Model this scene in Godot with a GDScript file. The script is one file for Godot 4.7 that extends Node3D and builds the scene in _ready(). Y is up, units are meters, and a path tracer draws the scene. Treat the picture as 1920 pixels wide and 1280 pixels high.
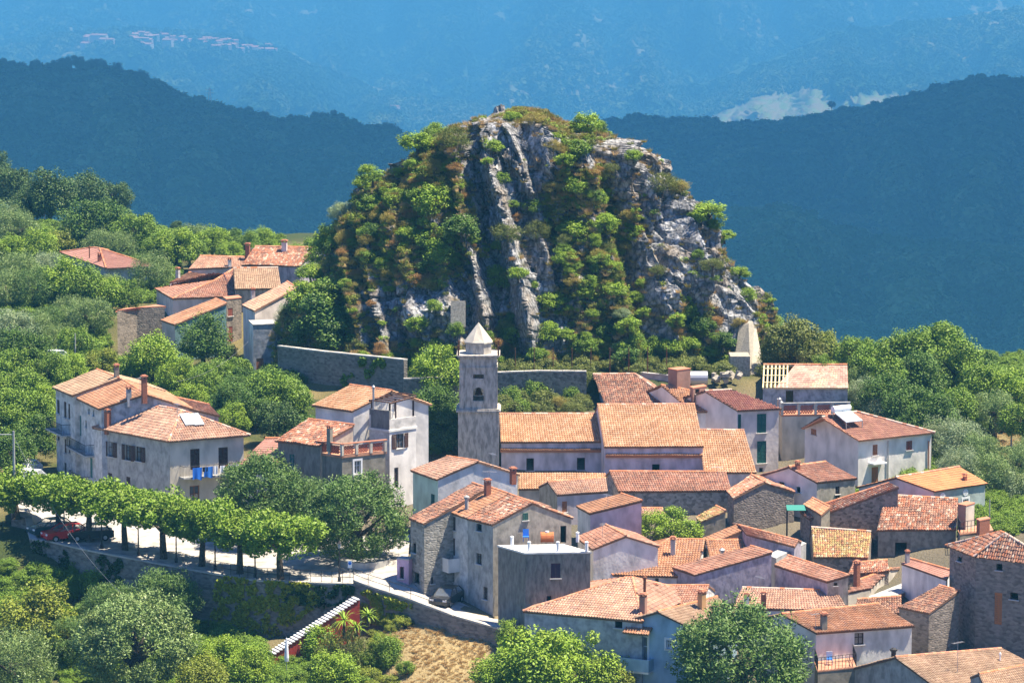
extends Node3D
# A hill village below a limestone crag, wooded hills and a hazy far valley behind it.
# Units are metres. A pixel of the photograph gives a direction; distance comes from the ground, wall or roof it touches.

const EYE := Vector3(0, 58, 350)
const PITCH := 7.5
const FOCAL := 7000.0
var fwd: Vector3
var upv: Vector3
var rng := RandomNumberGenerator.new()
var names := {}
var M := {}
var unit_box: BoxMesh
var shutter_mesh: ArrayMesh
var houses := {}

# ---------------------------------------------------------------- pixel -> place
func ray(px: float, py: float) -> Vector3:
	return Vector3((px - 960.0) / FOCAL, 0, 0) + upv * (-(py - 640.0) / FOCAL) + fwd
func pt(px: float, py: float, depth: float) -> Vector3:      # depth: metres along the ground from the eye
	var d := ray(px, py)
	return EYE + d * (depth / -d.z)
func on_y(px: float, py: float, y: float) -> Vector3:        # where a pixel's ray meets a level
	var d := ray(px, py)
	return EYE + d * ((y - EYE.y) / d.y)
func on_plane(px: float, py: float, p: Vector3, n: Vector3) -> Vector3:
	var d := ray(px, py)
	return EYE + d * ((p - EYE).dot(n) / d.dot(n))
func pix(p: Vector3) -> Vector2:
	var v := p - EYE
	var k := FOCAL / v.dot(fwd)
	return Vector2(960.0 + v.x * k, 640.0 - v.dot(upv) * k)

# ---------------------------------------------------------------- naming
func numbered(called: String) -> String:
	if not names.has(called):
		names[called] = 0
		return called
	names[called] += 1
	return "%s_%03d" % [called, names[called]]
func tag(o: Node, label: String, category: String, group := "") -> Node:
	o.set_meta("label", label)
	o.set_meta("category", category)
	if group != "":
		o.set_meta("group", group)
	return o
func thing(called: String, label: String, category: String, at := Vector3.ZERO, group := "") -> Node3D:
	var o := Node3D.new()
	o.name = numbered(called)
	add_child(o)
	o.position = at
	tag(o, label, category, group)
	return o
func part(called: String, mesh: Mesh, mat: Material, parent: Node, at := Transform3D()) -> MeshInstance3D:
	var o := MeshInstance3D.new()
	o.name = called
	o.mesh = mesh
	if mat:
		o.material_override = mat
	parent.add_child(o, true)
	o.transform = at
	return o
func lone(called: String, mesh: Mesh, mat: Material, at := Transform3D()) -> MeshInstance3D:
	return part(numbered(called), mesh, mat, self, at)
func struct(called: String, mesh: Mesh, mat: Material) -> MeshInstance3D:
	var o := lone(called, mesh, mat)
	o.set_meta("kind", "structure")
	return o
func boxpart(called: String, c: Vector3, size: Vector3, basis: Basis, mat: Material, parent: Node) -> MeshInstance3D:
	return part(called, unit_box, mat, parent, Transform3D(basis.scaled_local(size), c))

# ---------------------------------------------------------------- mesh collecting
class MB:
	var v := PackedVector3Array()
	var n := PackedVector3Array()
	var c := PackedColorArray()
	var col := Color(1, 1, 1)
	func tri(a: Vector3, b: Vector3, d: Vector3, out := Vector3.ZERO) -> void:
		var m := (d - a).cross(b - a)
		if out != Vector3.ZERO and m.dot(out) < 0.0:
			var t := b
			b = d
			d = t
			m = -m
		m = m.normalized()
		v.append(a); v.append(b); v.append(d)
		n.append(m); n.append(m); n.append(m)
		c.append(col); c.append(col); c.append(col)
	func quad(a: Vector3, b: Vector3, d: Vector3, e: Vector3, out := Vector3.ZERO) -> void:
		tri(a, b, d, out)
		tri(a, d, e, out)
	func box(o: Vector3, x: Vector3, y: Vector3, z: Vector3) -> void:   # corner and three edges
		quad(o, o + x, o + x + y, o + y, -z)
		quad(o + z, o + x + z, o + x + y + z, o + y + z, z)
		quad(o, o + y, o + y + z, o + z, -x)
		quad(o + x, o + x + y, o + x + y + z, o + x + z, x)
		quad(o, o + x, o + x + z, o + z, -y)
		quad(o + y, o + x + y, o + x + y + z, o + y + z, y)
	func cbox(c0: Vector3, size: Vector3, b := Basis()) -> void:
		var x := b.x * size.x
		var y := b.y * size.y
		var z := b.z * size.z
		box(c0 - (x + y + z) * 0.5, x, y, z)
	func tube(a: Vector3, b: Vector3, r0: float, r1: float, sides := 6) -> void:
		var d := (b - a).normalized()
		var s := d.cross(Vector3(0.31, 0.2, 0.93)).normalized()
		var t := d.cross(s)
		for i in sides:
			var p := TAU * i / sides
			var q := TAU * (i + 1) / sides
			var e0 := s * cos(p) + t * sin(p)
			var e1 := s * cos(q) + t * sin(q)
			quad(a + e0 * r0, a + e1 * r0, b + e1 * r1, b + e0 * r1, e0 + e1)
			tri(b, b + e0 * r1, b + e1 * r1, d)
			tri(a, a + e0 * r0, a + e1 * r0, -d)
	func lathe(at: Vector3, prof: Array, sides := 10) -> void:    # prof: [radius, height]
		for k in prof.size() - 1:
			for i in sides:
				var p := TAU * i / sides
				var q := TAU * (i + 1) / sides
				var e0 := Vector3(cos(p), 0, sin(p))
				var e1 := Vector3(cos(q), 0, sin(q))
				var r0: float = prof[k][0]
				var r1: float = prof[k + 1][0]
				var y0 := Vector3(0, prof[k][1], 0)
				var y1 := Vector3(0, prof[k + 1][1], 0)
				var nn := (e0 + e1) * absf(y1.y - y0.y) + Vector3(0, (r0 - r1), 0) * 2.0
				if r0 > 0.0001:
					tri(at + y0 + e0 * r0, at + y0 + e1 * r0, at + y1 + e1 * r1, nn)
				if r1 > 0.0001:
					tri(at + y0 + e0 * r0, at + y1 + e1 * r1, at + y1 + e0 * r1, nn)
	func done() -> ArrayMesh:
		var m := ArrayMesh.new()
		var a := []
		a.resize(Mesh.ARRAY_MAX)
		a[Mesh.ARRAY_VERTEX] = v
		a[Mesh.ARRAY_NORMAL] = n
		a[Mesh.ARRAY_COLOR] = c
		m.add_surface_from_arrays(Mesh.PRIMITIVE_TRIANGLES, a)
		return m

func grid_mesh(pos: PackedVector3Array, cols: PackedColorArray, w: int, h: int) -> ArrayMesh:   # smooth sheet of w x h points, up or outward by winding
	var idx := PackedInt32Array()
	var nor := PackedVector3Array()
	nor.resize(pos.size())
	for j in h - 1:
		for i in w - 1:
			var a := j * w + i
			for t in [[a, a + 1, a + w], [a + 1, a + w + 1, a + w]]:
				var m: Vector3 = (pos[t[2]] - pos[t[0]]).cross(pos[t[1]] - pos[t[0]])
				for k in t:
					nor[k] += m
					idx.append(k)
	for k in nor.size():
		nor[k] = nor[k].normalized()
	var m := ArrayMesh.new()
	var a := []
	a.resize(Mesh.ARRAY_MAX)
	a[Mesh.ARRAY_VERTEX] = pos
	a[Mesh.ARRAY_NORMAL] = nor
	if cols.size() == pos.size():
		a[Mesh.ARRAY_COLOR] = cols
	a[Mesh.ARRAY_INDEX] = idx
	m.add_surface_from_arrays(Mesh.PRIMITIVE_TRIANGLES, a)
	return m

func facet_mesh(pos: PackedVector3Array, cols: PackedColorArray, w: int, h: int) -> ArrayMesh:      # the same sheet with hard edges
	var m := MB.new()
	for j in h - 1:
		for i in w - 1:
			var a := j * w + i
			var t := [a, a + 1, a + w, a + 1, a + w + 1, a + w] if (i + j) % 2 == 0 else [a, a + 1, a + w + 1, a, a + w + 1, a + w]
			for k in [0, 3]:
				var p := pos[t[k]]
				var q := pos[t[k + 1]]
				var r := pos[t[k + 2]]
				var n := (r - p).cross(q - p).normalized()
				m.v.append(p); m.v.append(q); m.v.append(r)
				m.n.append(n); m.n.append(n); m.n.append(n)
				m.c.append(cols[t[k]]); m.c.append(cols[t[k + 1]]); m.c.append(cols[t[k + 2]])
	return m.done()

# ---------------------------------------------------------------- materials
func noise(kind: int, freq: float, octaves: int, seed_: int) -> FastNoiseLite:
	var f := FastNoiseLite.new()
	f.noise_type = kind
	f.frequency = freq
	f.fractal_octaves = octaves
	f.fractal_type = FastNoiseLite.FRACTAL_FBM if octaves > 1 else FastNoiseLite.FRACTAL_NONE
	f.seed = seed_
	return f
func ntex(f: FastNoiseLite, stops: Array, size := 512, normal := 0.0) -> NoiseTexture2D:
	var t := NoiseTexture2D.new()
	t.width = size
	t.height = size
	t.seamless = true
	t.noise = f
	if normal > 0.0:
		t.as_normal_map = true
		t.bump_strength = normal
	else:
		var g := Gradient.new()
		var offs := PackedFloat32Array()
		var cols := PackedColorArray()
		for s in stops:
			offs.append(s[0])
			cols.append(s[1] if s[1] is Color else Color(s[1], s[1], s[1]))
		g.offsets = offs
		g.colors = cols
		t.color_ramp = g
	return t
func lin(r: float, g: float, b: float) -> Color:
	return Color(r, g, b).linear_to_srgb()
func mat(c: Color, rough := 0.9, tex: Texture2D = null, scale := Vector3.ONE, norm: Texture2D = null, nscale := 1.0, vcol := false) -> StandardMaterial3D:
	var m := StandardMaterial3D.new()
	m.albedo_color = c.linear_to_srgb()
	m.roughness = rough
	m.metallic_specular = 0.3
	if tex:
		m.albedo_texture = tex
	if norm:
		m.normal_enabled = true
		m.normal_texture = norm
		m.normal_scale = nscale
	if tex or norm:
		m.uv1_triplanar = true
		m.uv1_world_triplanar = true
		m.uv1_scale = scale
	m.vertex_color_use_as_albedo = vcol
	return m

# ---------------------------------------------------------------- roofs
const PROF := [[0.0, 0.0], [0.16, 0.012], [0.34, 0.062], [0.6, 0.085], [0.84, 0.055], [1.0, 0.0]]
const PROF_FLAT := [[0.0, 0.0], [0.2, 0.03], [0.42, 0.008], [0.8, 0.008], [1.0, 0.0]]

func tile_style(key: String) -> Dictionary:
	# cols: clay colours (linear) with weights; loose: how far tiles have slipped
	var S := {
		"church": {"w": 0.235, "e": 0.36, "cols": [[Color(.55, .315, .18), 6], [Color(.49, .265, .145), 4], [Color(.60, .375, .235), 3]], "loose": .006},
		"orange": {"w": 0.235, "e": 0.37, "cols": [[Color(.47, .24, .135), 6], [Color(.42, .21, .12), 4], [Color(.51, .29, .18), 3], [Color(.36, .20, .135), 2]], "loose": .008},
		"red": {"w": 0.23, "e": 0.37, "cols": [[Color(.42, .21, .14), 6], [Color(.37, .18, .125), 3], [Color(.48, .275, .195), 3], [Color(.31, .175, .13), 2]], "loose": .010},
		"bright": {"w": 0.30, "e": 0.40, "flat": true, "cols": [[Color(.66, .29, .13), 8], [Color(.62, .26, .12), 3]], "loose": .003},
		"brown": {"w": 0.26, "e": 0.38, "flat": true, "cols": [[Color(.30, .145, .105), 6], [Color(.26, .125, .095), 3], [Color(.33, .17, .12), 2]], "loose": .004},
		"maroon": {"w": 0.23, "e": 0.36, "cols": [[Color(.29, .12, .095), 6], [Color(.24, .10, .085), 3], [Color(.34, .16, .12), 2]], "loose": .005},
		"villa": {"w": 0.26, "e": 0.38, "flat": true, "cols": [[Color(.42, .22, .17), 6], [Color(.40, .20, .155), 3]], "loose": .002},
		"pale": {"w": 0.24, "e": 0.37, "cols": [[Color(.51, .31, .215), 5], [Color(.56, .36, .255), 3], [Color(.45, .255, .175), 3], [Color(.40, .25, .19), 2]], "loose": .008},
		"sand": {"w": 0.235, "e": 0.37, "cols": [[Color(.46, .31, .20), 5], [Color(.52, .36, .24), 3], [Color(.40, .26, .17), 3]], "loose": .008},
		"old": {"w": 0.225, "e": 0.36, "cols": [[Color(.46, .19, .11), 4], [Color(.38, .20, .14), 3], [Color(.52, .30, .20), 3], [Color(.28, .16, .12), 2], [Color(.60, .46, .35), 1]], "loose": .022},
		"olddark": {"w": 0.225, "e": 0.36, "cols": [[Color(.36, .17, .11), 4], [Color(.28, .155, .115), 4], [Color(.42, .25, .17), 3], [Color(.20, .12, .095), 2]], "loose": .020},
		"lichen": {"w": 0.225, "e": 0.36, "cols": [[Color(.46, .30, .13), 4], [Color(.50, .24, .13), 3], [Color(.52, .40, .18), 3], [Color(.32, .19, .11), 2], [Color(.56, .48, .30), 1]], "loose": .022},
		"lath": {"w": 0.30, "e": 0.40, "flat": true, "cols": [[Color(.55, .34, .26), 6], [Color(.60, .39, .30), 3], [Color(.46, .27, .21), 3]], "loose": .008},
	}
	return S[key]
func pick(cols: Array) -> Color:
	var total := 0.0
	for e in cols:
		total += e[1]
	var r := rng.randf() * total
	for e in cols:
		r -= e[1]
		if r <= 0:
			return e[0]
	return cols[0][0]

# one tiled slope: corners e0-e1 along the eave, t0-t1 along the top
func slope_tiles(mb: MB, e0: Vector3, e1: Vector3, t1: Vector3, t0: Vector3, style: Dictionary) -> void:
	var n := (e1 - e0).cross(t0 - e0 + t1 - e1).normalized()
	if n.y < 0:
		n = -n
	var u := (e1 - e0).normalized()
	var w := n.cross(u).normalized()
	if w.y < 0:
		w = -w
	var prof: Array = PROF_FLAT if style.get("flat", false) else PROF
	var lip: float = 0.028 if style.get("flat", false) else 0.04
	var le := (e1 - e0).length()
	var lt := (t1 - t0).length()
	var loose: float = style["loose"]
	var stain: FastNoiseLite = M["stain_noise"]
	var skewed := lt > 0.62 * le and lt < 1.5 * le
	var ls := maxf((t0 - e0).dot(w), (t1 - e1).dot(w))
	var nc := int(round((maxf(le, lt) if skewed else le) / float(style["w"])))
	var nr := int(ceil(ls / float(style["e"])))
	var poly := PackedVector2Array()
	var umin := 0.0
	var umax := le
	if not skewed:
		for p in [e0, e1, t1, t0]:
			poly.append(Vector2((p - e0).dot(u), (p - e0).dot(w)))
			umin = minf(umin, poly[-1].x)
			umax = maxf(umax, poly[-1].x)
		nc = int(round((umax - umin) / float(style["w"])))
	for j in nr:
		for i in nc:
			var a: Vector3
			var b: Vector3
			var c: Vector3
			var d: Vector3
			if skewed:
				var s0 := float(i) / nc
				var s1 := float(i + 1) / nc
				var q0 := float(j) / nr
				var q1 := minf(float(j + 1.06) / nr, 1.0)
				a = e0.lerp(e1, s0).lerp(t0.lerp(t1, s0), q0)
				b = e0.lerp(e1, s1).lerp(t0.lerp(t1, s1), q0)
				d = e0.lerp(e1, s0).lerp(t0.lerp(t1, s0), q1)
				c = e0.lerp(e1, s1).lerp(t0.lerp(t1, s1), q1)
			else:
				var x0: float = umin + (umax - umin) * i / nc
				var x1: float = umin + (umax - umin) * (i + 1) / nc
				var y0: float = ls * j / nr
				var y1: float = ls * (j + 1.06) / nr
				if not Geometry2D.is_point_in_polygon(Vector2((x0 + x1) * .5, y0 + (y1 - y0) * .45), poly):
					continue
				a = e0 + u * x0 + w * y0
				b = e0 + u * x1 + w * y0
				d = e0 + u * x0 + w * y1
				c = e0 + u * x1 + w * y1
			var mid := (a + c) * .5
			var k: float = 0.78 + (.16 + loose * 9.0) * stain.get_noise_3d(mid.x * 3.0, mid.y * 3.0, mid.z * 3.0) + rng.randf_range(-.055, .055)
			var cc: Color = pick(style["cols"])
			mb.col = Color(cc.r * k, cc.g * k, cc.b * k)
			var off := u * rng.randf_range(-loose, loose) + n * rng.randf_range(0, loose)
			var sl := rng.randf_range(-loose, loose) * 2.0
			off += n * (stain.get_noise_2d(mid.x * 2.0, mid.z * 2.0) * (.02 + loose * 4.0))       # the old battens sag
			a += off + w * sl + n * lip
			b += off + w * sl + n * lip
			c += off
			d += off
			for q in prof.size() - 1:
				var x0: float = prof[q][0]
				var x1: float = prof[q + 1][0]
				var h0: Vector3 = n * float(prof[q][1])
				var h1: Vector3 = n * float(prof[q + 1][1])
				var la := a.lerp(b, x0)
				var lb := a.lerp(b, x1)
				mb.quad(la + h0, lb + h1, d.lerp(c, x1) + h1, d.lerp(c, x0) + h0, n)
				mb.quad(la - n * lip, lb - n * lip, lb + h1, la + h0, -w)

func deck(mb: MB, pts: Array, thick: float) -> void:     # a flat polygon with thickness below it
	var n := Vector3.ZERO
	for i in pts.size():
		n += (pts[i] as Vector3).cross(pts[(i + 1) % pts.size()])
	n = n.normalized()
	if n.y < 0:
		n = -n
	var c := Vector3.ZERO
	for p in pts:
		c += p
	c /= pts.size()
	var dn := -n * thick
	for i in pts.size():
		var a: Vector3 = pts[i]
		var b: Vector3 = pts[(i + 1) % pts.size()]
		if a.distance_to(b) < 0.001:
			continue
		mb.tri(a, b, c, n)
		mb.tri(a + dn, b + dn, c + dn, -n)
		mb.quad(a, b, b + dn, a + dn, (a + b) * .5 - c)

func ridge_row(parent: Node, a: Vector3, b: Vector3, style: Dictionary, big := 1.0) -> void:
	var l := a.distance_to(b)
	var k := maxi(1, int(round(l / (0.4 * big))))
	var x := (b - a).normalized()
	var z := x.cross(Vector3.UP).normalized()
	var y := z.cross(x)
	for i in k:
		var p := a.lerp(b, (i + .5) / k)
		var s := Basis(x * (l / k * 1.04), y * big, z * big)
		var cm: Array = M["clay"]
		part("ridge_tile", M["ridge_mesh"], cm[(style["ridge"] + (rng.randi() % 3)) % cm.size()] if style.has("ridge") else cm[rng.randi() % 4], parent, Transform3D(s.rotated(x, rng.randf_range(-.04, .04)), p + Vector3(0, 0.03 + rng.randf_range(-.006, .006), 0)))

# ---------------------------------------------------------------- walls with real openings
func wall_face(a: Vector3, b: Vector3, y0: float, tops: Array, holes: Array, mb: MB) -> void:
	# a -> b in plan, outside on the side of n; tops: [[s, y], ...]; holes: [u0, v0, u1, v1] in metres along and in height
	var l := Vector2(b.x - a.x, b.z - a.z).length()
	var x := Vector3(b.x - a.x, 0, b.z - a.z) / l
	var n := Vector3(-x.z, 0, x.x)
	var ymin := 1e9
	for t in tops:
		ymin = minf(ymin, t[1])
	var us := [0.0, l]
	var vs := [y0, ymin]
	for h in holes:
		us.append(h[0]); us.append(h[2])
		vs.append(h[1]); vs.append(h[3])
	us.sort()
	vs.sort()
	var o := Vector3(a.x, 0, a.z)
	for i in us.size() - 1:
		if us[i + 1] - us[i] < 0.001:
			continue
		for j in vs.size() - 1:
			if vs[j + 1] - vs[j] < 0.001:
				continue
			var cu: float = (us[i] + us[i + 1]) * .5
			var cv: float = (vs[j] + vs[j + 1]) * .5
			var hole := false
			for h in holes:
				if cu > h[0] and cu < h[2] and cv > h[1] and cv < h[3]:
					hole = true
			if hole:
				continue
			mb.quad(o + x * us[i] + Vector3(0, vs[j], 0), o + x * us[i + 1] + Vector3(0, vs[j], 0), o + x * us[i + 1] + Vector3(0, vs[j + 1], 0), o + x * us[i] + Vector3(0, vs[j + 1], 0), n)
	for i in tops.size() - 1:
		var p: Vector3 = o + x * l * float(tops[i][0])
		var q: Vector3 = o + x * l * float(tops[i + 1][0])
		var ya: float = tops[i][1]
		var yb: float = tops[i + 1][1]
		if ya - ymin > .001 or yb - ymin > .001:
			mb.quad(p + Vector3(0, ymin, 0), q + Vector3(0, ymin, 0), q + Vector3(0, yb, 0), p + Vector3(0, ya, 0), n)
	for h in holes:
		var d := n * -0.24
		var c := [o + x * h[0] + Vector3(0, h[1], 0), o + x * h[2] + Vector3(0, h[1], 0), o + x * h[2] + Vector3(0, h[3], 0), o + x * h[0] + Vector3(0, h[3], 0)]
		var mid: Vector3 = (c[0] + c[2]) * .5
		for k in 4:
			var p: Vector3 = c[k]
			var q: Vector3 = c[(k + 1) % 4]
			mb.quad(p, q, q + d, p + d, mid - (p + q) * .5)

func ring(w: float, h: float, t: float, d: float, bars := 0) -> ArrayMesh:      # a frame round an opening, with bars
	var m := MB.new()
	m.cbox(Vector3(-w * .5 + t * .5, 0, 0), Vector3(t, h, d))
	m.cbox(Vector3(w * .5 - t * .5, 0, 0), Vector3(t, h, d))
	m.cbox(Vector3(0, -h * .5 + t * .5, 0), Vector3(w - 2 * t, t, d))
	m.cbox(Vector3(0, h * .5 - t * .5, 0), Vector3(w - 2 * t, t, d))
	for i in bars:
		m.cbox(Vector3(-w * .5 + w * (i + 1.0) / (bars + 1), 0, 0), Vector3(t * .7, h - 2 * t, d * .8))
	if bars > 0:
		m.cbox(Vector3(0, h * .12, .004), Vector3(w - 2 * t, t * .6, d * .7))
	return m.done()

# kinds: s shut shutters, o open shutters, p pane in a frame, d dark bare opening, w white-framed pane; capital letters: a door
func opening(parent: Node, c: Vector3, x: Vector3, w: float, h: float, kind: String, key: String, cut: bool) -> void:
	var n := Vector3(-x.z, 0, x.x)
	var B := Basis(x, Vector3.UP, n)
	var door := kind == kind.to_upper()
	var win := Node3D.new()
	win.name = "door" if door else "window"
	parent.add_child(win, true)
	win.transform = Transform3D(B, c)
	var k := kind.to_lower()
	var back := -0.2 if cut else 0.012
	var fm: Material = M[key] if (key != "" and M.has(key)) else M["wood_dark"]
	match k:
		"s":
			for s in [-1, 1]:
				part("shutter", shutter_mesh, fm, win, Transform3D(Basis().scaled(Vector3(w * .49, h * .98, 1)), Vector3(s * w * .25, 0, -0.05 if cut else 0.03)))
		"o":
			part("pane", unit_box, M["pane"], win, Transform3D(Basis().scaled(Vector3(w, h, .02)), Vector3(0, 0, back)))
			part("frame", ring(w, h, .06, .06, 1), fm, win, Transform3D(Basis(), Vector3(0, 0, back + .05)))
			for s in [-1, 1]:
				part("shutter", shutter_mesh, fm, win, Transform3D(Basis(Vector3.UP, s * .12).scaled_local(Vector3(w * .5, h, 1)), Vector3(s * w * .76, 0, .07)))
		"d":
			# a bare opening: one looks into the empty room behind the wall
			part("frame", ring(w, h, .05, .05), fm, win, Transform3D(Basis(), Vector3(0, 0, back + .04)))
			if not cut:
				part("shutter", shutter_mesh, fm, win, Transform3D(Basis().scaled(Vector3(w, h, 1)), Vector3(0, 0, .03)))
		_:
			part("pane", unit_box, M["pane"], win, Transform3D(Basis().scaled(Vector3(w, h, .02)), Vector3(0, 0, back)))
			part("frame", ring(w, h, .07, .07, 1), M["frame_white"] if k == "w" else fm, win, Transform3D(Basis(), Vector3(0, 0, back + .05)))
			if k == "w":
				part("surround", ring(w + .36, h + .36, .18, .05), M["frame_white"], win, Transform3D(Basis(), Vector3(0, 0, .02)))
	if not door:
		part("sill", unit_box, M["sill"], win, Transform3D(Basis().scaled(Vector3(w + .2, .07, .2)), Vector3(0, -h * .5 - .036, .04)))

# openings: [wall, x0, y0, x1, y1, kind, material]
func walls(house: Node3D, plan: Array, tops: Array, base: float, mats: Array, wins: Array) -> void:
	for k in plan.size():
		var a: Vector3 = plan[k]
		var b: Vector3 = plan[(k + 1) % plan.size()]
		var l := Vector2(b.x - a.x, b.z - a.z).length()
		if l < 0.05:
			continue
		var x := Vector3(b.x - a.x, 0, b.z - a.z) / l
		var n := Vector3(-x.z, 0, x.x)
		var ymin := 1e9
		for t in tops[k]:
			ymin = minf(ymin, t[1])
		var holes := []
		var todo := []
		for w in wins:
			if int(w[0]) != k:
				continue
			var p := on_plane(w[1], w[2], a, n)
			var q := on_plane(w[3], w[4], a, n)
			var u0: float = clampf(minf((p - a).dot(x), (q - a).dot(x)), .1, l - .3)
			var u1: float = clampf(maxf((p - a).dot(x), (q - a).dot(x)), u0 + .18, l - .08)
			var v0 := minf(p.y, q.y)
			var v1 := maxf(p.y, q.y)
			var cut := v1 < ymin - .03 and v0 > base + .02
			if cut:
				holes.append([u0, v0, u1, v1])
			todo.append([Vector3(a.x, 0, a.z) + x * (u0 + u1) * .5 + Vector3(0, (v0 + v1) * .5, 0), x, u1 - u0, v1 - v0, w[5], w[6] if w.size() > 6 else "", cut])
		var mb := MB.new()
		wall_face(a, b, base, tops[k], holes, mb)
		var mk: String = mats[k % mats.size()]
		part("wall", mb.done(), M[mk], house)
		for t in todo:
			opening(house, t[0], t[1], t[2], t[3], t[4], t[5], t[6])

# ---------------------------------------------------------------- houses
# g: e0, e1 eave ends and t0, t1 ridge ends (photo pixels), d depth of e0, s slope, back "gable" or "shed", hip [left, right]
func house(called: String, label: String, g: Dictionary) -> Node3D:
	var d0: float = g["d"]
	var e0 := pt(g["e0"][0], g["e0"][1], d0)
	var e1 := on_y(g["e1"][0], g["e1"][1], e0.y)
	if g.has("d1"):
		e1 = pt(g["e1"][0], g["e1"][1], g["d1"])
	var u := (e1 - e0).normalized()
	var uh := Vector3(u.x, 0, u.z).normalized()
	var s: float = g.get("s", 0.38)
	var p := Vector3(uh.z, 0, -uh.x)          # plan direction up the slope
	var t0: Vector3
	var t1: Vector3
	for turn in 2:
		var w := (p + Vector3.UP * s).normalized()
		var n := u.cross(w)
		t0 = on_plane(g["t0"][0], g["t0"][1], e0, n)
		t1 = on_plane(g["t1"][0], g["t1"][1], e0, n)
		if (t0 - e0).dot(w) > 0:
			break
		p = -p
	var style: Dictionary = tile_style(g.get("tiles", "orange"))
	var shed: bool = g.get("back", "gable") == "shed"
	var hip: Array = g.get("hip", [false, false])
	var b0 := Vector3(2 * t0.x - e0.x, e0.y, 2 * t0.z - e0.z)
	var b1 := Vector3(2 * t1.x - e1.x, e1.y, 2 * t1.z - e1.z)
	if hip[0] or hip[1]:                       # a hipped plan is a parallelogram about the ridge
		var half := ((t0 + t1) * .5 - (e0 + e1) * .5)
		half -= uh * half.dot(uh)
		b0 = Vector3(e0.x + 2 * half.x, e0.y, e0.z + 2 * half.z)
		b1 = Vector3(e1.x + 2 * half.x, e1.y, e1.z + 2 * half.z)
	if g.has("r"):                             # all three seen corners given: hips meet a short ridge over the middle
		b1 = on_y(g["r"][0], g["r"][1], e0.y)
		b0 = e0 + b1 - e1
		var long0 := (e0 + b0) * .5
		var long1 := (e1 + b1) * .5
		var run := minf(.42, e1.distance_to(b1) * .5 / long0.distance_to(long1))
		t0 = long0.lerp(long1, run) + Vector3(0, g["rise"], 0)
		t1 = long1.lerp(long0, run) + Vector3(0, g["rise"], 0)
	var base: float = g["base"] if g.has("base") else minf(minf(gy(e0.x, e0.z), gy(e1.x, e1.z)), minf(gy(b0.x, b0.z), gy(b1.x, b1.z))) - .8
	var root := thing(called, label, g.get("cat", "house"), Vector3.ZERO, g.get("group", ""))
	var th := 0.14
	# roof
	var slopes := [[e0, e1, t1, t0]]
	if not shed:
		slopes.append([b1, b0, t0, t1])
		if hip[0]:
			slopes.append([b0, e0, t0, t0])
		if hip[1]:
			slopes.append([e1, b1, t1, t1])
	if g.has("bare"):                          # the end of the roof still waits for its tiles: rafters only
		var f: float = g["bare"]
		var rm := MB.new()
		for i in 7:
			var x := i / 6.0 * f
			var a := e0.lerp(e1, x)
			var b := t0.lerp(t1, x)
			rm.box(a + Vector3(0, -.12, 0), Vector3(.14, 0, 0), Vector3(0, .16, 0), b - a)
		for i in 3:
			var a := e0.lerp(t0, .2 + .3 * i)
			rm.box(a + Vector3(0, .05, 0), e0.lerp(e1, f) - e0, Vector3(0, .05, 0), Vector3(0, .03, -.09))
		part("rafters", rm.done(), M["wood_pale"], root)
		slopes[0] = [e0.lerp(e1, f * .55), e1, t1, t0.lerp(t1, f * 1.35)]
	var dm := MB.new()
	for q in slopes:
		deck(dm, [q[0], q[1], q[2], q[3]] if q[2].distance_to(q[3]) > .01 else [q[0], q[1], q[2]], th)
	var roof := part("roof", dm.done(), M[g.get("deck", "eave_wood")], root)
	var tm := MB.new()
	for q in slopes:
		slope_tiles(tm, q[0], q[1], q[2], q[3], tile_style(g["tiles2"]) if (g.has("tiles2") and q == slopes[0]) else style)
	var tiles := part("tiles", tm.done(), M["tile"], roof)
	tiles.set_meta("kind", "stuff")
	if not shed or g.get("cap", true):
		ridge_row(roof, t0, t1, {"ridge": g.get("rc", 0)})
		if hip[0]:
			ridge_row(roof, e0, t0, {"ridge": g.get("rc", 0)})
			ridge_row(roof, b0, t0, {"ridge": g.get("rc", 0)})
		if hip[1]:
			ridge_row(roof, e1, t1, {"ridge": g.get("rc", 0)})
			ridge_row(roof, b1, t1, {"ridge": g.get("rc", 0)})
	# walls, set in from the roof edge
	var oe: float = g.get("oe", .3)
	var og: float = g.get("og", .14)
	var sl := s
	var i0 := e0.lerp(e1, og / e0.distance_to(e1))
	var i1 := e1.lerp(e0, og / e0.distance_to(e1))
	var j0 := b0.lerp(b1, og / b0.distance_to(b1))
	var j1 := b1.lerp(b0, og / b0.distance_to(b1))
	var ye := e0.y + oe * sl - th * 1.05
	var ye1 := e1.y + oe * sl - th * 1.05
	var plan: Array
	var tops: Array
	var v0 := (b0 - e0) * Vector3(1, 0, 1)
	var v1 := (b1 - e1) * Vector3(1, 0, 1)
	if shed:
		var c0 := Vector3(t0.x, 0, t0.z)
		var c1 := Vector3(t1.x, 0, t1.z)
		c0 = c0.lerp(c1, og / c0.distance_to(c1))
		c1 = c1.lerp(c0, og / c0.distance_to(c1))
		plan = [i0 + v0.normalized() * oe, i1 + v1.normalized() * oe, c1, c0]
		tops = [[[0, ye], [1, ye1]], [[0, ye1], [1, t1.y - th * 1.05]], [[0, t1.y - th * 1.05], [1, t0.y - th * 1.05]], [[0, t0.y - th * 1.05], [1, ye]]]
	else:
		plan = [i0 + v0.normalized() * oe, i1 + v1.normalized() * oe, j1 - v1.normalized() * oe, j0 - v0.normalized() * oe]
		tops = [[[0, ye], [1, ye1]], [[0, ye1], [1, ye1]] if hip[1] else [[0, ye1], [.5, t1.y - th * 1.1], [1, ye1]], [[0, ye1], [1, ye]], [[0, ye], [1, ye]] if hip[0] else [[0, ye], [.5, t0.y - th * 1.1], [1, ye]]]
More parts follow.
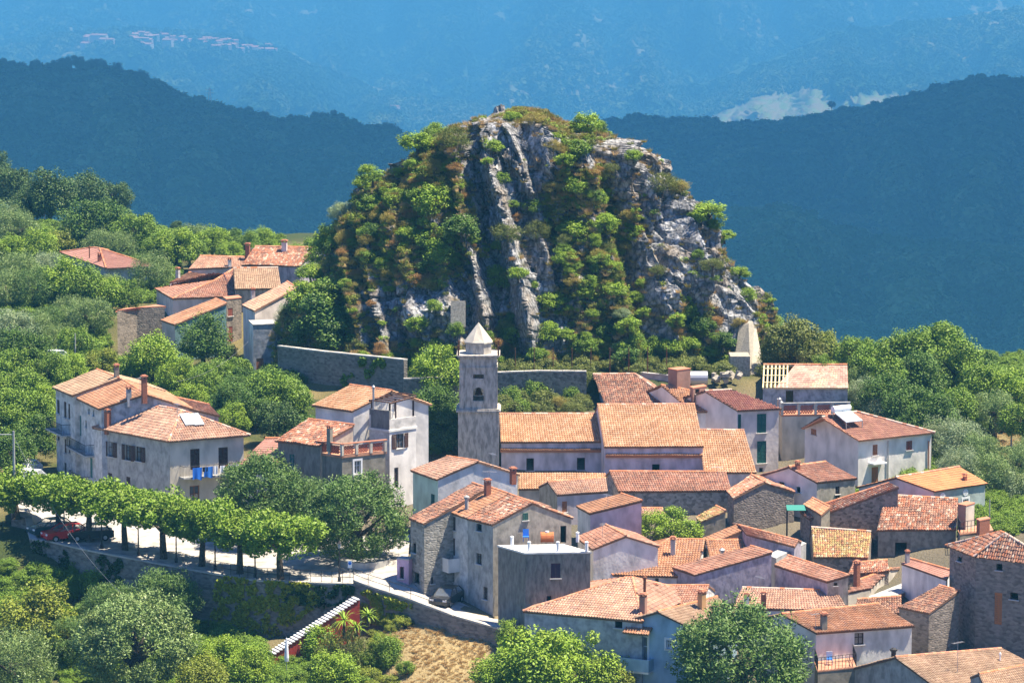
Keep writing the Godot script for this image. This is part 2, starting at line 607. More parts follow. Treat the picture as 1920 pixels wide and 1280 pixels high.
	# walls run with the outside to the right of travel seen from above: check and turn round
	var area := 0.0
	for k in 4:
		var a: Vector3 = plan[k]
		var b: Vector3 = plan[(k + 1) % 4]
		area += a.x * b.z - b.x * a.z
	if area > 0:
		# turn the order round, keeping wall 0 the eave wall, 1 the end at e1, 2 the back, 3 the end at e0
		var rp := [plan[1], plan[0], plan[3], plan[2]]
		var flip := func(t: Array) -> Array:
			var r := []
			for q in t:
				r.push_front([1.0 - float(q[0]), q[1]])
			return r
		tops = [flip.call(tops[0]), flip.call(tops[3]), flip.call(tops[2]), flip.call(tops[1])]
		plan = rp
		var remap := {0: 0, 1: 3, 2: 2, 3: 1}
		var ww := []
		for w in g.get("win", []):
			var c: Array = w.duplicate()
			c[0] = remap[int(c[0])]
			ww.append(c)
		var mm: Array = g["mats"]
		if mm.size() == 4:
			mm = [mm[0], mm[3], mm[2], mm[1]]
		elif mm.size() == 2:
			mm = [mm[0], mm[1], mm[0], mm[1]]
		walls(root, plan, tops, base, mm, ww)
	else:
		walls(root, plan, tops, base, g["mats"], g.get("win", []))
	var info := {"root": root, "slopes": slopes, "plan": plan, "base": base, "e": [e0, e1, t0, t1, b0, b1], "eave": e0.y}
	houses[g.get("id", called)] = info
	return root

# a flat-topped block: l, f, r pixels of its top edge, d depth of f
func block(called: String, label: String, g: Dictionary) -> Node3D:
	var f := pt(g["f"][0], g["f"][1], g["d"])
	var l := on_y(g["l"][0], g["l"][1], f.y)
	var r := on_y(g["r"][0], g["r"][1], f.y)
	var b := l + r - f
	if g.has("b"):
		b = on_y(g["b"][0], g["b"][1], f.y)
	var base: float = g["base"] if g.has("base") else minf(minf(gy(f.x, f.z), gy(l.x, l.z)), minf(gy(b.x, b.z), gy(r.x, r.z))) - .8
	var root := thing(called, label, g.get("cat", "house"), Vector3.ZERO, g.get("group", ""))
	var plan := [l, f, r, b]
	var tops := []
	for k in 4:
		tops.append([[0, f.y - .1], [1, f.y - .1]])
	var area := 0.0
	for k in 4:
		area += plan[k].x * plan[(k + 1) % 4].z - plan[(k + 1) % 4].x * plan[k].z
	if area > 0:
		push_error(called + " winds the wrong way")
	walls(root, plan, tops, base, g["mats"], g.get("win", []))
	var m := MB.new()
	var c := (l + r) * .5
	var o: float = g.get("o", .06)
	var q := []
	for p in plan:
		q.append(p + (p - c).normalized() * o)
	deck(m, q, .1 if not g.has("th") else g["th"])
	part("roof", m.done(), M[g.get("top", "concrete")], root)
	houses[g.get("id", called)] = {"root": root, "plan": plan, "base": base, "eave": f.y, "slopes": [[l, f, r, b]]}
	return root

func roof_point(h: String, px: float, py: float, k := 0) -> Vector3:
	var q: Array = houses[h]["slopes"][k]
	var n: Vector3 = (q[1] - q[0]).cross(q[2] - q[0]).normalized()
	return on_plane(px, py, q[0], n)
func wall_point(h: String, k: int, px: float, py: float) -> Vector3:
	var p: Array = houses[h]["plan"]
	var a: Vector3 = p[k]
	var b: Vector3 = p[(k + 1) % 4]
	return on_plane(px, py, a, Vector3(-(b - a).z, 0, (b - a).x).normalized())
func wall_basis(h: String, k: int) -> Basis:
	var p: Array = houses[h]["plan"]
	var x: Vector3 = ((p[(k + 1) % 4] - p[k]) * Vector3(1, 0, 1)).normalized()
	return Basis(x, Vector3.UP, Vector3(-x.z, 0, x.x))
func roof_basis(h: String) -> Basis:
	var q: Array = houses[h]["slopes"][0]
	var x: Vector3 = ((q[1] - q[0]) * Vector3(1, 0, 1)).normalized()
	return Basis(x, Vector3.UP, Vector3(-x.z, 0, x.x))

# a chimney whose foot shows at pixel (px, py) on slope k; w, hgt in metres
func chimney(h: String, px: float, py: float, w: float, hgt: float, mk: String, capk := "clay_cap", k := 0) -> void:
	var p := roof_point(h, px, py, k)
	var B := roof_basis(h)
	var m := MB.new()
	m.cbox(Vector3(0, hgt * .5 - .35, 0), Vector3(w, hgt + .7, w))
	var ch := part("chimney", m.done(), M[mk], houses[h]["root"], Transform3D(B, p))
	var c := MB.new()
	for s in [-1, 1]:
		for t in [-1, 1]:
			c.cbox(Vector3(s * w * .38, hgt + .1, t * w * .38), Vector3(w * .2, .2, w * .2))
	c.cbox(Vector3(0, hgt + .235, 0), Vector3(w * 1.35, .07, w * 1.35))
	c.cbox(Vector3(0, hgt + .31, 0), Vector3(w * .9, .08, w * .9))
	part("cap", c.done(), M[capk], ch)
func flue(h: String, px: float, py: float, r: float, hgt: float, mk: String, k := 0) -> void:      # a round pipe with a cowl
	var p := roof_point(h, px, py, k)
	var m := MB.new()
	m.lathe(Vector3(0, -.4, 0), [[r, 0], [r, hgt + .4]], 10)
	var ch := part("chimney", m.done(), M[mk], houses[h]["root"], Transform3D(Basis(), p))
	var c := MB.new()
	c.lathe(Vector3(0, hgt, 0), [[r * 1.5, 0], [r * 1.6, .14], [r * .6, .26], [0, .3]], 10)
	part("cap", c.done(), M[mk], ch)
func antenna(h: String, px: float, py: float, hgt: float, k := 0) -> void:
	var p := roof_point(h, px, py, k)
	var m := MB.new()
	m.tube(Vector3(0, -.1, 0), Vector3(0, hgt, 0), .022, .018, 5)
	m.tube(Vector3(-.6, hgt - .12, .1), Vector3(.6, hgt - .12, -.1), .014, .014, 4)
	for i in 7:
		var x := -.55 + i * .18
		m.tube(Vector3(x, hgt - .12, -.26 + abs(x) * .1), Vector3(x, hgt - .12, .26 - abs(x) * .1), .009, .009, 4)
	part("antenna", m.done(), M["metal"], houses[h]["root"], Transform3D(Basis(Vector3.UP, rng.randf() * TAU), p))
func dish(parent: Node, at: Vector3, turn: float, r := .42) -> void:
	var m := MB.new()
	m.lathe(Vector3.ZERO, [[0, 0], [r * .5, .03], [r, .14], [r * 1.02, .16]], 14)
	var d := part("satellite_dish", m.done(), M["white_paint"], parent, Transform3D(Basis(Vector3.UP, turn) * Basis(Vector3.RIGHT, 1.15), at))
	var a := MB.new()
	a.tube(Vector3(0, -.02, 0), Vector3(0, -.1, -r), .02, .02, 5)
	a.tube(Vector3(0, .1, -r * .9), Vector3(0, .42, 0), .012, .012, 4)
	part("arm", a.done(), M["metal"], d)

# ---------------------------------------------------------------- the ground under the village
# ground seen or inferred at photo pixels: [px, py, depth]
const GROUND := [
	[-150, 1020, 330], [40, 985, 332], [300, 960, 338], [180, 905, 350], [60, 880, 352], [470, 985, 333], [-100, 900, 350],
	[40, 1200, 312], [200, 1200, 312], [400, 1205, 312], [560, 1215, 309], [660, 1200, 309], [-100, 1230, 312],
	[0, 1300, 300], [300, 1300, 300], [560, 1290, 300], [-200, 1320, 296], [760, 1185, 305], [850, 1225, 301], [700, 1290, 299], [880, 1290, 297], [1000, 1290, 297],
	[760, 1100, 313], [930, 1165, 306], [850, 1130, 309],
	[1000, 1262, 300], [1100, 1300, 297], [1300, 1345, 294], [1500, 1345, 293], [1700, 1345, 292], [1900, 1330, 294], [2100, 1340, 294], [1150, 1340, 294], [1400, 1250, 301], [1600, 1250, 301], [1800, 1250, 300],
	[1150, 1170, 309], [1300, 1170, 309], [1450, 1160, 311], [1600, 1160, 312], [1750, 1200, 308],
	[1200, 985, 335], [1320, 990, 334], [1430, 1040, 328], [1560, 990, 332], [1680, 1100, 319], [1800, 1020, 327], [1560, 1115, 318],
	[760, 960, 337], [870, 900, 349], [640, 930, 340], [1000, 935, 346], [1250, 935, 349], [1470, 905, 349], [1610, 925, 346], [1760, 900, 348],
	[960, 765, 362], [1100, 775, 362], [820, 800, 358], [640, 790, 362], [600, 748, 372], [680, 750, 370], [740, 748, 369], [540, 745, 376], [250, 672, 409], [300, 672, 408], [560, 775, 367], [720, 765, 365], [500, 780, 367], [560, 820, 352], [430, 810, 356],
	[520, 700, 395], [440, 690, 400], [330, 690, 402], [240, 690, 400], [150, 720, 385], [90, 690, 395], [60, 780, 370], [20, 640, 412],
	[1300, 870, 361], [1400, 880, 358], [1500, 905, 353], [1650, 880, 355], [1450, 700, 378], [1350, 700, 376],
	[700, 680, 384], [900, 680, 380], [1100, 690, 378], [1250, 690, 378], [600, 640, 396],
	[1700, 800, 366], [1850, 850, 358], [1960, 870, 356], [1900, 830, 364], [1800, 760, 385], [1950, 780, 384], [1650, 730, 392], [1600, 680, 410], [1750, 690, 415], [1920, 720, 410], [2050, 760, 400],
	[1900, 980, 334], [2050, 1000, 330], [1950, 930, 345],
	[110, 560, 440], [220, 530, 460], [320, 560, 440], [0, 560, 440], [400, 560, 436], [550, 560, 430], [-100, 560, 440],
	[100, 480, 500], [250, 490, 490], [400, 500, 480], [500, 500, 480], [-100, 440, 530], [50, 430, 535], [620, 560, 440],
	[150, 460, 560], [350, 500, 560], [600, 540, 560], [0, 420, 600], [200, 470, 640], [1000, 720, 470], [1300, 740, 470], [1500, 760, 470], [1700, 780, 480], [1950, 810, 480], [800, 700, 560], [1200, 760, 560], [1600, 820, 600], [2000, 880, 600], [-200, 400, 640]]
var ground_pts := PackedVector3Array()
func gy_raw(x: float, z: float) -> float:
	var sw := 0.0
	var s := 0.0
	for p in ground_pts:
		var dx := p.x - x
		var dz := p.z - z
		var d2 := dx * dx + dz * dz + 4.0
		var w := 1.0 / (d2 * d2)
		sw += w
		s += w * p.y
	return s / sw
var ground_grid := PackedFloat32Array()
const GX := 141
const GZ := 151
func gy(x: float, z: float) -> float:          # height of the ground, from a grid two metres wide
	if ground_grid.is_empty():
		for g in GROUND:
			ground_pts.append(pt(g[0], g[1], g[2]))
		for j in GZ:
			for i in GX:
				ground_grid.append(gy_raw(-140.0 + i * 2.0, 80.0 - j * 2.6))
	var fx := clampf((x + 140.0) / 2.0, 0, GX - 1.001)
	var fz := clampf((80.0 - z) / 2.6, 0, GZ - 1.001)
	var i := int(fx)
	var j := int(fz)
	var k := j * GX + i
	return lerpf(lerpf(ground_grid[k], ground_grid[k + 1], fx - i), lerpf(ground_grid[k + GX], ground_grid[k + GX + 1], fx - i), fz - j)

func lump(n: FastNoiseLite, x: float, z: float) -> float:
	return n.get_noise_2d(x, z)

func make_ground() -> void:
	var w := 131
	var h := 151
	var pos := PackedVector3Array()
	var cols := PackedColorArray()
	var nz := noise(FastNoiseLite.TYPE_SIMPLEX_SMOOTH, .12, 3, 4)
	var n2 := noise(FastNoiseLite.TYPE_SIMPLEX_SMOOTH, .05, 4, 9)
	for j in h:
		for i in w:
			var x := -130.0 + i * 2.0
			var z := 78.0 - j * 2.6
			pos.append(Vector3(x, gy(x, z) + .25 * nz.get_noise_2d(x, z) - .15, z))
			var k := n2.get_noise_2d(x, z)
			var green := Color(.055, .075, .022)
			var dry := Color(.30, .225, .10)
			var t := clampf(.35 + k * 1.6 + nz.get_noise_2d(x * 2.0, z * 2.0) * .5, 0, 1)
			# trodden earth and stone in the lanes between the houses
			var lane := clampf((1.35 - Vector2((x - 26.0) / 42.0, (z - 20.0) / 34.0).length()) * 3.0, 0, 1)
			green = green.lerp(Color(.16, .135, .10), lane * .8)
			dry = dry.lerp(Color(.20, .17, .135), lane * .8)
			var yard := clampf(1.6 - Vector2(x - on_y(820, 1240, -8.5).x, (z - 47.0) * .8).length() / 5.0, 0, 1)
			var field := clampf(1.6 - Vector2(x - 47.5, z + 12.0).length() / 8.0, 0, 1)
			cols.append(green.lerp(dry, t * .75).lerp(Color(.40, .30, .145), maxf(yard, field) * clampf(.8 + k * 1.2, 0, 1)))
	var g := struct("ground", grid_mesh(pos, cols, w, h), M["soil"])
	g.set_meta("label", "grassy hillside under the village")

# ---------------------------------------------------------------- the far hills
func interp(tab: Array, x: float) -> float:
	if x <= tab[0][0]:
		return tab[0][1]
	for i in tab.size() - 1:
		if x <= tab[i + 1][0]:
			var t: float = (x - tab[i][0]) / (tab[i + 1][0] - tab[i][0])
			t = t * t * (3 - 2 * t) * .5 + t * .5
			return lerpf(tab[i][1], tab[i + 1][1], t)
	return tab[-1][1]

# a hill seen as a ridge line: tab gives the ridge's pixel heights; its face falls to pixel row foot at depth near
func hill(called: String, label: String, tab: Array, x0: float, x1: float, d_far: float, d_near: float, foot: float, rough: float, seed_: int, tint: Callable, res := Vector2i(150, 60), bend := 1.0) -> Dictionary:
	var w := res.x
	var h := res.y
	var pos := PackedVector3Array()
	var cols := PackedColorArray()
	var n1 := noise(FastNoiseLite.TYPE_SIMPLEX_SMOOTH, 1.0, 5, seed_)
	var back := 12
	for j in h + back:
		for i in w:
			var px := lerpf(x0, x1, float(i) / (w - 1))
			var top := interp(tab, px)
			var p: Vector3
			if j < h:
				var t := float(j) / (h - 1)
				var py := lerpf(foot, top, t)
				var dd := lerpf(d_near, d_far, pow(t, bend))
				var fold := n1.get_noise_2d(px * .006, t * 1.3) * (1.0 - pow(t, 6.0)) * sin(minf(t * 3.0, 1.57))
				dd *= 1.0 + fold * .2
				p = pt(px, py, dd)
				p.y += n1.get_noise_2d(p.x * .2 / rough, p.z * .2 / rough) * rough * (1.0 - pow(t, 8.0) * .8)
			else:
				var t := float(j - h + 1) / back
				p = pt(px, top, d_far)
				p.z -= t * d_far * .35
				p.y -= t * t * d_far * .12 + n1.get_noise_2d(p.x * .02, p.z * .02) * rough * .3
			pos.append(p)
			cols.append(tint.call(px, pix(p).y, p))
	struct(called, grid_mesh(pos, cols, w, h + back), M["hill"]).set_meta("label", label)
	return {"pos": pos, "w": w, "h": h, "cols": cols}

func scatter_woods(called: String, label: String, H: Dictionary, count: int, size: float, seed_: int, keep: Callable, mesh: Mesh, matl: Material) -> void:
	var r := RandomNumberGenerator.new()
	r.seed = seed_
	var pos: PackedVector3Array = H["pos"]
	var w: int = H["w"]
	var h: int = H["h"]
	var xf := []
	var cl := []
	for k in count:
		var fi := r.randf() * (w - 1.01)
		var fj := pow(r.randf(), 1.0) * (h - 1.01)
		var i := int(fi)
		var j := int(fj)
		var a := pos[j * w + i].lerp(pos[j * w + i + 1], fi - i)
		var b := pos[(j + 1) * w + i].lerp(pos[(j + 1) * w + i + 1], fi - i)
		var p := a.lerp(b, fj - j)
		var q := pix(p)
		var kk: Array = keep.call(q.x, q.y, p)
		if r.randf() > kk[0]:
			continue
		var s := size * r.randf_range(.55, 1.35)
		xf.append(Transform3D(Basis(Vector3.UP, r.randf() * TAU).scaled(Vector3(s, s * r.randf_range(.8, 1.2), s)), p - Vector3(0, s * .1, 0)))
		var c: Color = kk[1]
		var v := r.randf_range(.7, 1.35)
		cl.append(Color(c.r * v, c.g * v, c.b * v))
	var mm := MultiMesh.new()
	mm.transform_format = MultiMesh.TRANSFORM_3D
	mm.use_colors = true
	mm.mesh = mesh
	mm.instance_count = xf.size()
	for k in xf.size():
		mm.set_instance_transform(k, xf[k])
		mm.set_instance_color(k, cl[k])
	var o := MultiMeshInstance3D.new()
	o.name = numbered(called)
	o.multimesh = mm
	o.material_override = matl
	add_child(o)
	o.set_meta("kind", "stuff")
	tag(o, label, "woods")

# ---------------------------------------------------------------- the scene
func _ready() -> void:
	rng.seed = 11
	fwd = Vector3(0, -sin(deg_to_rad(PITCH)), -cos(deg_to_rad(PITCH)))
	upv = Vector3(0, cos(deg_to_rad(PITCH)), -sin(deg_to_rad(PITCH)))
	var cam := Camera3D.new()
	cam.name = "camera"
	cam.fov = rad_to_deg(2.0 * atan(640.0 / FOCAL))
	cam.near = 1.0
	cam.far = 200000.0
	cam.position = EYE
	cam.rotation_degrees = Vector3(-PITCH, 0, 0)
	add_child(cam)
	cam.current = true
	var env := Environment.new()
	env.background_mode = Environment.BG_SKY
	var sm := ProceduralSkyMaterial.new()
	sm.sky_top_color = Color(.25, .43, .76)
	sm.sky_horizon_color = Color(.60, .73, .88)
	sm.ground_horizon_color = Color(.42, .55, .66)
	sm.ground_bottom_color = Color(.2, .24, .2)
	sm.sky_curve = .18
	sm.sky_energy_multiplier = .78
	var sky := Sky.new()
	sky.sky_material = sm
	env.sky = sky
	env.tonemap_mode = Environment.TONE_MAPPER_LINEAR
	env.tonemap_exposure = 2.65
	env.fog_enabled = true
	env.fog_density = 0.000112
	env.fog_light_color = Color(.42, .79, 1.0)
	env.sdfgi_enabled = true
	env.ssao_enabled = true
	env.ssil_enabled = true
	var we := WorldEnvironment.new()
	we.name = "environment"
	we.environment = env
	add_child(we)
	var sun := DirectionalLight3D.new()
	sun.name = "sun"
	sun.light_energy = 1.55
	sun.light_color = Color(1.0, .95, .86)
	sun.light_angular_distance = .5
	sun.shadow_enabled = true
	var el := deg_to_rad(67.0)
	var az := deg_to_rad(-4.0)          # from the right, a little behind the village
	var to_sun := Vector3(cos(el) * cos(az), sin(el), cos(el) * sin(az))
	add_child(sun)
	sun.look_at_from_position(Vector3.ZERO, -to_sun, Vector3.UP)

	make_materials()
	make_kinds()
	print("materials")
	make_far()
	print("far")
	make_ground()
	make_rock()
	print("rock")
	make_plaza()
	make_houses()
	print("houses")
	make_trees()
	print("trees")
	make_bits()
	print("bits")
	# things laid out in place: move each origin to the middle of its own base
	for t in get_children():
		if t.get_class() == "Node3D" and t.position == Vector3.ZERO and t.get_child_count() > 0:
			var box := AABB()
			var first := true
			for c in t.get_children():
				if c is MeshInstance3D:
					var b: AABB = c.transform * c.get_aabb()
					box = b if first else box.merge(b)
					first = false
			if first:
				continue
			var o := Vector3(box.get_center().x, box.position.y, box.get_center().z)
			t.position = o
			for c in t.get_children():
				c.position -= o

func make_materials() -> void:
	M["stain_noise"] = noise(FastNoiseLite.TYPE_SIMPLEX_SMOOTH, .12, 3, 5)
	var soft := ntex(noise(FastNoiseLite.TYPE_SIMPLEX_SMOOTH, .012, 5, 1), [[0.0, .72], [.4, .9], [.7, 1.0], [1.0, 1.0]])
	var heavy := ntex(noise(FastNoiseLite.TYPE_SIMPLEX_SMOOTH, .026, 7, 2), [[0.0, .74], [.36, .86], [.5, .95], [.62, .99], [1.0, 1.0]])
	var streaks := ntex(noise(FastNoiseLite.TYPE_SIMPLEX_SMOOTH, .06, 4, 12), [[0.0, .82], [.35, .93], [.55, 1.0], [1.0, 1.0]])
	var fine := ntex(noise(FastNoiseLite.TYPE_SIMPLEX_SMOOTH, .05, 5, 3), [], 512, 3.0)
	var cell := noise(FastNoiseLite.TYPE_CELLULAR, .05, 1, 7)
	cell.cellular_return_type = FastNoiseLite.RETURN_CELL_VALUE
	cell.cellular_jitter = .9
	var stone_c := ntex(cell, [[0.0, .66], [.3, .8], [.6, .92], [1.0, 1.0]])
	var celld := noise(FastNoiseLite.TYPE_CELLULAR, .05, 1, 7)
	celld.cellular_return_type = FastNoiseLite.RETURN_DISTANCE2_SUB
	celld.cellular_jitter = .9
	var stone_n := ntex(celld, [], 512, 6.0)
	var rockc := ntex(noise(FastNoiseLite.TYPE_SIMPLEX_SMOOTH, .02, 6, 21), [[0.0, .35], [.35, .62], [.55, .9], [.8, 1.0], [1.0, 1.0]])
	var rockn := ntex(noise(FastNoiseLite.TYPE_SIMPLEX, .02, 6, 22), [], 512, 8.0)
	var st := Vector3(.11, .05, .11)
	for e in [["white", Color(.82, .785, .73), soft], ["white_old", Color(.70, .67, .62), heavy], ["pinkwhite", Color(.73, .655, .61), soft], ["lavender", Color(.60, .54, .56), soft], ["mint", Color(.50, .66, .54), soft],
			["grey_old", Color(.44, .43, .40), heavy], ["grey_dark", Color(.25, .235, .21), heavy], ["greybrown", Color(.29, .265, .215), heavy], ["ochre_old", Color(.47, .42, .34), heavy], ["teal", Color(.20, .33, .32), soft],
			["blue", Color(.40, .55, .66), soft], ["pink", Color(.62, .42, .55), soft], ["pinkwall", Color(.66, .54, .60), soft], ["greengrey", Color(.42, .48, .45), soft], ["church", Color(.66, .60, .63), soft], ["tower", Color(.52, .475, .41), heavy],
			["concrete", Color(.45, .44, .42), soft], ["whitefloor", Color(.80, .78, .72), soft], ["lilac_old", Color(.46, .41, .46), heavy], ["orange_plaster", Color(.55, .33, .16), soft], ["redpaint", Color(.42, .06, .04), soft], ["bluegrey", Color(.44, .46, .50), heavy],
			["pavement", Color(.46, .43, .39), soft], ["asphalt", Color(.24, .235, .23), soft], ["cream", Color(.64, .58, .48), soft], ["brownblock", Color(.36, .21, .16), soft], ["terracotta_floor", Color(.52, .26, .16), soft], ["salmon", Color(.60, .43, .36), soft]]:
		M[e[0]] = mat(e[1], .92, e[2], st, fine, .18)
		M[e[0]].uv1_offset = Vector3(rng.randf(), rng.randf(), rng.randf())
		if e[2] == heavy:                      # rain has streaked these walls
			M[e[0]].detail_enabled = true
			M[e[0]].detail_blend_mode = BaseMaterial3D.BLEND_MODE_MUL
			M[e[0]].detail_albedo = streaks
			M[e[0]].uv1_scale = [Vector3(.11, .05, .11), Vector3(.16, .045, .16), Vector3(.08, .06, .08)][rng.randi() % 3]
	M["buttress"] = mat(Color(.40, .36, .29), .95, heavy, Vector3(.3, .2, .3), stone_n, .6)
	M["spire"] = mat(Color(.56, .51, .42), .92, soft, st, fine, .5)
	M["wall_top"] = mat(Color(.50, .47, .42), .95, soft, st, fine, .7)
	for e in [["stone", Color(.40, .375, .33)], ["stone_dark", Color(.30, .255, .22)], ["stone_brown", Color(.36, .30, .235)], ["retain", Color(.28, .25, .215)]]:
		M[e[0]] = mat(e[1], .95, stone_c, Vector3(.14, .21, .14), stone_n, .6)
	M["rock"] = mat(Color(1, 1, 1), .95, rockc, Vector3(.14, .09, .14), rockn, 1.4, true)
	var crack := noise(FastNoiseLite.TYPE_CELLULAR, .022, 1, 25)
	crack.cellular_return_type = FastNoiseLite.RETURN_DISTANCE2_SUB
	M["rock"].detail_enabled = true
	M["rock"].detail_blend_mode = BaseMaterial3D.BLEND_MODE_MUL
	M["rock"].detail_albedo = ntex(crack, [[0.0, .38], [.10, .8], [.2, 1.0], [1.0, 1.0]])
	M["soil"] = mat(Color(1, 1, 1), 1.0, ntex(noise(FastNoiseLite.TYPE_SIMPLEX_SMOOTH, .04, 5, 31), [[0.0, .55], [.5, .9], [1.0, 1.0]]), Vector3(.25, .25, .25), rockn, .8, true)
	M["hill"] = mat(Color(1, 1, 1), 1.0, null, Vector3.ONE, null, 1.0, true)
	M["woods"] = mat(Color(1, 1, 1), 1.0, null, Vector3.ONE, null, 1.0, true)
	M["tile"] = mat(Color(1, 1, 1), .85, null, Vector3.ONE, null, 1.0, true)
	M["clay"] = [mat(Color(.52, .21, .10), .85), mat(Color(.46, .19, .10), .85), mat(Color(.58, .28, .16), .85), mat(Color(.40, .20, .13), .85), mat(Color(.62, .44, .34), .9), mat(Color(.5, .40, .32), .9)]
	M["clay_cap"] = mat(Color(.46, .20, .12), .85)
	M["brick"] = mat(Color(.40, .16, .10), .9, stone_c, Vector3(1.2, 2.0, 1.2), stone_n, .5)
	M["brick_lattice"] = mat(Color(.38, .10, .06), .9)
	M["eave_wood"] = mat(Color(.16, .09, .06), .8)
	M["eave_clay"] = mat(Color(.46, .21, .12), .85)
	M["wood_dark"] = mat(Color(.075, .035, .025), .6)
	M["wood_red"] = mat(Color(.26, .075, .045), .6)
	M["wood_orange"] = mat(Color(.42, .17, .07), .6)
	M["wood_pale"] = mat(Color(.70, .58, .32), .7)
	M["shutter_green"] = mat(Color(.025, .105, .085), .55)
	M["shutter_teal"] = mat(Color(.06, .20, .19), .55)
	M["shutter_purple"] = mat(Color(.07, .03, .055), .6)
	M["frame_white"] = mat(Color(.72, .72, .72), .6)
	M["sill"] = mat(Color(.5, .48, .46), .85)
	M["pane"] = mat(Color(.55, .60, .62), .03)
	M["pane"].transparency = BaseMaterial3D.TRANSPARENCY_ALPHA
	M["pane"].albedo_color.a = .16
	M["pane"].metallic_specular = .6
	M["metal"] = mat(Color(.45, .45, .46), .45)
	M["metal"].metallic = .6
	M["iron"] = mat(Color(.035, .033, .035), .6)
	M["rust"] = mat(Color(.16, .065, .035), .8)
	M["white_paint"] = mat(Color(.78, .78, .78), .5)
	M["tank_orange"] = mat(Color(.55, .17, .06), .5)
	M["plastic_blue"] = mat(Color(.04, .18, .60), .5)
	M["cloth_blue"] = mat(Color(.03, .16, .62), .9)
	M["cloth_white"] = mat(Color(.74, .75, .80), .9)
	M["cloth_red"] = mat(Color(.55, .05, .06), .9)
	M["cloth_dark"] = mat(Color(.015, .015, .03), .9)
	M["solar"] = mat(Color(.50, .58, .62), .12)
	M["solar"].metallic_specular = .8
	M["glass_blue"] = mat(Color(.25, .30, .34), .1)
	M["car_black"] = mat(Color(.012, .012, .014), .2)
	M["car_black"].clearcoat_enabled = true
	M["car_black"].clearcoat = 1.0
	M["car_white"] = mat(Color(.72, .74, .76), .25)
	M["car_red"] = mat(Color(.5, .02, .02), .25)
	M["car_teal"] = mat(Color(.03, .06, .07), .25)
	M["tyre"] = mat(Color(.015, .015, .015), .9)
	M["lamp_red"] = mat(Color(.4, .01, .01), .2)
	M["green_cloth"] = mat(Color(.05, .22, .18), .9)
	M["bark"] = mat(Color(.12, .095, .07), .95, rockc, Vector3(.6, .3, .6), rockn, .8)
	M["yellow_flower"] = mat(Color(.65, .42, .02), .8)
	unit_box = BoxMesh.new()
	unit_box.size = Vector3.ONE
	# a louvred shutter leaf, one metre square, scaled to each window
	var s := MB.new()
	s.cbox(Vector3(-.44, 0, 0), Vector3(.12, 1, .04))
	s.cbox(Vector3(.44, 0, 0), Vector3(.12, 1, .04))
	s.cbox(Vector3(0, .47, 0), Vector3(.76, .06, .04))
	s.cbox(Vector3(0, -.47, 0), Vector3(.76, .06, .04))
	for i in 14:
		s.cbox(Vector3(0, -.42 + i * .0646, 0), Vector3(.76, .05, .018), Basis(Vector3.RIGHT, -.5))
	shutter_mesh = s.done()
	var r := MB.new()
	for i in 6:
		var a := -.15 + PI * 1.1 * i / 6.0 - .0
		var b := -.15 + PI * 1.1 * (i + 1) / 6.0
		r.quad(Vector3(-.5, sin(a) * .13, cos(a) * .13), Vector3(.5, sin(a) * .115, cos(a) * .115), Vector3(.5, sin(b) * .115, cos(b) * .115), Vector3(-.5, sin(b) * .13, cos(b) * .13), Vector3(0, sin((a + b) * .5), cos((a + b) * .5)))
	for x in [-.5, .5]:
		for i in 6:
			var a := PI * i / 6.0
			var b := PI * (i + 1) / 6.0
			var q: float = .13 if x < 0 else .115
			r.tri(Vector3(x, 0, 0), Vector3(x, sin(a) * q, cos(a) * q), Vector3(x, sin(b) * q, cos(b) * q), Vector3(x, 0, 0))
	M["ridge_mesh"] = r.done()

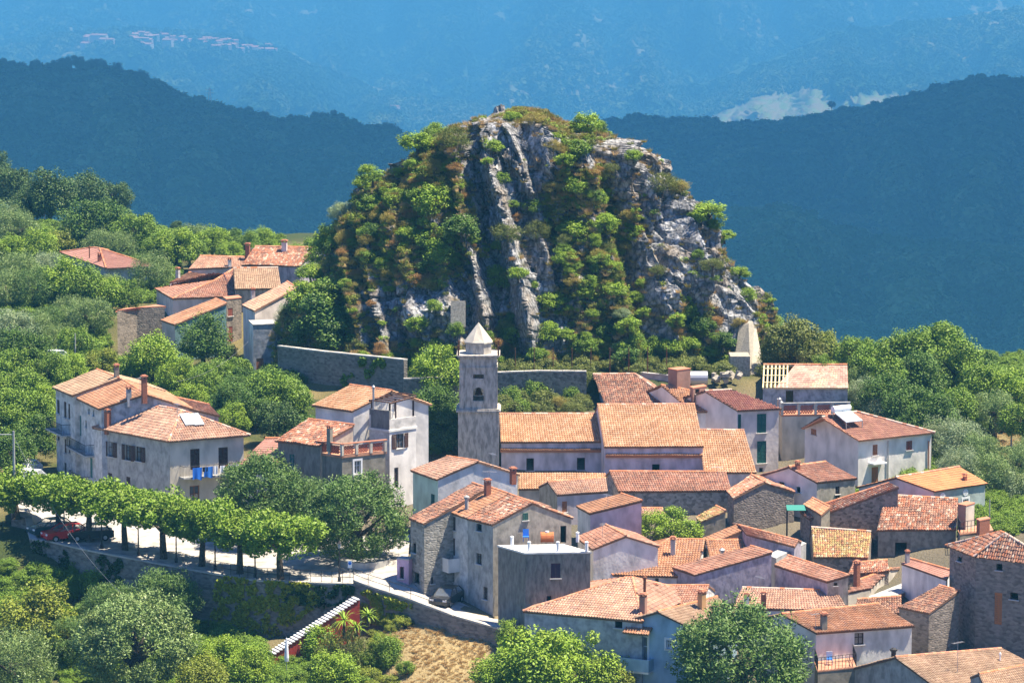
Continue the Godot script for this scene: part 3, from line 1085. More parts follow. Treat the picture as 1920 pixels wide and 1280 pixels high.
func make_houses() -> void:
	# ---- the tall white houses at the plaza's upper end
	house("terraced_house", "tall white house with faded striped tile roof at the end of the plaza street", {"id": "A1", "e0": [97, 726], "e1": [134, 742], "t0": [181, 693], "t1": [222, 709], "d": 353, "s": .32, "tiles": "sand", "mats": ["white_old"], "base": -3.6,
		"win": [[0, 106, 748, 111, 776, "s"], [0, 119, 752, 124, 784, "s"], [0, 127, 756, 131, 786, "s"], [0, 107, 803, 111, 826, "s"], [0, 120, 822, 124, 850, "s"], [0, 128, 824, 131, 850, "s"], [0, 119, 866, 124, 888, "p"]]})
	house("terraced_house", "tall white house with orange tile roof joined to the grey house with laundry", {"id": "A2", "e0": [134, 743], "e1": [184, 767], "t0": [222, 708], "t1": [272, 739], "d": 349, "s": .34, "tiles": "orange", "mats": ["white_old", "bluegrey"], "base": -3.6,
		"win": [[0, 164, 765, 167, 776, "p"], [0, 173, 768, 176, 780, "p"], [0, 159, 787, 162, 802, "p"], [0, 148, 778, 152, 818, "S", "shutter_teal"], [0, 137, 772, 141, 806, "s"], [0, 145, 840, 148, 866, "s"], [0, 168, 857, 173, 897, "S", "shutter_teal"]]})
	house("outbuilding", "low building with pinkish tiled roof behind the grey house with laundry", {"id": "A3", "e0": [308, 756], "e1": [412, 780], "t0": [300, 739], "t1": [392, 759], "d": 352, "s": .26, "back": "shed", "tiles": "pale", "mats": ["lilac_old"], "win": [[0, 336, 769, 350, 777, "d"]]})
	house("grey_house", "weathered grey house with hipped roof, solar panels and laundry on its balcony", {"id": "B", "e0": [172, 802], "e1": [315, 828], "r": [469, 816], "rise": 2.15, "t0": [297, 757], "t1": [332, 768], "d": 342, "s": .42, "hip": [true, true], "tiles": "pale", "rc": 2, "oe": .4, "og": .4, "mats": ["grey_old", "cream", "grey_old", "grey_old"], "base": -3.4,
		"win": [[0, 201, 827, 213, 857, "o"], [0, 234, 833, 246, 864, "o"], [0, 254, 836, 266, 866, "o"], [0, 202, 886, 210, 911, "s"], [0, 236, 893, 244, 922, "s"], [1, 356, 842, 374, 880, "S"], [1, 409, 839, 427, 877, "S"], [1, 355, 911, 374, 950, "P", "wood_orange"]]})
	# ---- white house with roof terrace and its neighbours
	house("white_house", "white house with pale orange roof under the curved stone wall", {"id": "C1", "e0": [584, 760], "e1": [659, 771], "t0": [656, 722], "t1": [735, 733], "d": 344, "s": .40, "tiles": "church", "mats": ["white"], "base": -3.4})
	house("small_house", "dark grey house with rough old tiles below the white terrace house", {"id": "C2", "e0": [514, 826], "e1": [597, 836], "t0": [578, 786], "t1": [664, 797], "d": 337, "s": .33, "back": "shed", "tiles": "old", "mats": ["grey_dark", "ochre_old", "grey_dark", "grey_dark"], "base": -3.4,
		"win": [[0, 542, 851, 552, 878, "p", "shutter_teal"]]})
	house("small_house", "low house with reddish roof beside the olive trees", {"id": "C5", "e0": [447, 870], "e1": [517, 872], "t0": [497, 822], "t1": [556, 822], "d": 336, "s": .5, "back": "shed", "tiles": "maroon", "tiles2": "villa", "mats": ["white"], "base": -3.4})
	block("terrace_house", "brown terrace house with red brick balustrade", {"id": "C4", "l": [594, 848], "f": [641, 854], "r": [722, 846], "d": 333, "mats": ["grey_dark", "greybrown", "greybrown", "greybrown"], "top": "terracotta_floor", "base": -3.4, "o": .15, "th": .2,
		"win": [[1, 664, 864, 676, 888, "w"]]})
	block("pergola_house", "narrow white house with a roof terrace and wooden pergola", {"id": "C3", "l": [692, 801], "f": [730, 806], "r": [780, 799], "d": 339, "mats": ["white_old", "white"], "top": "whitefloor", "base": -3.4, "o": .12, "th": .2,
		"win": [[1, 742, 814, 757, 839, "o"], [1, 739, 877, 747, 914, "P", "wood_dark"]]})
	# ---- mint house and the grey row along the road
	house("mint_house", "house with mint green side and white gable", {"id": "D", "e0": [769, 882], "e1": [818, 899], "t0": [838, 856], "t1": [897, 865], "d": 331, "s": .36, "tiles": "pale", "oe": .2, "og": .1, "mats": ["mint", "white"], "base": -4.0, "win": [[0, 808, 925, 815, 949, "s", "shutter_green"]]})
	house("stone_house", "grey stone house at the road's edge beside the pink hut", {"id": "E1", "e0": [766, 972], "e1": [793, 982], "t0": [886, 906], "t1": [915, 916], "d": 314, "s": .36, "tiles": "olddark", "oe": .15, "og": .08, "mats": ["stone"], "base": -6.2,
		"win": [[0, 773, 1017, 780, 1038, "d"], [0, 775, 1071, 786, 1096, "D"], [1, 808, 1082, 813, 1094, "d"]]})
	house("row_house", "narrow white house with bright orange roof and white balcony above the dark car", {"id": "E2", "e0": [836, 959], "e1": [873, 971], "t0": [922, 915], "t1": [953, 926], "d": 314, "s": .40, "tiles": "orange", "oe": .2, "og": .02, "mats": ["white_old"], "base": -9,
		"win": [[0, 846, 967, 854, 995, "s"], [0, 846, 1007, 853, 1042, "S"], [0, 847, 1066, 852, 1091, "d"]]})
	house("row_house", "tall weathered grey house with mottled roof above the road", {"id": "E3", "e0": [874, 972], "e1": [922, 984], "t0": [955, 927], "t1": [999, 943], "d": 311, "s": .42, "tiles": "old", "oe": .15, "og": .06, "mats": ["grey_old", "ochre_old"], "base": -11,
		"win": [[0, 893, 981, 903, 997, "d"], [0, 893, 1036, 903, 1059, "p"], [0, 906, 1099, 914, 1125, "p"], [1, 980, 962, 990, 975, "s", "shutter_green"], [1, 1051, 986, 1062, 1017, "D"]]})
	block("terrace_house", "dark stained house with a white flat roof terrace and orange tank", {"id": "E4", "l": [934, 1022], "f": [985, 1036], "r": [1107, 1034], "d": 303, "mats": ["grey_dark"], "top": "whitefloor", "base": -11, "o": .1, "th": .14,
		"win": [[1, 1033, 1056, 1051, 1084, "s", "shutter_purple"], [1, 1025, 1117, 1034, 1126, "d"]]})
	# ---- the church
	house("church", "church nave with pale orange roof and lilac walls beside the bell tower", {"id": "N1", "e0": [939, 829], "e1": [1134, 828], "t0": [936, 776], "t1": [1119, 776], "d": 352, "s": .46, "tiles": "church", "rc": 2, "oe": .25, "og": .05, "cat": "church", "mats": ["church"], "base": -4,
		"win": [[0, 987, 859, 1001, 882, "d"], [0, 1082, 858, 1097, 881, "d"]]})
	house("church_transept", "taller middle part of the church with a wide pale orange roof", {"id": "N2", "e0": [1133, 838], "e1": [1320, 837], "t0": [1120, 759], "t1": [1303, 758], "d": 349, "s": .46, "tiles": "church", "rc": 2, "oe": .25, "og": .05, "cat": "church", "mats": ["church"], "base": -4, "win": [[0, 1223, 870, 1237, 882, "d"]]})
	house("church_choir", "lower end part of the church with steep pale orange roof", {"id": "N3", "e0": [1320, 886], "e1": [1419, 886], "t0": [1310, 806], "t1": [1396, 807], "d": 347, "s": .52, "tiles": "church", "rc": 2, "back": "shed", "oe": .15, "og": .05, "cat": "church", "mats": ["pinkwhite"], "base": -4})
	house("church_aisle", "long low orange roof in front of the church, stone wall below", {"id": "N4", "e0": [1160, 922], "e1": [1372, 920], "t0": [1143, 884], "t1": [1362, 885], "d": 340, "s": .42, "tiles": "red", "rc": 0, "oe": .15, "og": .05, "cat": "church", "mats": ["stone"], "base": -5,
		"win": [[0, 1265, 962, 1281, 986, "D", "wood_dark"]]})
	house("sacristy", "small building with orange lean-to roof under the church windows", {"id": "N5", "e0": [972, 917], "e1": [1136, 916], "t0": [972, 887], "t1": [1136, 887], "d": 344, "s": .42, "back": "shed", "tiles": "church", "oe": .15, "og": .05, "mats": ["cream"], "base": -5, "cap": false})
	# ---- roofs between the church and the road
	house("small_house", "small lilac house with pinkish roof in front of the church", {"id": "F1", "e0": [1045, 928], "e1": [1140, 922], "t0": [1027, 904], "t1": [1136, 896], "d": 335, "s": .34, "tiles": "pale", "oe": .12, "og": .05, "mats": ["lavender", "lavender", "lavender", "ochre_old"], "base": -5, "win": [[0, 1054, 940, 1063, 960, "s", "wood_orange"]]})
	house("pink_house", "pink walled house with red sloping roof and small dormer", {"id": "F2", "e0": [1080, 949], "e1": [1105, 963], "t0": [1165, 926], "t1": [1204, 939], "d": 331, "s": .30, "back": "shed", "tiles": "orange", "oe": .12, "og": .10, "mats": ["white", "pinkwall", "pinkwall", "pinkwall"], "base": -6})
	house("small_house", "low house with deep red roof behind the white roof terrace", {"id": "J1", "e0": [1080, 1008], "e1": [1110, 1030], "t0": [1136, 984], "t1": [1174, 1005], "d": 320, "s": .34, "tiles": "red", "oe": .15, "og": .08, "mats": ["white"], "base": -11})
	house("hipped_house", "white house with orange hipped roof in the middle of the village", {"id": "J2", "e0": [1147, 1078], "e1": [1304, 1082], "t0": [1255, 1011], "t1": [1322, 1012], "d": 315, "s": .36, "hip": [true, false], "tiles": "orange", "rc": 0, "oe": .2, "og": .1, "mats": ["white"], "base": -13, "win": [[0, 1229, 1084, 1235, 1100, "D"]]})
	house("small_house", "house with orange roof and metal flue behind the lilac wall", {"id": "J2b", "e0": [1334, 1056], "e1": [1448, 1048], "t0": [1324, 1013], "t1": [1440, 1012], "d": 321, "s": .40, "tiles": "orange", "oe": .12, "og": .05, "mats": ["white"], "base": -11})
	house("lilac_house", "house with stained lilac side wall under a sloping orange roof", {"id": "J3", "e0": [1260, 1064], "e1": [1302, 1078], "t0": [1408, 1024], "t1": [1448, 1036], "d": 315, "s": .24, "back": "shed", "tiles": "red", "oe": .1, "og": .06, "mats": ["lilac_old", "lilac_old"], "base": -13})
	block("courtyard_house", "small grey house with a flat top beside the lilac wall", {"id": "J3b", "l": [1440, 1040], "f": [1456, 1046], "r": [1512, 1018], "d": 316, "mats": ["concrete"], "base": -13})
	house("small_house", "house with orange lean-to roof round a small courtyard", {"id": "J4a", "e0": [1311, 1012], "e1": [1330, 1022], "t0": [1382, 984], "t1": [1400, 992], "d": 327, "s": .34, "tiles": "orange", "oe": .1, "og": .05, "mats": ["greybrown"], "base": -9})
	house("small_house", "long low shed with rust orange roof behind the courtyard", {"id": "J4b", "e0": [1400, 1002], "e1": [1490, 1025], "t0": [1386, 985], "t1": [1497, 1014], "d": 324, "s": .34, "tiles": "red", "oe": .1, "og": .05, "mats": ["lilac_old"], "base": -9})
	house("stone_barn", "purple grey rubble stone gable house with old roof", {"id": "I1", "e0": [1363, 922], "e1": [1375, 934], "t0": [1409, 890], "t1": [1434, 904], "d": 337, "s": .38, "tiles": "old", "oe": .1, "og": .1, "mats": ["stone_dark"], "base": -6})
	house("lean_to", "short tiled lean-to roof on the stone aisle wall above the garden", {"id": "I2", "e0": [1199, 967], "e1": [1250, 966], "t0": [1197, 953], "t1": [1243, 953], "d": 337, "s": .35, "back": "shed", "tiles": "pale", "cat": "shed", "oe": .1, "og": .05, "mats": ["ochre_old"], "base": -5})
	house("lean_to", "crooked old tiled shed roof by the rubble stone gable", {"id": "I3", "e0": [1305, 971], "e1": [1314, 978], "t0": [1343, 949], "t1": [1361, 958], "d": 333, "s": .34, "back": "shed", "tiles": "lichen", "cat": "shed", "oe": .1, "og": .05, "mats": ["greybrown"], "base": -5})
	house("small_house", "house with dull orange sloping roof and purple grey side", {"id": "J5", "e0": [1452, 1060], "e1": [1551, 1091], "t0": [1478, 1042], "t1": [1592, 1079], "d": 314, "s": .28, "back": "shed", "tiles": "red", "oe": .1, "og": .08, "mats": ["lilac_old", "ochre_old"], "base": -12, "win": [[1, 1564, 1092, 1570, 1098, "d"]]})
	# ---- behind the church
	house("old_house", "grey house with a large old brown tile roof under the crag", {"id": "G1", "e0": [1136, 760], "e1": [1268, 758], "t0": [1112, 702], "t1": [1190, 701], "d": 364, "s": .42, "hip": [false, true], "tiles": "olddark", "rc": 3, "oe": .15, "og": .1, "mats": ["white_old", "white_old", "bluegrey", "bluegrey"], "base": -3})
	house("white_house", "white house with orange roof and green shutter above the choir roof", {"id": "G2", "e0": [1300, 772], "e1": [1388, 771], "t0": [1240, 722], "t1": [1292, 732], "d": 360, "s": .40, "tiles": "orange", "rc": 0, "oe": .25, "og": .1, "mats": ["white"], "base": -3, "win": [[0, 1351, 775, 1362, 785, "p"]]})
	house("white_house", "white house with dark maroon roof and tall green shutters", {"id": "G3", "e0": [1384, 770], "e1": [1467, 766], "t0": [1322, 733], "t1": [1372, 731], "d": 357, "s": .36, "tiles": "maroon", "rc": 3, "oe": .25, "og": .1, "mats": ["pinkwhite"], "base": -4,
		"win": [[0, 1383, 777, 1390, 804, "s", "shutter_green"], [0, 1420, 776, 1437, 811, "s", "shutter_green"], [0, 1420, 827, 1437, 868, "s", "shutter_green"], [0, 1424, 877, 1431, 887, "d"]]})
	house("unfinished_house", "house with a half-tiled pale roof and bare rafters at the foot of the crag", {"id": "G5", "e0": [1430, 727], "e1": [1591, 727], "t0": [1432, 684], "t1": [1589, 684], "d": 369, "s": .40, "tiles": "lath", "oe": .25, "og": .05, "mats": ["bluegrey", "grey_old"], "base": -2, "cap": false, "bare": .28, "deck": "wood_pale",
		"win": [[0, 1474, 732, 1488, 757, "D"]]})
	block("terrace_house", "terrace with red brick lattice railing below the unfinished roof", {"id": "G6", "l": [1460, 770], "f": [1467, 778], "r": [1592, 776], "d": 362, "mats": ["cream"], "top": "clay_cap", "base": -3, "o": .08, "th": .14})
	house("big_white_house", "large pinkish white house with brown roof and solar water heater", {"id": "H1", "e0": [1612, 826], "e1": [1754, 811], "t0": [1541, 782], "t1": [1607, 772], "d": 346, "s": .40, "hip": [false, true], "tiles": "brown", "rc": 3, "oe": .35, "og": .15, "deck": "eave_clay", "mats": ["white", "white", "white", "pinkwhite"], "base": -4,
		"win": [[0, 1637, 834, 1646, 853, "s", "wood_orange"], [0, 1700, 827, 1711, 843, "s", "wood_red"], [0, 1635, 876, 1647, 910, "S", "wood_orange"], [3, 1522, 803, 1531, 816, "s", "wood_orange"]]})
	house("small_house", "small white house with red roof against the large white house", {"id": "H2", "e0": [1533, 905], "e1": [1608, 897], "t0": [1479, 875], "t1": [1549, 866], "d": 337, "s": .38, "tiles": "red", "oe": .12, "og": .08, "mats": ["ochre_old", "white", "white", "white"], "base": -6,
		"win": [[0, 1567, 912, 1575, 926, "p"], [0, 1567, 929, 1575, 946, "P"], [3, 1461, 903, 1471, 911, "d"], [3, 1494, 912, 1501, 924, "d"]]})
	house("grey_green_house", "grey green house with bright orange roof and round windows", {"id": "H3", "e0": [1754, 921], "e1": [1853, 906], "t0": [1680, 895], "t1": [1800, 875], "d": 334, "s": .36, "tiles": "bright", "rc": 2, "oe": .2, "og": .1, "mats": ["greengrey", "greengrey", "greengrey", "lavender"], "base": -6,
		"win": [[0, 1806, 936, 1816, 953, "w"]]})
	house("stone_barn", "long dark stone wall house with sloping top beside the coppery roof", {"id": "H4", "e0": [1518, 974], "e1": [1686, 914], "t0": [1500, 960], "t1": [1668, 906], "d": 329, "d1": 329, "s": .2, "back": "shed", "tiles": "old", "oe": .05, "og": .05, "mats": ["stone_dark"], "base": -6})
	house("old_house", "grey brown house with uneven coppery barrel tiles and a dark doorway", {"id": "H5", "e0": [1645, 994], "e1": [1794, 993], "t0": [1661, 928], "t1": [1797, 936], "d": 326, "s": .50, "tiles": "old", "rc": 4, "oe": .15, "og": .08, "mats": ["greybrown"], "base": -9.5,
		"win": [[0, 1679, 1017, 1701, 1054, "D"]]})
	house("old_house", "low stone house with yellow lichen on its broken roof", {"id": "H6", "e0": [1526, 1045], "e1": [1628, 1046], "t0": [1522, 989], "t1": [1634, 997], "d": 322, "s": .48, "tiles": "lichen", "rc": 4, "oe": .12, "og": .05, "mats": ["stone_brown"], "base": -11})
	# ---- front row
	house("long_house", "blue grey house with a broad old hipped roof at the front of the village", {"id": "K1", "e0": [980, 1146], "e1": [1205, 1166], "t0": [1172, 1084], "t1": [1186, 1083], "d": 301, "s": .34, "hip": [true, true], "tiles": "pale", "rc": 1, "oe": .15, "og": .1, "mats": ["bluegrey"], "base": -17, "win": [[0, 1153, 1164, 1167, 1178, "d"]]})
	house("small_house", "low roof joining the broad hipped roof to the lilac house", {"id": "K1b", "e0": [1216, 1134], "e1": [1318, 1132], "t0": [1236, 1098], "t1": [1330, 1098], "d": 304, "s": .36, "tiles": "red", "oe": .1, "og": .05, "mats": ["white"], "base": -16})
	house("blue_house", "sky blue house with white french window and tiled awning", {"id": "K2", "e0": [1296, 1177], "e1": [1388, 1156], "t0": [1233, 1147], "t1": [1345, 1119], "d": 295, "s": .36, "tiles": "sand", "oe": .2, "og": .2, "mats": ["blue"], "base": -18,
		"win": [[3, 1186, 1191, 1214, 1243, "W"], [3, 1250, 1199, 1258, 1216, "w"]]})
	house("small_house", "house with orange roof edged by a row of dark ridge caps", {"id": "K3", "e0": [1372, 1142], "e1": [1590, 1143], "t0": [1392, 1102], "t1": [1570, 1108], "d": 305, "s": .34, "tiles": "pale", "rc": 4, "oe": .1, "og": .05, "mats": ["white"], "base": -16})
	house("white_house", "white house with wide orange roof and a tiled terrace at the front", {"id": "K4", "e0": [1532, 1187], "e1": [1716, 1174], "t0": [1466, 1151], "t1": [1648, 1132], "d": 297, "s": .34, "tiles": "orange", "rc": 0, "oe": .2, "og": .1, "mats": ["white"], "base": -18, "win": [[0, 1603, 1187, 1620, 1208, "p", "wood_dark"]]})
	house("front_house", "house with weathered tan tiles at the lower edge of the village", {"id": "K5", "e0": [1760, 1292], "e1": [1960, 1256], "t0": [1679, 1232], "t1": [1878, 1216], "d": 287, "s": .36, "tiles": "sand", "rc": 1, "oe": .15, "og": .1, "mats": ["grey_old", "grey_old", "grey_old", "grey_old"], "base": -16})
	house("stone_mansion", "large dark rubble stone house with a broad crumbling roof", {"id": "L1", "e0": [1774, 1023], "e1": [1827, 1044], "r": [1990, 1064], "rise": 2.0, "t0": [1870, 1004], "t1": [2010, 994], "d": 311, "s": .34, "hip": [true, true], "tiles": "old", "rc": 4, "oe": .3, "og": .2, "mats": ["stone_dark"], "base": -18,
		"win": [[1, 1869, 1056, 1880, 1070, "d"], [1, 1866, 1110, 1879, 1172, "S", "wood_orange"], [0, 1796, 1042, 1804, 1054, "d"], [1, 1895, 1110, 1910, 1125, "d"]]})
	house("stone_shed", "dark stone shed with brown lichened roof against the stone mansion", {"id": "L2", "e0": [1684, 1138], "e1": [1742, 1150], "t0": [1762, 1098], "t1": [1800, 1108], "d": 306, "s": .34, "back": "shed", "tiles": "olddark", "oe": .1, "og": .05, "mats": ["stone_dark"], "base": -17})
	house("small_house", "little white house with pink roof below the dark doorway", {"id": "L3", "e0": [1690, 1056], "e1": [1775, 1086], "t0": [1708, 1048], "t1": [1785, 1070], "d": 317, "s": .2, "back": "shed", "tiles": "villa", "oe": .08, "og": .05, "mats": ["white"], "base": -12})
	house("small_house", "small low house with red roof and brick chimney by the lichen roof", {"id": "L4", "e0": [1590, 1112], "e1": [1632, 1104], "t0": [1610, 1088], "t1": [1672, 1066], "d": 315, "s": .34, "tiles": "red", "oe": .08, "og": .05, "mats": ["cream"], "base": -13})
	# ---- the upper village, behind to the side of the crag
	block("stone_house", "square brown stone house with tiled parapet among the trees", {"id": "M1", "l": [219, 582], "f": [240, 577], "r": [308, 574], "b": [290, 571], "d": 414, "mats": ["stone", "stone_brown"], "top": "clay_cap", "base": 0, "o": .2, "th": .2, "win": [[0, 225, 592, 229, 612, "d"], [0, 225, 640, 230, 664, "D"]]})
	house("teal_house", "teal house with bright orange sloping roof beside the brown stone house", {"id": "M2", "e0": [300, 600], "e1": [326, 609], "t0": [403, 560], "t1": [424, 569], "d": 412, "s": .30, "back": "shed", "tiles": "orange", "oe": .15, "og": .1, "mats": ["cream", "teal"], "base": 0})
	house("upper_house", "house with red hipped roof in the upper village", {"id": "M3", "e0": [322, 560], "e1": [438, 556], "t0": [400, 527], "t1": [438, 504], "d": 424, "s": .40, "hip": [true, false], "tiles": "red", "oe": .15, "og": .1, "mats": ["pinkwhite"], "base": 2, "group": ""})
	house("upper_house", "house with pale grey brown roof in the upper village", {"id": "M4", "e0": [440, 542], "e1": [527, 541], "t0": [437, 503], "t1": [521, 502], "d": 424, "s": .42, "tiles": "sand", "rc": 4, "oe": .15, "og": .1, "mats": ["ochre_old"], "base": 2})
	house("upper_house", "long house with brown old roof at the back of the upper village", {"id": "M5", "e0": [317, 530], "e1": [420, 512], "t0": [352, 512], "t1": [436, 498], "d": 432, "s": .34, "tiles": "olddark", "oe": .1, "og": .05, "mats": ["lilac_old"], "base": 2})
	house("upper_house", "house with striped orange roof behind the upper village", {"id": "M6", "e0": [352, 505], "e1": [460, 500], "t0": [374, 480], "t1": [458, 482], "d": 438, "s": .34, "tiles": "pale", "oe": .1, "og": .05, "mats": ["cream"], "base": 2})
	house("upper_house", "topmost house with rough mottled roof beside the crag", {"id": "M7", "e0": [452, 497], "e1": [562, 499], "t0": [478, 462], "t1": [594, 464], "d": 440, "s": .40, "tiles": "old", "oe": .15, "og": .1, "mats": ["lilac_old"], "base": 2})
	house("upper_house", "pale house with a long sloping roof against the crag's trees", {"id": "M8", "e0": [453, 572], "e1": [476, 583], "t0": [538, 528], "t1": [556, 540], "d": 408, "s": .32, "back": "shed", "tiles": "pale", "oe": .15, "og": .1, "mats": ["pinkwhite"], "base": 1})
	block("upper_house", "tall bluish house with a flat top at the end of the curved wall", {"id": "M9", "l": [466, 600], "f": [474, 608], "r": [530, 606], "d": 399, "mats": ["white", "bluegrey"], "top": "concrete", "base": 0, "win": [[1, 480, 672, 494, 703, "S", "wood_orange"]]})
	block("upper_house", "narrow brown house between the teal house and the pale house", {"id": "M10", "l": [418, 556], "f": [424, 560], "r": [452, 557], "d": 416, "mats": ["ochre_old", "stone_brown"], "top": "clay_cap", "base": 0, "win": [[1, 427, 578, 436, 592, "s", "wood_red"], [1, 428, 612, 436, 640, "S", "wood_red"]]})
	house("villa", "villa with a plain brown pyramid roof among the trees", {"id": "N", "e0": [112, 473], "e1": [198, 503], "t0": [176, 464], "t1": [186, 466], "d": 474, "s": .30, "hip": [true, true], "tiles": "villa", "oe": .5, "og": .5, "mats": ["bluegrey"], "base": 0})
	house("villa", "house with plain orange roof half hidden behind olive trees", {"id": "Nb", "e0": [30, 590], "e1": [94, 608], "t0": [10, 577], "t1": [80, 586], "d": 432, "s": .3, "tiles": "bright", "oe": .3, "og": .2, "mats": ["white"], "base": 0})
	block("pink_hut", "small pink hut with stepped side beside the stone house", {"id": "P", "l": [744, 1046], "f": [766, 1048], "r": [775, 1044], "d": 313, "mats": ["pink"], "top": "concrete", "base": -6, "o": .04, "win": [[0, 749, 1062, 757, 1085, "d"]]})

	house("small_house", "tiny house with orange lean-to roof and green awning behind the rubble gable", {"id": "Q1", "e0": [1506, 946], "e1": [1540, 966], "t0": [1524, 934], "t1": [1557, 951], "d": 332, "s": .3, "back": "shed", "tiles": "orange", "oe": .1, "og": .05, "mats": ["greybrown"], "base": -9})
	block("roof_terrace", "small striped tile terrace with railing beside the coppery roof", {"id": "Q2", "l": [1796, 990], "f": [1801, 1001], "r": [1862, 993], "d": 324, "mats": ["greybrown"], "top": "terracotta_floor", "cat": "terrace", "base": -10})
	block("brown_hut", "brown rendered hut on the striped terrace beside the coppery roof", {"id": "Q3", "l": [1797, 944], "f": [1812, 947], "r": [1828, 942], "d": 326, "mats": ["brownblock", "cream"], "top": "clay_cap", "cat": "hut", "base": -4})
	block("red_box", "red brick box at the end of the striped terrace", {"id": "Q4", "l": [1832, 972], "f": [1838, 975], "r": [1857, 971], "d": 323, "mats": ["brick"], "top": "clay_cap", "cat": "hut", "base": -4})
	house("front_house", "roof corner of tan tiles lowest at the village's edge", {"id": "Q5", "e0": [1852, 1302], "e1": [2010, 1275], "t0": [1836, 1264], "t1": [1960, 1240], "d": 281, "s": .36, "tiles": "sand", "oe": .1, "og": .05, "mats": ["grey_old"], "base": -18})
	house("small_house", "low house with dark old tiles squeezed between the lilac wall and the orange roof", {"id": "Q6", "e0": [1600, 1150], "e1": [1692, 1150], "t0": [1608, 1124], "t1": [1690, 1118], "d": 308, "s": .34, "tiles": "olddark", "oe": .1, "og": .05, "mats": ["stone_dark"], "base": -16})
	house("small_house", "low white house wedged between the deep red roof and the orange hipped roof", {"id": "Q7", "e0": [1125, 1046], "e1": [1196, 1040], "t0": [1140, 1024], "t1": [1204, 1020], "d": 321, "s": .3, "back": "shed", "tiles": "pale", "oe": .1, "og": .05, "mats": ["white"], "base": -12})
	house("small_house", "small house with mottled roof between the lichen roof and the brick chimney", {"id": "Q8", "e0": [1590, 1078], "e1": [1668, 1072], "t0": [1600, 1056], "t1": [1664, 1050], "d": 319, "s": .34, "tiles": "old", "oe": .1, "og": .05, "mats": ["stone_brown"], "base": -12})
	var aw := MB.new()
	var aa := pt(1493, 952, 331)
	aw.cbox(Vector3.ZERO, Vector3(1.7, .05, 1.2), Basis(Vector3.RIGHT, .25))
	var awn := thing("green_awning", "sea green awning on poles beside the rubble stone gable", "awning", aa)
	part("cloth", aw.done(), M["green_cloth"], awn)
	for x in [-.8, .8]:
		for z in [-.5, .5]:
			var pm := MB.new()
			pm.tube(Vector3(x, -6, z), Vector3(x, -.1, z), .04, .04, 5)
			part("pole", pm.done(), M["iron"], awn)
	make_tower()

	# chimneys, flues and aerials: [house, foot pixel, width, height, wall, slope]
	for c in [["B", 201, 800, .5, 1.4, "brick", 0], ["E2", 914, 930, .45, 1.2, "brick", 0], ["C2", 618, 832, .4, 1.4, "greybrown", 0], ["A2", 241, 748, .4, .9, "bluegrey", 0], ["A1", 218, 708, .4, 1.0, "greybrown", 0], ["A2", 270, 742, .45, 1.6, "brick", 0], ["G2", 1330, 752, .3, .3, "brick", 0], ["K1", 1206, 1146, .5, 1.2, "brownblock", 0], ["K1b", 1228, 1120, .4, .9, "brick", 0], ["K2", 1316, 1142, .5, 1.3, "orange_plaster", 0], ["K3", 1432, 1140, .42, 1.1, "brick", 0], ["K3", 1400, 1136, .4, .8, "white", 0], ["K4", 1545, 1180, .45, 1.1, "greybrown", 0], ["J2", 1262, 1040, .4, 1.3, "concrete", 0], ["J2", 1152, 1064, .4, 1.0, "brick", 0], ["L4", 1607, 1100, .42, 2.0, "brick", 0], ["M7", 533, 470, .6, 1.0, "pinkwhite", 0], ["M6", 430, 500, .35, .8, "white_old", 0], ["M5", 333, 522, .4, 1.0, "white_old", 0], ["M8", 474, 560, .4, .9, "pinkwhite", 0], ["D", 962, 893, .45, .5, "brick", 0], ["H3", 1810, 900, .3, .3, "brick", 0], ["N", 186, 490, .4, .8, "brick", 0], ["M7", 464, 476, .5, 1.0, "brick", 0], ["L3", 1702, 1055, .3, .8, "concrete", 0], ["H2", 1496, 880, .35, .5, "brick", 0]]:
		chimney(c[0], c[1], c[2], c[3], c[4], c[5], "clay_cap", c[6])
	for c in [["E2", 875, 956, .16, 1.0, "concrete"], ["C1", 700, 760, .1, 1.6, "metal"], ["J2b", 1354, 1048, .17, .7, "metal"], ["G3", 1462, 760, .12, .5, "metal"], ["N", 167, 484, .07, 1.3, "rust"], ["K5", 1876, 1240, .06, .5, "white_paint"], ["K1", 1209, 1112, .12, 1.2, "rust"], ["K4", 1676, 1236, .2, .7, "iron"]]:
		flue(c[0], c[1], c[2], c[3], c[4], c[5])
	for c in [["B", 332, 800, 2.2], ["E1", 918, 916, 1.6], ["N4", 1345, 905, 1.6], ["K4", 1530, 1180, 1.4], ["M6", 470, 487, 1.5], ["D", 924, 880, 1.5], ["J1", 1130, 1010, 1.4], ["K3", 1425, 1110, 1.4], ["K2", 1330, 1140, 1.4], ["A2", 262, 738, 1.6], ["F2", 1140, 950, 1.2], ["K5", 1796, 1262, 2.6]]:
		antenna(c[0], c[1], c[2], c[3])

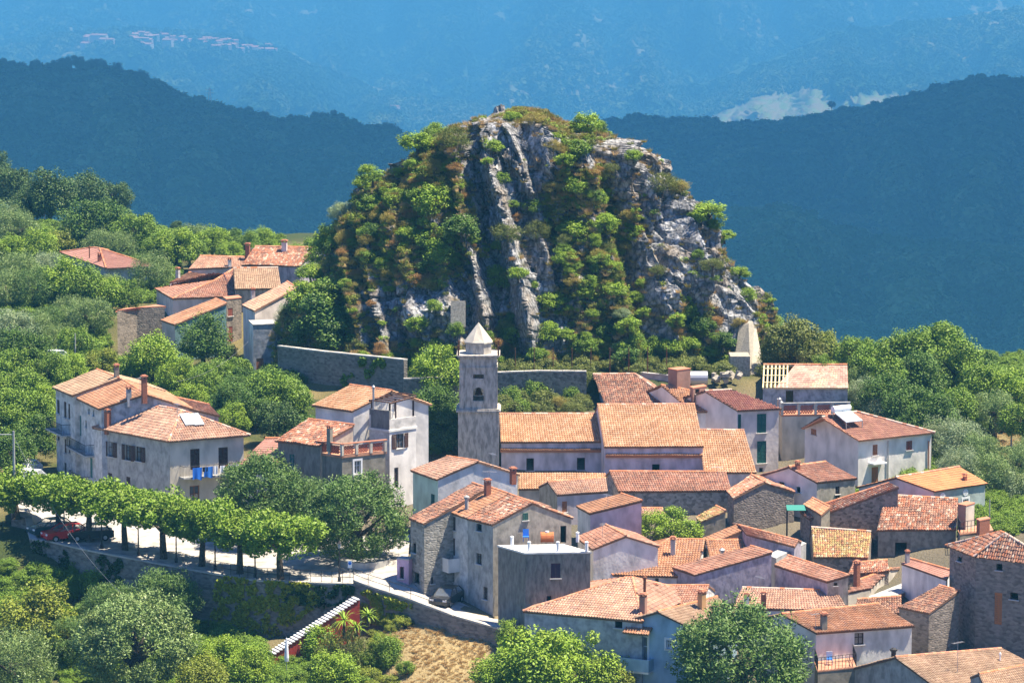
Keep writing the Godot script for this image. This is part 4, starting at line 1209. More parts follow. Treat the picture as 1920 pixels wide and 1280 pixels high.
func make_tower() -> void:
	var f := pt(897, 772, 350)
	var yb := -4.5
	var W := 3.75
	var root := thing("bell_tower", "weathered grey bell tower with octagonal stone spire beside the church", "tower", Vector3(f.x, 0, f.z - W * .5))
	var ym := f.y
	var yt := pt(897, 671, 350).y
	# lower stage, with a door arch and its string course
	var lo := MB.new()
	var hw := W * .5 + .06
	var plan := [Vector3(-hw, 0, hw), Vector3(hw, 0, hw), Vector3(hw, 0, -hw), Vector3(-hw, 0, -hw)]
	var yd := pt(897, 872, 350).y - .3
	var holes := [[hw - .5, yd - 3.0, hw + .5, yd]]
	for k in 4:
		wall_face(plan[k], plan[(k + 1) % 4], yb, [[0, ym], [1, ym]], holes if k == 0 else [], lo)
	part("lower_stage", lo.done(), M["tower"], root)
	var dr := MB.new()
	dr.cbox(Vector3(0, yd - 2.0, hw - .22), Vector3(1.0, 2.0, .05))
	part("door", dr.done(), M["wood_dark"], root)
	arch_fill(root, Vector3(0, yd - .5, hw), .5, .24, "tower")
	var sc := MB.new()
	sc.cbox(Vector3(0, ym + .06, 0), Vector3(W + .5, .16, W + .5))
	sc.cbox(Vector3(0, ym + .2, 0), Vector3(W + .25, .14, W + .25))
	part("string_course", sc.done(), M["tower"], root)
	# belfry: four walls with arched openings that one can see through
	var hu := W * .5 - .12
	var y0 := ym + .27
	var aw := .5
	var ah0 := pt(897, 752, 350).y
	var ah1 := pt(897, 736, 350).y
	var sl0 := pt(897, 710, 350).y
	var sl1 := pt(897, 702, 350).y
	var th := .45
	var bel := MB.new()
	plan = [Vector3(-hu, 0, hu), Vector3(hu, 0, hu), Vector3(hu, 0, -hu), Vector3(-hu, 0, -hu)]
	var hs := [[hu - aw, ah0, hu + aw, ah1 + aw], [hu - aw, sl0, hu + aw, sl1]]
	for k in 4:
		wall_face(plan[k], plan[(k + 1) % 4], y0, [[0, yt], [1, yt]], hs, bel)
	plan = [Vector3(hu - th, 0, hu - th), Vector3(-hu + th, 0, hu - th), Vector3(-hu + th, 0, -hu + th), Vector3(hu - th, 0, -hu + th)]
	var hi2 := [[hu - th - aw, ah0, hu - th + aw, ah1 + aw], [hu - th - aw, sl0, hu - th + aw, sl1]]
	for k in 4:
		wall_face(plan[k], plan[(k + 1) % 4], y0, [[0, yt], [1, yt]], hi2, bel)
	part("belfry", bel.done(), M["tower"], root)
	for k in 4:
		var B := Basis(Vector3.UP, k * PI * .5)
		arch_fill(root, B * Vector3(0, ah1, hu), aw, th, "tower", B)
	var pil := MB.new()
	for s in [-1, 1]:
		for t in [-1, 1]:
			pil.cbox(Vector3(s * (hu - .18), (y0 + yt) * .5 - .3, t * (hu - .18)), Vector3(.46, yt - y0 - .7, .46))
	part("corner_pilaster", pil.done(), M["tower"], root)
	var bell := MB.new()
	bell.lathe(Vector3(0, ah0 + .35, 0), [[.42, 0], [.36, .12], [.24, .45], [.2, .6], [0, .68]], 12)
	bell.cbox(Vector3(0, ah0 + 1.1, 0), Vector3(W - .9, .14, .14))
	part("bell", bell.done(), M["rust"], root)
	var co := MB.new()
	co.cbox(Vector3(0, yt - .95, 0), Vector3(W - .08, .14, W - .08))
	co.cbox(Vector3(0, yt + .06, 0), Vector3(W + .12, .12, W + .12))
	co.cbox(Vector3(0, yt + .18, 0), Vector3(W + .36, .12, W + .36))
	part("cornice", co.done(), M["tower"], root)
	var fin := MB.new()
	for s in [-1, 1]:
		for t in [-1, 1]:
			fin.cbox(Vector3(s * (W * .5 + .02), yt + .7, t * (W * .5 + .02)), Vector3(.16, .95, .16))
	part("corner_post", fin.done(), M["rust"], root)
	var yd0 := yt + .24
	var yd1 := pt(897, 646, 350).y
	var ys := pt(897, 609, 350).y
	var R := 1.36
	var dru := MB.new()
	oct(dru, R * .97, yd0, R * .97, yd1)
	part("drum", dru.done(), M["tower"], root)
	var sp := MB.new()
	oct(sp, R * 1.06, yd1 - .02, R * 1.06, yd1 + .08)
	oct(sp, R * 1.06, yd1 + .08, .03, ys)
	part("spire", sp.done(), M["spire"], root)

func oct(m: MB, r0: float, y0: float, r1: float, y1: float) -> void:
	for i in 8:
		var a := (i + .5) * TAU / 8
		var b := (i + 1.5) * TAU / 8
		var p := Vector3(cos(a), 0, sin(a))
		var q := Vector3(cos(b), 0, sin(b))
		m.quad(p * r0 + Vector3(0, y0, 0), q * r0 + Vector3(0, y0, 0), q * r1 + Vector3(0, y1, 0), p * r1 + Vector3(0, y1, 0), p + q)
		m.tri(p * r0 + Vector3(0, y0, 0), q * r0 + Vector3(0, y0, 0), Vector3(0, y0, 0), Vector3.DOWN)

# the spandrels that round the top of a square-headed opening: c middle of the springing line on the outer face
func arch_fill(parent: Node, c: Vector3, r: float, depth: float, mk: String, B := Basis()) -> void:
	var m := MB.new()
	var n := 8
	for s in [-1, 1]:
		for i in n:
			var a := PI * .5 * i / n
			var b := PI * .5 * (i + 1) / n
			var p := Vector3(s * cos(a) * r, sin(a) * r, -.003)
			var q := Vector3(s * cos(b) * r, sin(b) * r, -.003)
			var pe := Vector3(p.x, r + .01, -.003)
			var qe := Vector3(q.x, r + .01, -.003)
			m.quad(p, q, qe, pe, Vector3(0, 0, 1))
			var d := Vector3(0, 0, -depth + .006)
			m.quad(p + d, q + d, qe + d, pe + d, Vector3(0, 0, -1))
			m.quad(p, q, q + d, p + d, Vector3(-p.x, -p.y, 0))
	part("arch", m.done(), M[mk], parent, Transform3D(B, c))

# ---------------------------------------------------------------- the crag
# silhouette: pixel row -> sides
const CRAG_L := [[214, 935], [225, 900], [240, 856], [262, 812], [290, 772], [320, 738], [350, 708], [400, 666], [450, 634], [500, 604], [560, 576], [620, 554], [720, 525]]
const CRAG_R := [[214, 1000], [225, 1045], [240, 1088], [255, 1130], [270, 1172], [290, 1208], [315, 1240], [350, 1274], [400, 1312], [450, 1346], [500, 1372], [560, 1394], [620, 1412], [720, 1435]]
const CRAG_DEPTH := 398.0
# local swellings and hollows of the face: [px, py, rx, ry, metres]
const CRAG_LUMPS := [[1290, 470, 42, 75, 2.6], [1215, 500, 38, 90, -3.2], [1330, 400, 45, 40, .6], [1235, 300, 70, 35, .7], [1180, 400, 30, 60, -1.6], [930, 310, 40, 60, 1.3], [1090, 400, 40, 90, -1.3], [1010, 300, 30, 60, 1.2], [890, 480, 60, 80, -1.0], [800, 590, 80, 35, 1.8], [980, 600, 40, 60, 1.2], [860, 420, 60, 60, 1.0], [760, 470, 50, 60, .8], [1240, 560, 40, 40, 1.0], [1380, 590, 26, 50, 1.6], [1300, 600, 30, 40, -1.4]]
# bare rock seen on the photograph: [px, py, rx, ry]
const BARE := [[935, 290, 55, 62], [985, 275, 30, 50], [1005, 285, 35, 45], [968, 350, 20, 70], [938, 390, 40, 60], [945, 470, 20, 80], [995, 400, 18, 70], [1020, 500, 26, 34], [1225, 295, 78, 38], [1180, 330, 30, 40], [1292, 455, 52, 82], [1235, 400, 26, 60], [1385, 570, 28, 62], [1345, 520, 22, 30], [795, 580, 82, 30], [880, 570, 45, 42], [985, 590, 22, 60], [905, 520, 26, 32], [1195, 490, 24, 26], [1240, 560, 28, 22], [1040, 620, 20, 30], [760, 610, 40, 22], [740, 300, 12, 22], [850, 590, 26, 40], [1230, 615, 16, 16], [1255, 640, 12, 20], [1330, 460, 20, 40], [720, 560, 18, 18], [1355, 560, 20, 40], [1215, 270, 50, 20], [1105, 290, 20, 20]]
# sharp ribs of the dipping strata: [amplitude, [px, py], ...]
const RIBS := [[2.2, [950, 225], [956, 240], [977, 296], [1000, 360], [1015, 410], [1022, 440]], [2.0, [920, 290], [926, 311], [946, 372], [969, 474], [990, 590], [994, 640]], [1.8, [1008, 430], [1023, 469], [1038, 519], [1044, 545]], [1.8, [1222, 440], [1231, 469], [1266, 575], [1272, 600]], [1.5, [872, 430], [880, 453], [905, 540], [921, 606]], [1.4, [1075, 300], [1085, 380]], [1.2, [1155, 290], [1165, 350]]]
func rib(px: float, py: float) -> float:
	var best := 0.0
	for R in RIBS:
		if py < R[1][1] - 12 or py > R[-1][1] + 12:
			continue
		var x: float = R[1][0]
		for k in range(1, R.size() - 1):
			if py >= R[k][1]:
				x = lerpf(R[k][0], R[k + 1][0], clampf((py - R[k][1]) / (R[k + 1][1] - R[k][1]), 0, 1))
		var fade: float = clampf((py - R[1][1] + 12) / 24.0, 0, 1) * clampf((R[-1][1] + 12 - py) / 24.0, 0, 1)
		var dx := px - x
		best = maxf(best, R[0] * fade * (exp(dx / 16.0) if dx < 0 else exp(-dx / 4.5)))
	return best
var crag_pts := PackedVector3Array()
var crag_hits := {}
func bareness(px: float, py: float) -> float:
	var v := 0.0
	for b in BARE:
		var dx: float = (px - b[0]) / b[2]
		var dy: float = (py - b[1]) / b[3]
		v = maxf(v, 1.62 - sqrt(dx * dx + dy * dy))
	return maxf(clampf(v * 2.2, 0, 1), clampf(rib(px, py) * 1.1 - .5, 0, 1))

func make_rock() -> void:
	var W := 420
	var side := 175
	var cap := 22
	var H := side + cap
	var big := noise(FastNoiseLite.TYPE_SIMPLEX_SMOOTH, .06, 3, 41)
	var fin := noise(FastNoiseLite.TYPE_SIMPLEX_SMOOTH, .16, 2, 42)
	var cel := noise(FastNoiseLite.TYPE_CELLULAR, .30, 1, 43)
	cel.cellular_return_type = FastNoiseLite.RETURN_CELL_VALUE
	var cel2 := noise(FastNoiseLite.TYPE_CELLULAR, .85, 1, 46)
	cel2.cellular_return_type = FastNoiseLite.RETURN_CELL_VALUE
	var crk := noise(FastNoiseLite.TYPE_CELLULAR, .30, 1, 43)
	crk.cellular_return_type = FastNoiseLite.RETURN_DISTANCE2_SUB
	var det := noise(FastNoiseLite.TYPE_SIMPLEX_SMOOTH, .7, 4, 44)
	var patch := noise(FastNoiseLite.TYPE_SIMPLEX_SMOOTH, .22, 4, 45)
	var streak := noise(FastNoiseLite.TYPE_SIMPLEX_SMOOTH, .8, 3, 47)
	var pos := PackedVector3Array()
	var cols := PackedColorArray()
	var zc := EYE.z - CRAG_DEPTH
	for j in H:
		var t := float(mini(j, side - 1)) / (side - 1)
		var py := lerpf(712, 222, t)
		var l := pt(interp(CRAG_L, py), py, CRAG_DEPTH)
		var r := pt(interp(CRAG_R, py), py, CRAG_DEPTH)
		var cx := (l.x + r.x) * .5
		var a := (r.x - l.x) * .5
		var b := lerpf(22.0, 7.0, pow(t, .9))
		var y := l.y
		var k := 1.0
		if j >= side:
			var q := float(j - side + 1) / cap
			k = 1.0 - q
			y += sin(q * PI * .5) * .9
		for i in W:
			var f := float(i) / (W - 1)
			# most columns go to the half that faces the valley side of the village
			var th := lerpf(PI * -.12, PI * 1.12, f / .86) if f < .86 else lerpf(PI * 1.12, PI * 1.88, (f - .86) / .14)
			var c := cos(th)
			var s := sin(th)
			var ex := .82
			var dir := Vector3(signf(c) * pow(absf(c), ex), 0, signf(s) * pow(absf(s), ex))
			var p := Vector3(cx + dir.x * a * k, y, zc + dir.z * b * k)
			var q2 := pix(p)
			var out := Vector3(dir.x / maxf(a, 1.0), 0.012, dir.z / maxf(b, 1.0)).normalized()
			var qx := p.x - .24 * (30.0 - p.y)
			var fade := 1.0 if j < side else k
			var fr := 1.0 - absf(fin.get_noise_2d(qx, p.y * .09 + p.z * .25)) * 2.2
			var d := 1.5 * big.get_noise_3d(p.x, p.y * .7, p.z) + 2.1 * (fr - .45) * smoothstep(-.6, .3, dir.z)
			d += 1.25 * (cel.get_noise_3d(qx, p.y * .42, p.z) * .5) + .62 * cel2.get_noise_3d(qx * 1.1, p.y * .6, p.z)
			d += .40 * det.get_noise_3d(qx, p.y * .6, p.z) - .5 * clampf(.16 - absf(crk.get_noise_3d(qx, p.y * .42, p.z) + 1.0), 0, .16) / .16
			if dir.z > 0 and j < side:
				for g in CRAG_LUMPS:
					var dx: float = (q2.x - g[0]) / g[2]
					var dy: float = (q2.y - g[1]) / g[3]
					var e := dx * dx + dy * dy
					if e < 5.0:
						d += g[4] * exp(-e)
				d += rib(q2.x, q2.y)
			p += out * d * fade
			if j >= side:
				p.y += sqrt(k) * (.8 * big.get_noise_2d(p.x * 2.0, p.z * 2.0) + .7 * cel.get_noise_2d(p.x, p.z) + .3 * det.get_noise_2d(p.x, p.z))
			pos.append(p)
			q2 = pix(p)
			# matter: limestone, lichen-dark stone, soil and dry grass on ledges
			var bare := bareness(q2.x, q2.y)
			var m := patch.get_noise_3d(p.x, p.y, p.z)
			var stone := Color(.54, .54, .54).lerp(Color(.22, .22, .235), clampf(.42 + 1.6 * streak.get_noise_3d(qx, p.y * .18, p.z), 0, 1))
			stone = stone.lerp(Color(.36, .27, .17), clampf(patch.get_noise_3d(p.z, p.x, p.y) * 1.6, 0, .6))
			var soil := Color(.31, .215, .095).lerp(Color(.17, .17, .055), clampf(.5 + 2.0 * patch.get_noise_3d(p.y, p.z, p.x), 0, 1))
			var w := clampf(.55 - 1.15 * bare + m * 1.5, 0, 1)
			w = smoothstep(.25, .65, w)
			cols.append(stone.lerp(soil, w))
	var mesh := facet_mesh(pos, cols, W, H)
	struct("crag", mesh, M["rock"]).set_meta("label", "grey limestone crag overgrown with bushes above the village")
	# where each patch of the picture meets the crag
	for k in pos.size():
		if pos[k].z > zc - 2.0:
			crag_pts.append(pos[k])
		var q := pix(pos[k])
		var key := Vector2i(int(q.x / 7), int(q.y / 7))
		if not crag_hits.has(key) or pos[k].z > crag_hits[key].z:
			crag_hits[key] = pos[k]

func crag_at(px: float, py: float) -> Vector3:
	var key := Vector2i(int(px / 7), int(py / 7))
	for r in 5:
		for dy in range(-r, r + 1):
			for dx in range(-r, r + 1):
				var k := key + Vector2i(dx, dy)
				if crag_hits.has(k):
					return crag_hits[k]
	return Vector3.INF

func far_tint(px: float, py: float, p: Vector3) -> Color:
	var n: FastNoiseLite = M["far_noise"]
	var v := n.get_noise_2d(p.x * .0009, p.z * .0007)
	var c := Color(.055, .105, .040).lerp(Color(.27, .23, .12), clampf(v * 1.6 + .1 + .5 * n.get_noise_2d(p.x * .02, p.z * .02), 0, 1))
	# the cleared field above the darker hill
	if in_field(px, py):
		c = Color(.24, .215, .12) if n.get_noise_2d(p.x * .02, p.z * .004) > -.05 else Color(.17, .22, .08)
	return c
const FIELD := [[1300, 232], [1400, 192], [1432, 182], [1530, 160], [1560, 182], [1640, 178], [1750, 172], [1760, 205], [1620, 216], [1530, 232], [1420, 246], [1330, 246]]
func in_field(px: float, py: float) -> bool:
	var p := PackedVector2Array()
	for q in FIELD:
		p.append(Vector2(q[0], q[1]))
	return Geometry2D.is_point_in_polygon(Vector2(px, py), p)

func make_far() -> void:
	M["far_noise"] = noise(FastNoiseLite.TYPE_SIMPLEX_SMOOTH, 1.0, 4, 61)
	var dark := func(px: float, py: float, p: Vector3) -> Color:
		var v: float = M["far_noise"].get_noise_2d(p.x * .012, p.z * .012)
		return Color(.055, .105, .040).lerp(Color(.13, .13, .06), clampf(v * 1.5, 0, 1))
	var LT := [[-300, 107], [0, 129], [60, 137], [100, 133], [200, 139], [230, 147], [290, 165], [330, 189], [400, 209], [470, 221], [520, 235], [560, 235], [620, 229], [680, 245], [740, 259], [820, 292], [900, 337], [1000, 397], [1100, 457], [1300, 527]]
	var lh := hill("hill", "dark wooded hill behind the village, highest on the pylon's side", LT, -300, 1300, 4600, 1600, 800, 20.0, 71, dark, Vector2i(170, 70))
	var RT := [[700, 380], [900, 300], [1000, 262], [1100, 248], [1150, 236], [1200, 232], [1310, 238], [1400, 242], [1480, 236], [1540, 224], [1600, 214], [1700, 197], [1750, 182], [1800, 164], [1850, 157], [1920, 158], [2100, 140], [2250, 150]]
	var rh := hill("hill", "long dark blue wooded hill beyond the crag", RT, 700, 2250, 5700, 2100, 820, 24.0, 72, dark, Vector2i(170, 70))
	var ST := [[1150, 520], [1300, 440], [1380, 408], [1450, 402], [1520, 416], [1600, 446], [1680, 462], [1800, 470], [1920, 478], [2100, 500], [2250, 540]]
	var sh := hill("hill", "low wooded spur just beyond the village", ST, 1150, 2250, 3300, 2000, 820, 13.0, 73, dark, Vector2i(110, 40))
	# the sunlit far side of the valley
	var FT := [[-500, -120], [0, -110], [500, -140], [900, -100], [1300, -150], [1700, -130], [2400, -160]]
	var fh := hill("mountain", "hazy blue mountainside across the valley", FT, -500, 2400, 23000, 11000, 420, 55.0, 74, far_tint, Vector2i(330, 200), 1.25)
	var MT := [[-500, 150], [0, 96], [150, 62], [300, 60], [430, 72], [520, 98], [580, 126], [640, 150], [720, 178], [900, 200], [1100, 190], [1300, 170], [1450, 120], [1600, 60], [1750, 44], [1920, 20], [2100, 10], [2400, 30]]
	var mh := hill("mountain", "sunlit wooded shoulder carrying the far village", MT, -500, 2400, 15000, 9000, 420, 34.0, 75, far_tint, Vector2i(380, 170), 1.1)
	# woods: one mass of trees on each hill
	var blob := crown(81, 9, 34, .62, .8, .55, .9)
	var c_dark := func(px: float, py: float, p: Vector3) -> Array:
		var v: float = M["far_noise"].get_noise_2d(p.x * .006, p.z * .006)
		return [1.0 if py < 760 else 0.0, Color(.045, .095, .030).lerp(Color(.15, .185, .065), clampf(v * 1.6 + .25, 0, 1))]
	var c_far := func(px: float, py: float, p: Vector3) -> Array:
		var v: float = M["far_noise"].get_noise_2d(p.x * .0009, p.z * .0007)
		return [0.0 if in_field(px, py) else clampf(.9 - v * 1.3, .3, 1.0), Color(.045, .095, .030).lerp(Color(.15, .185, .065), clampf(v * 1.6 + .25, 0, 1))]
	scatter_woods("woods", "dense dark woods covering the near hill", lh, 34000, 10.5, 1, c_dark, blob, M["woods"])
	scatter_woods("woods", "dense dark woods covering the long hill beyond the crag", rh, 34000, 12.5, 2, c_dark, blob, M["woods"])
	scatter_woods("woods", "woods covering the low spur beyond the village", sh, 12000, 8.6, 3, c_dark, blob, M["woods"])
	scatter_woods("woods", "pale hazy woods on the far mountainside", fh, 42000, 29.0, 4, c_far, blob, M["woods"])
	scatter_woods("woods", "pale hazy woods on the far village's shoulder", mh, 54000, 20.0, 5, c_far, blob, M["woods"])
	# trees that stand out on the dark hill's skyline
	for t in [[5, 112, 10], [22, 116, 9], [40, 120, 9], [66, 118, 13], [92, 120, 9], [104, 118, 10], [118, 114, 12], [134, 110, 13], [150, 114, 12], [170, 116, 12], [186, 116, 13], [215, 128, 15], [264, 142, 18], [300, 160, 12], [316, 166, 10], [466, 208, 10], [496, 216, 9], [545, 220, 6], [590, 216, 8], [625, 211, 6], [648, 226, 5], [660, 228, 5], [725, 238, 10], [738, 242, 10], [1200, 220, 6], [1560, 196, 7], [1680, 188, 4], [1150, 224, 6]]:
		var right: bool = t[0] > 900
		var d := 5680.0 if right else 4580.0
		var p := pt(t[0], t[1] + (5.0 if t[0] < 320 else 0.0), d)
		var rad: float = t[2] * d / FOCAL
		var foot := pt(t[0], interp(RT if right else LT, t[0]), d).y - 3.0
		skyline.append([p, rad, foot, right])
	# a pylon
	var pf := pt(393, interp(LT, 393) + 3, 4570)
	var ptop := pt(393, 164, 4570)
	var py := MB.new()
	var hh := ptop.y - pf.y
	for s in [-1, 1]:
		for q in [-1, 1]:
			py.tube(Vector3(s * 3, 0, q * 3), Vector3(s * .5, hh, q * .5), .4, .28, 4)
	for i in 5:
		var y := hh * (i + 1) / 6.0
		var w := lerpf(3.0, .5, y / hh)
		for q in [-1, 1]:
			py.tube(Vector3(-w, y, q * w), Vector3(w, y + hh * .12, q * w), .08, .08, 4)
			py.tube(Vector3(w, y, q * w), Vector3(-w, y + hh * .12, q * w), .08, .08, 4)
	for y in [.78, .92]:
		py.tube(Vector3(-5.5, hh * y, 0), Vector3(5.5, hh * y, 0), .2, .2, 4)
	tag(lone("pylon", py.done(), M["metal"], Transform3D(Basis(), pf)), "thin steel lattice pylon on the dark hill's ridge", "pylon")
	far_village(mh)
	# the cloud whose shadow lies on the dark hills (high above the picture)
	var n := noise(FastNoiseLite.TYPE_SIMPLEX_SMOOTH, 1.6, 4, 91)
	var pos := PackedVector3Array()
	var w := 60
	var h := 30
	for j in h:
		for i in w:
			var th := TAU * i / (w - 1)
			var ph := PI * j / (h - 1)
			var d := Vector3(sin(ph) * cos(th), -cos(ph), sin(ph) * sin(th))
			var k := 1.0 + .22 * n.get_noise_3dv(d * 1.2) + .10 * n.get_noise_3dv(d * 3.0)
			pos.append(Vector3(d.x * 3600 * k, d.y * (320 if d.y > 0 else 120) * k, d.z * 2350 * k))
	var cl := lone("cloud", grid_mesh(pos, PackedColorArray(), w, h), mat(Color(.85, .85, .86), 1.0), Transform3D(Basis(), Vector3(1450, 2700, -4450)))
	cl.set_meta("kind", "structure")
	cl.set_meta("label", "white summer cloud high above the dark hills")

var skyline := []
func far_village(mh: Dictionary) -> void:
	var r := RandomNumberGenerator.new()
	r.seed = 5
	var pos: PackedVector3Array = mh["pos"]
	# nearest point of the shoulder under each pixel
	var hit := {}
	for p in pos:
		var q := pix(p)
		var key := Vector2i(int(q.x / 10), int(q.y / 5))
		if not hit.has(key) or p.z > hit[key].z:
			hit[key] = p
	var wm := [mat(Color(.62, .52, .46), .9), mat(Color(.70, .62, .55), .9), mat(Color(.55, .42, .36), .9)]
	var rm := [mat(Color(.42, .20, .13), .9), mat(Color(.48, .26, .17), .9)]
	var spots := []
	for i in 52:
		var t := r.randf()
		spots.append([lerpf(270, 512, t) + r.randf_range(-5, 5), lerpf(76, 101, t) + r.randf_range(-13, 6) * (1.0 - t * .5)])
	for i in 14:
		spots.append([r.randf_range(150, 300), r.randf_range(70, 92)])
	for s in [[250, 78], [193, 76], [178, 76], [70, 46], [655, 50], [740, 208], [1640, 12], [1565, 14]]:
		spots.append(s)
	for s in spots:
		var p := Vector3.INF
		for dy in [0, 1, -1, 2, -2, 3]:
			for dx in [0, 1, -1]:
				var key := Vector2i(int(s[0] / 10) + dx, int(s[1] / 5) + dy)
				if p == Vector3.INF and hit.has(key):
					p = hit[key]
		if p == Vector3.INF:
			continue
		p = pt(s[0], s[1], EYE.z - p.z)
		var a := r.randf_range(10.0, 21.0)
		var b := r.randf_range(8.0, 13.0)
		var hgt := r.randf_range(14.0, 24.0)
		var t := thing("far_house", "tiny hazy house in the village on the far mountainside", "house", p, "houses of the far village")
		t.rotation.y = r.randf_range(-.7, .7)
		var m := MB.new()
		m.box(Vector3(-a, -12, -b), Vector3(2 * a, 0, 0), Vector3(0, hgt + 12, 0), Vector3(0, 0, 2 * b))
		part("wall", m.done(), wm[r.randi() % 3], t)
		var f := MB.new()
		var y := hgt + .05
		for z in [-1, 1]:
			f.quad(Vector3(-a - .4, y, z * (b + .4)), Vector3(a + .4, y, z * (b + .4)), Vector3(a + .4, y + b * .5, 0), Vector3(-a - .4, y + b * .5, 0), Vector3(0, 1, z))
		for x in [-1, 1]:
			f.tri(Vector3(x * (a + .38), y, -b - .4), Vector3(x * (a + .38), y, b + .4), Vector3(x * (a + .38), y + b * .5, 0), Vector3(x, 0, 0))
		f.quad(Vector3(-a - .4, y, -b - .4), Vector3(a + .4, y, -b - .4), Vector3(a + .4, y, b + .4), Vector3(-a - .4, y, b + .4), Vector3.DOWN)
		part("roof", f.done(), rm[r.randi() % 2], t)
		if hgt > 5.5:
			for k in 3:
				part("window", unit_box, M["pane"], t, Transform3D(Basis().scaled(Vector3(1.5, 2.2, .1)), Vector3((k - 1) * a * .6, hgt * .6, b + .03)))

# ---------------------------------------------------------------- leaves
# a crown of radius one: clumps spread through an uneven volume, each with many small leaves
func crown(seed_: int, clumps: int, leaves: int, leaf: float, narrow: float, clump_r: float, flat := 1.0, upright := 0.0, hollow := .45, boxy := 0.0) -> ArrayMesh:
	var r := RandomNumberGenerator.new()
	r.seed = seed_
	var m := MB.new()
	for k in clumps:
		var th := r.randf() * TAU
		var cy := r.randf_range(-.72, 1.0)
		var rad := maxf(sqrt(maxf(0.0, 1.0 - cy * cy)), boxy * sqrt(r.randf()))
		var sh := lerpf(hollow, .92, pow(r.randf(), .5))
		var c := Vector3(cos(th) * rad, cy * flat, sin(th) * rad) * sh
		c += Vector3(r.randf_range(-.08, .08), r.randf_range(-.06, .1), r.randf_range(-.08, .08))
		var cr := clump_r * r.randf_range(.65, 1.3)
		var tint := r.randf_range(.72, 1.25)
		var warm := r.randf_range(-.08, .10)
		for i in leaves:
			var d := Vector3(r.randfn(), r.randfn(), r.randfn()).normalized()
			d.y = d.y * .9 + .12
			var p := c + d * cr * pow(r.randf(), .35) * Vector3(1, .85, 1).length() / 1.65
			var face := (Vector3.UP * .75 + d * .55 + Vector3(r.randfn(), r.randfn(), r.randfn()) * .55).normalized()     # leaves turn to the sky
			var ax := (d + Vector3(r.randfn(), r.randfn(), r.randfn()) * .7 + Vector3.UP * (upright + .1))
			ax = (ax - face * ax.dot(face) * (1.0 - minf(upright, 1.0) * .5)).normalized()
			var sd := ax.cross(face).normalized()
			var L := leaf * r.randf_range(.6, 1.25)
			var v := tint * r.randf_range(.8, 1.22)
			m.col = Color(v * (1.0 + warm), v, v * (1.0 - warm))
			var a := p - ax * L * .5
			var b := p + ax * L * .5
			var e := sd * L * narrow * .5
			m.tri(a, p + e, b)
			m.tri(a, b, p - e)
	return m.done()

func tuft(seed_: int, blades: int, spread: float) -> ArrayMesh:      # a tussock of dry stalks, radius one
	var r := RandomNumberGenerator.new()
	r.seed = seed_
	var m := MB.new()
	for i in blades:
		var th := r.randf() * TAU
		var q := sqrt(r.randf())
		var base := Vector3(cos(th), 0, sin(th)) * q * .55
		var tip := base + Vector3(cos(th) * spread * r.randf(), r.randf_range(.45, 1.1), sin(th) * spread * r.randf()) + Vector3(r.randfn(), 0, r.randfn()) * .12
		var sd := Vector3(r.randfn(), 0, r.randfn()).normalized() * .05
		var v := r.randf_range(.6, 1.3)
		m.col = Color(v, v * r.randf_range(.9, 1.05), v)
		m.tri(base - sd, base + sd, tip)
	return m.done()

func trunk(seed_: int, r0: float, limbs: int, reach: float) -> ArrayMesh:       # from the ground (y = -1) to the crown's middle (y = 0)
	var r := RandomNumberGenerator.new()
	r.seed = seed_
	var m := MB.new()
	var p := Vector3(0, -1.08, 0)
	var q := Vector3(r.randf_range(-.05, .05), -.45, r.randf_range(-.05, .05))
	m.tube(p, Vector3(0, -.98, 0), r0 * 1.7, r0 * 1.2, 9)
	m.tube(Vector3(0, -.98, 0), q, r0 * 1.2, r0 * .9, 9)
	m.tube(q, Vector3(.02, .1, 0), r0 * .9, r0 * .45, 8)
	for i in limbs:
		var th := TAU * i / limbs + r.randf() * .7
		var s := q.lerp(Vector3(.02, .1, 0), r.randf() * .7)
		var e := Vector3(cos(th) * reach * r.randf_range(.6, 1), r.randf_range(.05, .45), sin(th) * reach * r.randf_range(.6, 1))
		var mid := s.lerp(e, .5) + Vector3(0, -.04, 0)
		m.tube(s, mid, r0 * .5, r0 * .34, 6)
		m.tube(mid, e, r0 * .34, r0 * .12, 5)
	return m.done()

var K := {}
func leaf_mat(c: Color, back := .35, rough := .55) -> StandardMaterial3D:
	var m := mat(c, rough, null, Vector3.ONE, null, 1.0, true)
	m.backlight_enabled = true
	m.backlight = Color(c.r * back, c.g * back * 1.2, c.b * back * .6).linear_to_srgb()
	m.metallic_specular = .35
	m.cull_mode = BaseMaterial3D.CULL_DISABLED
	return m

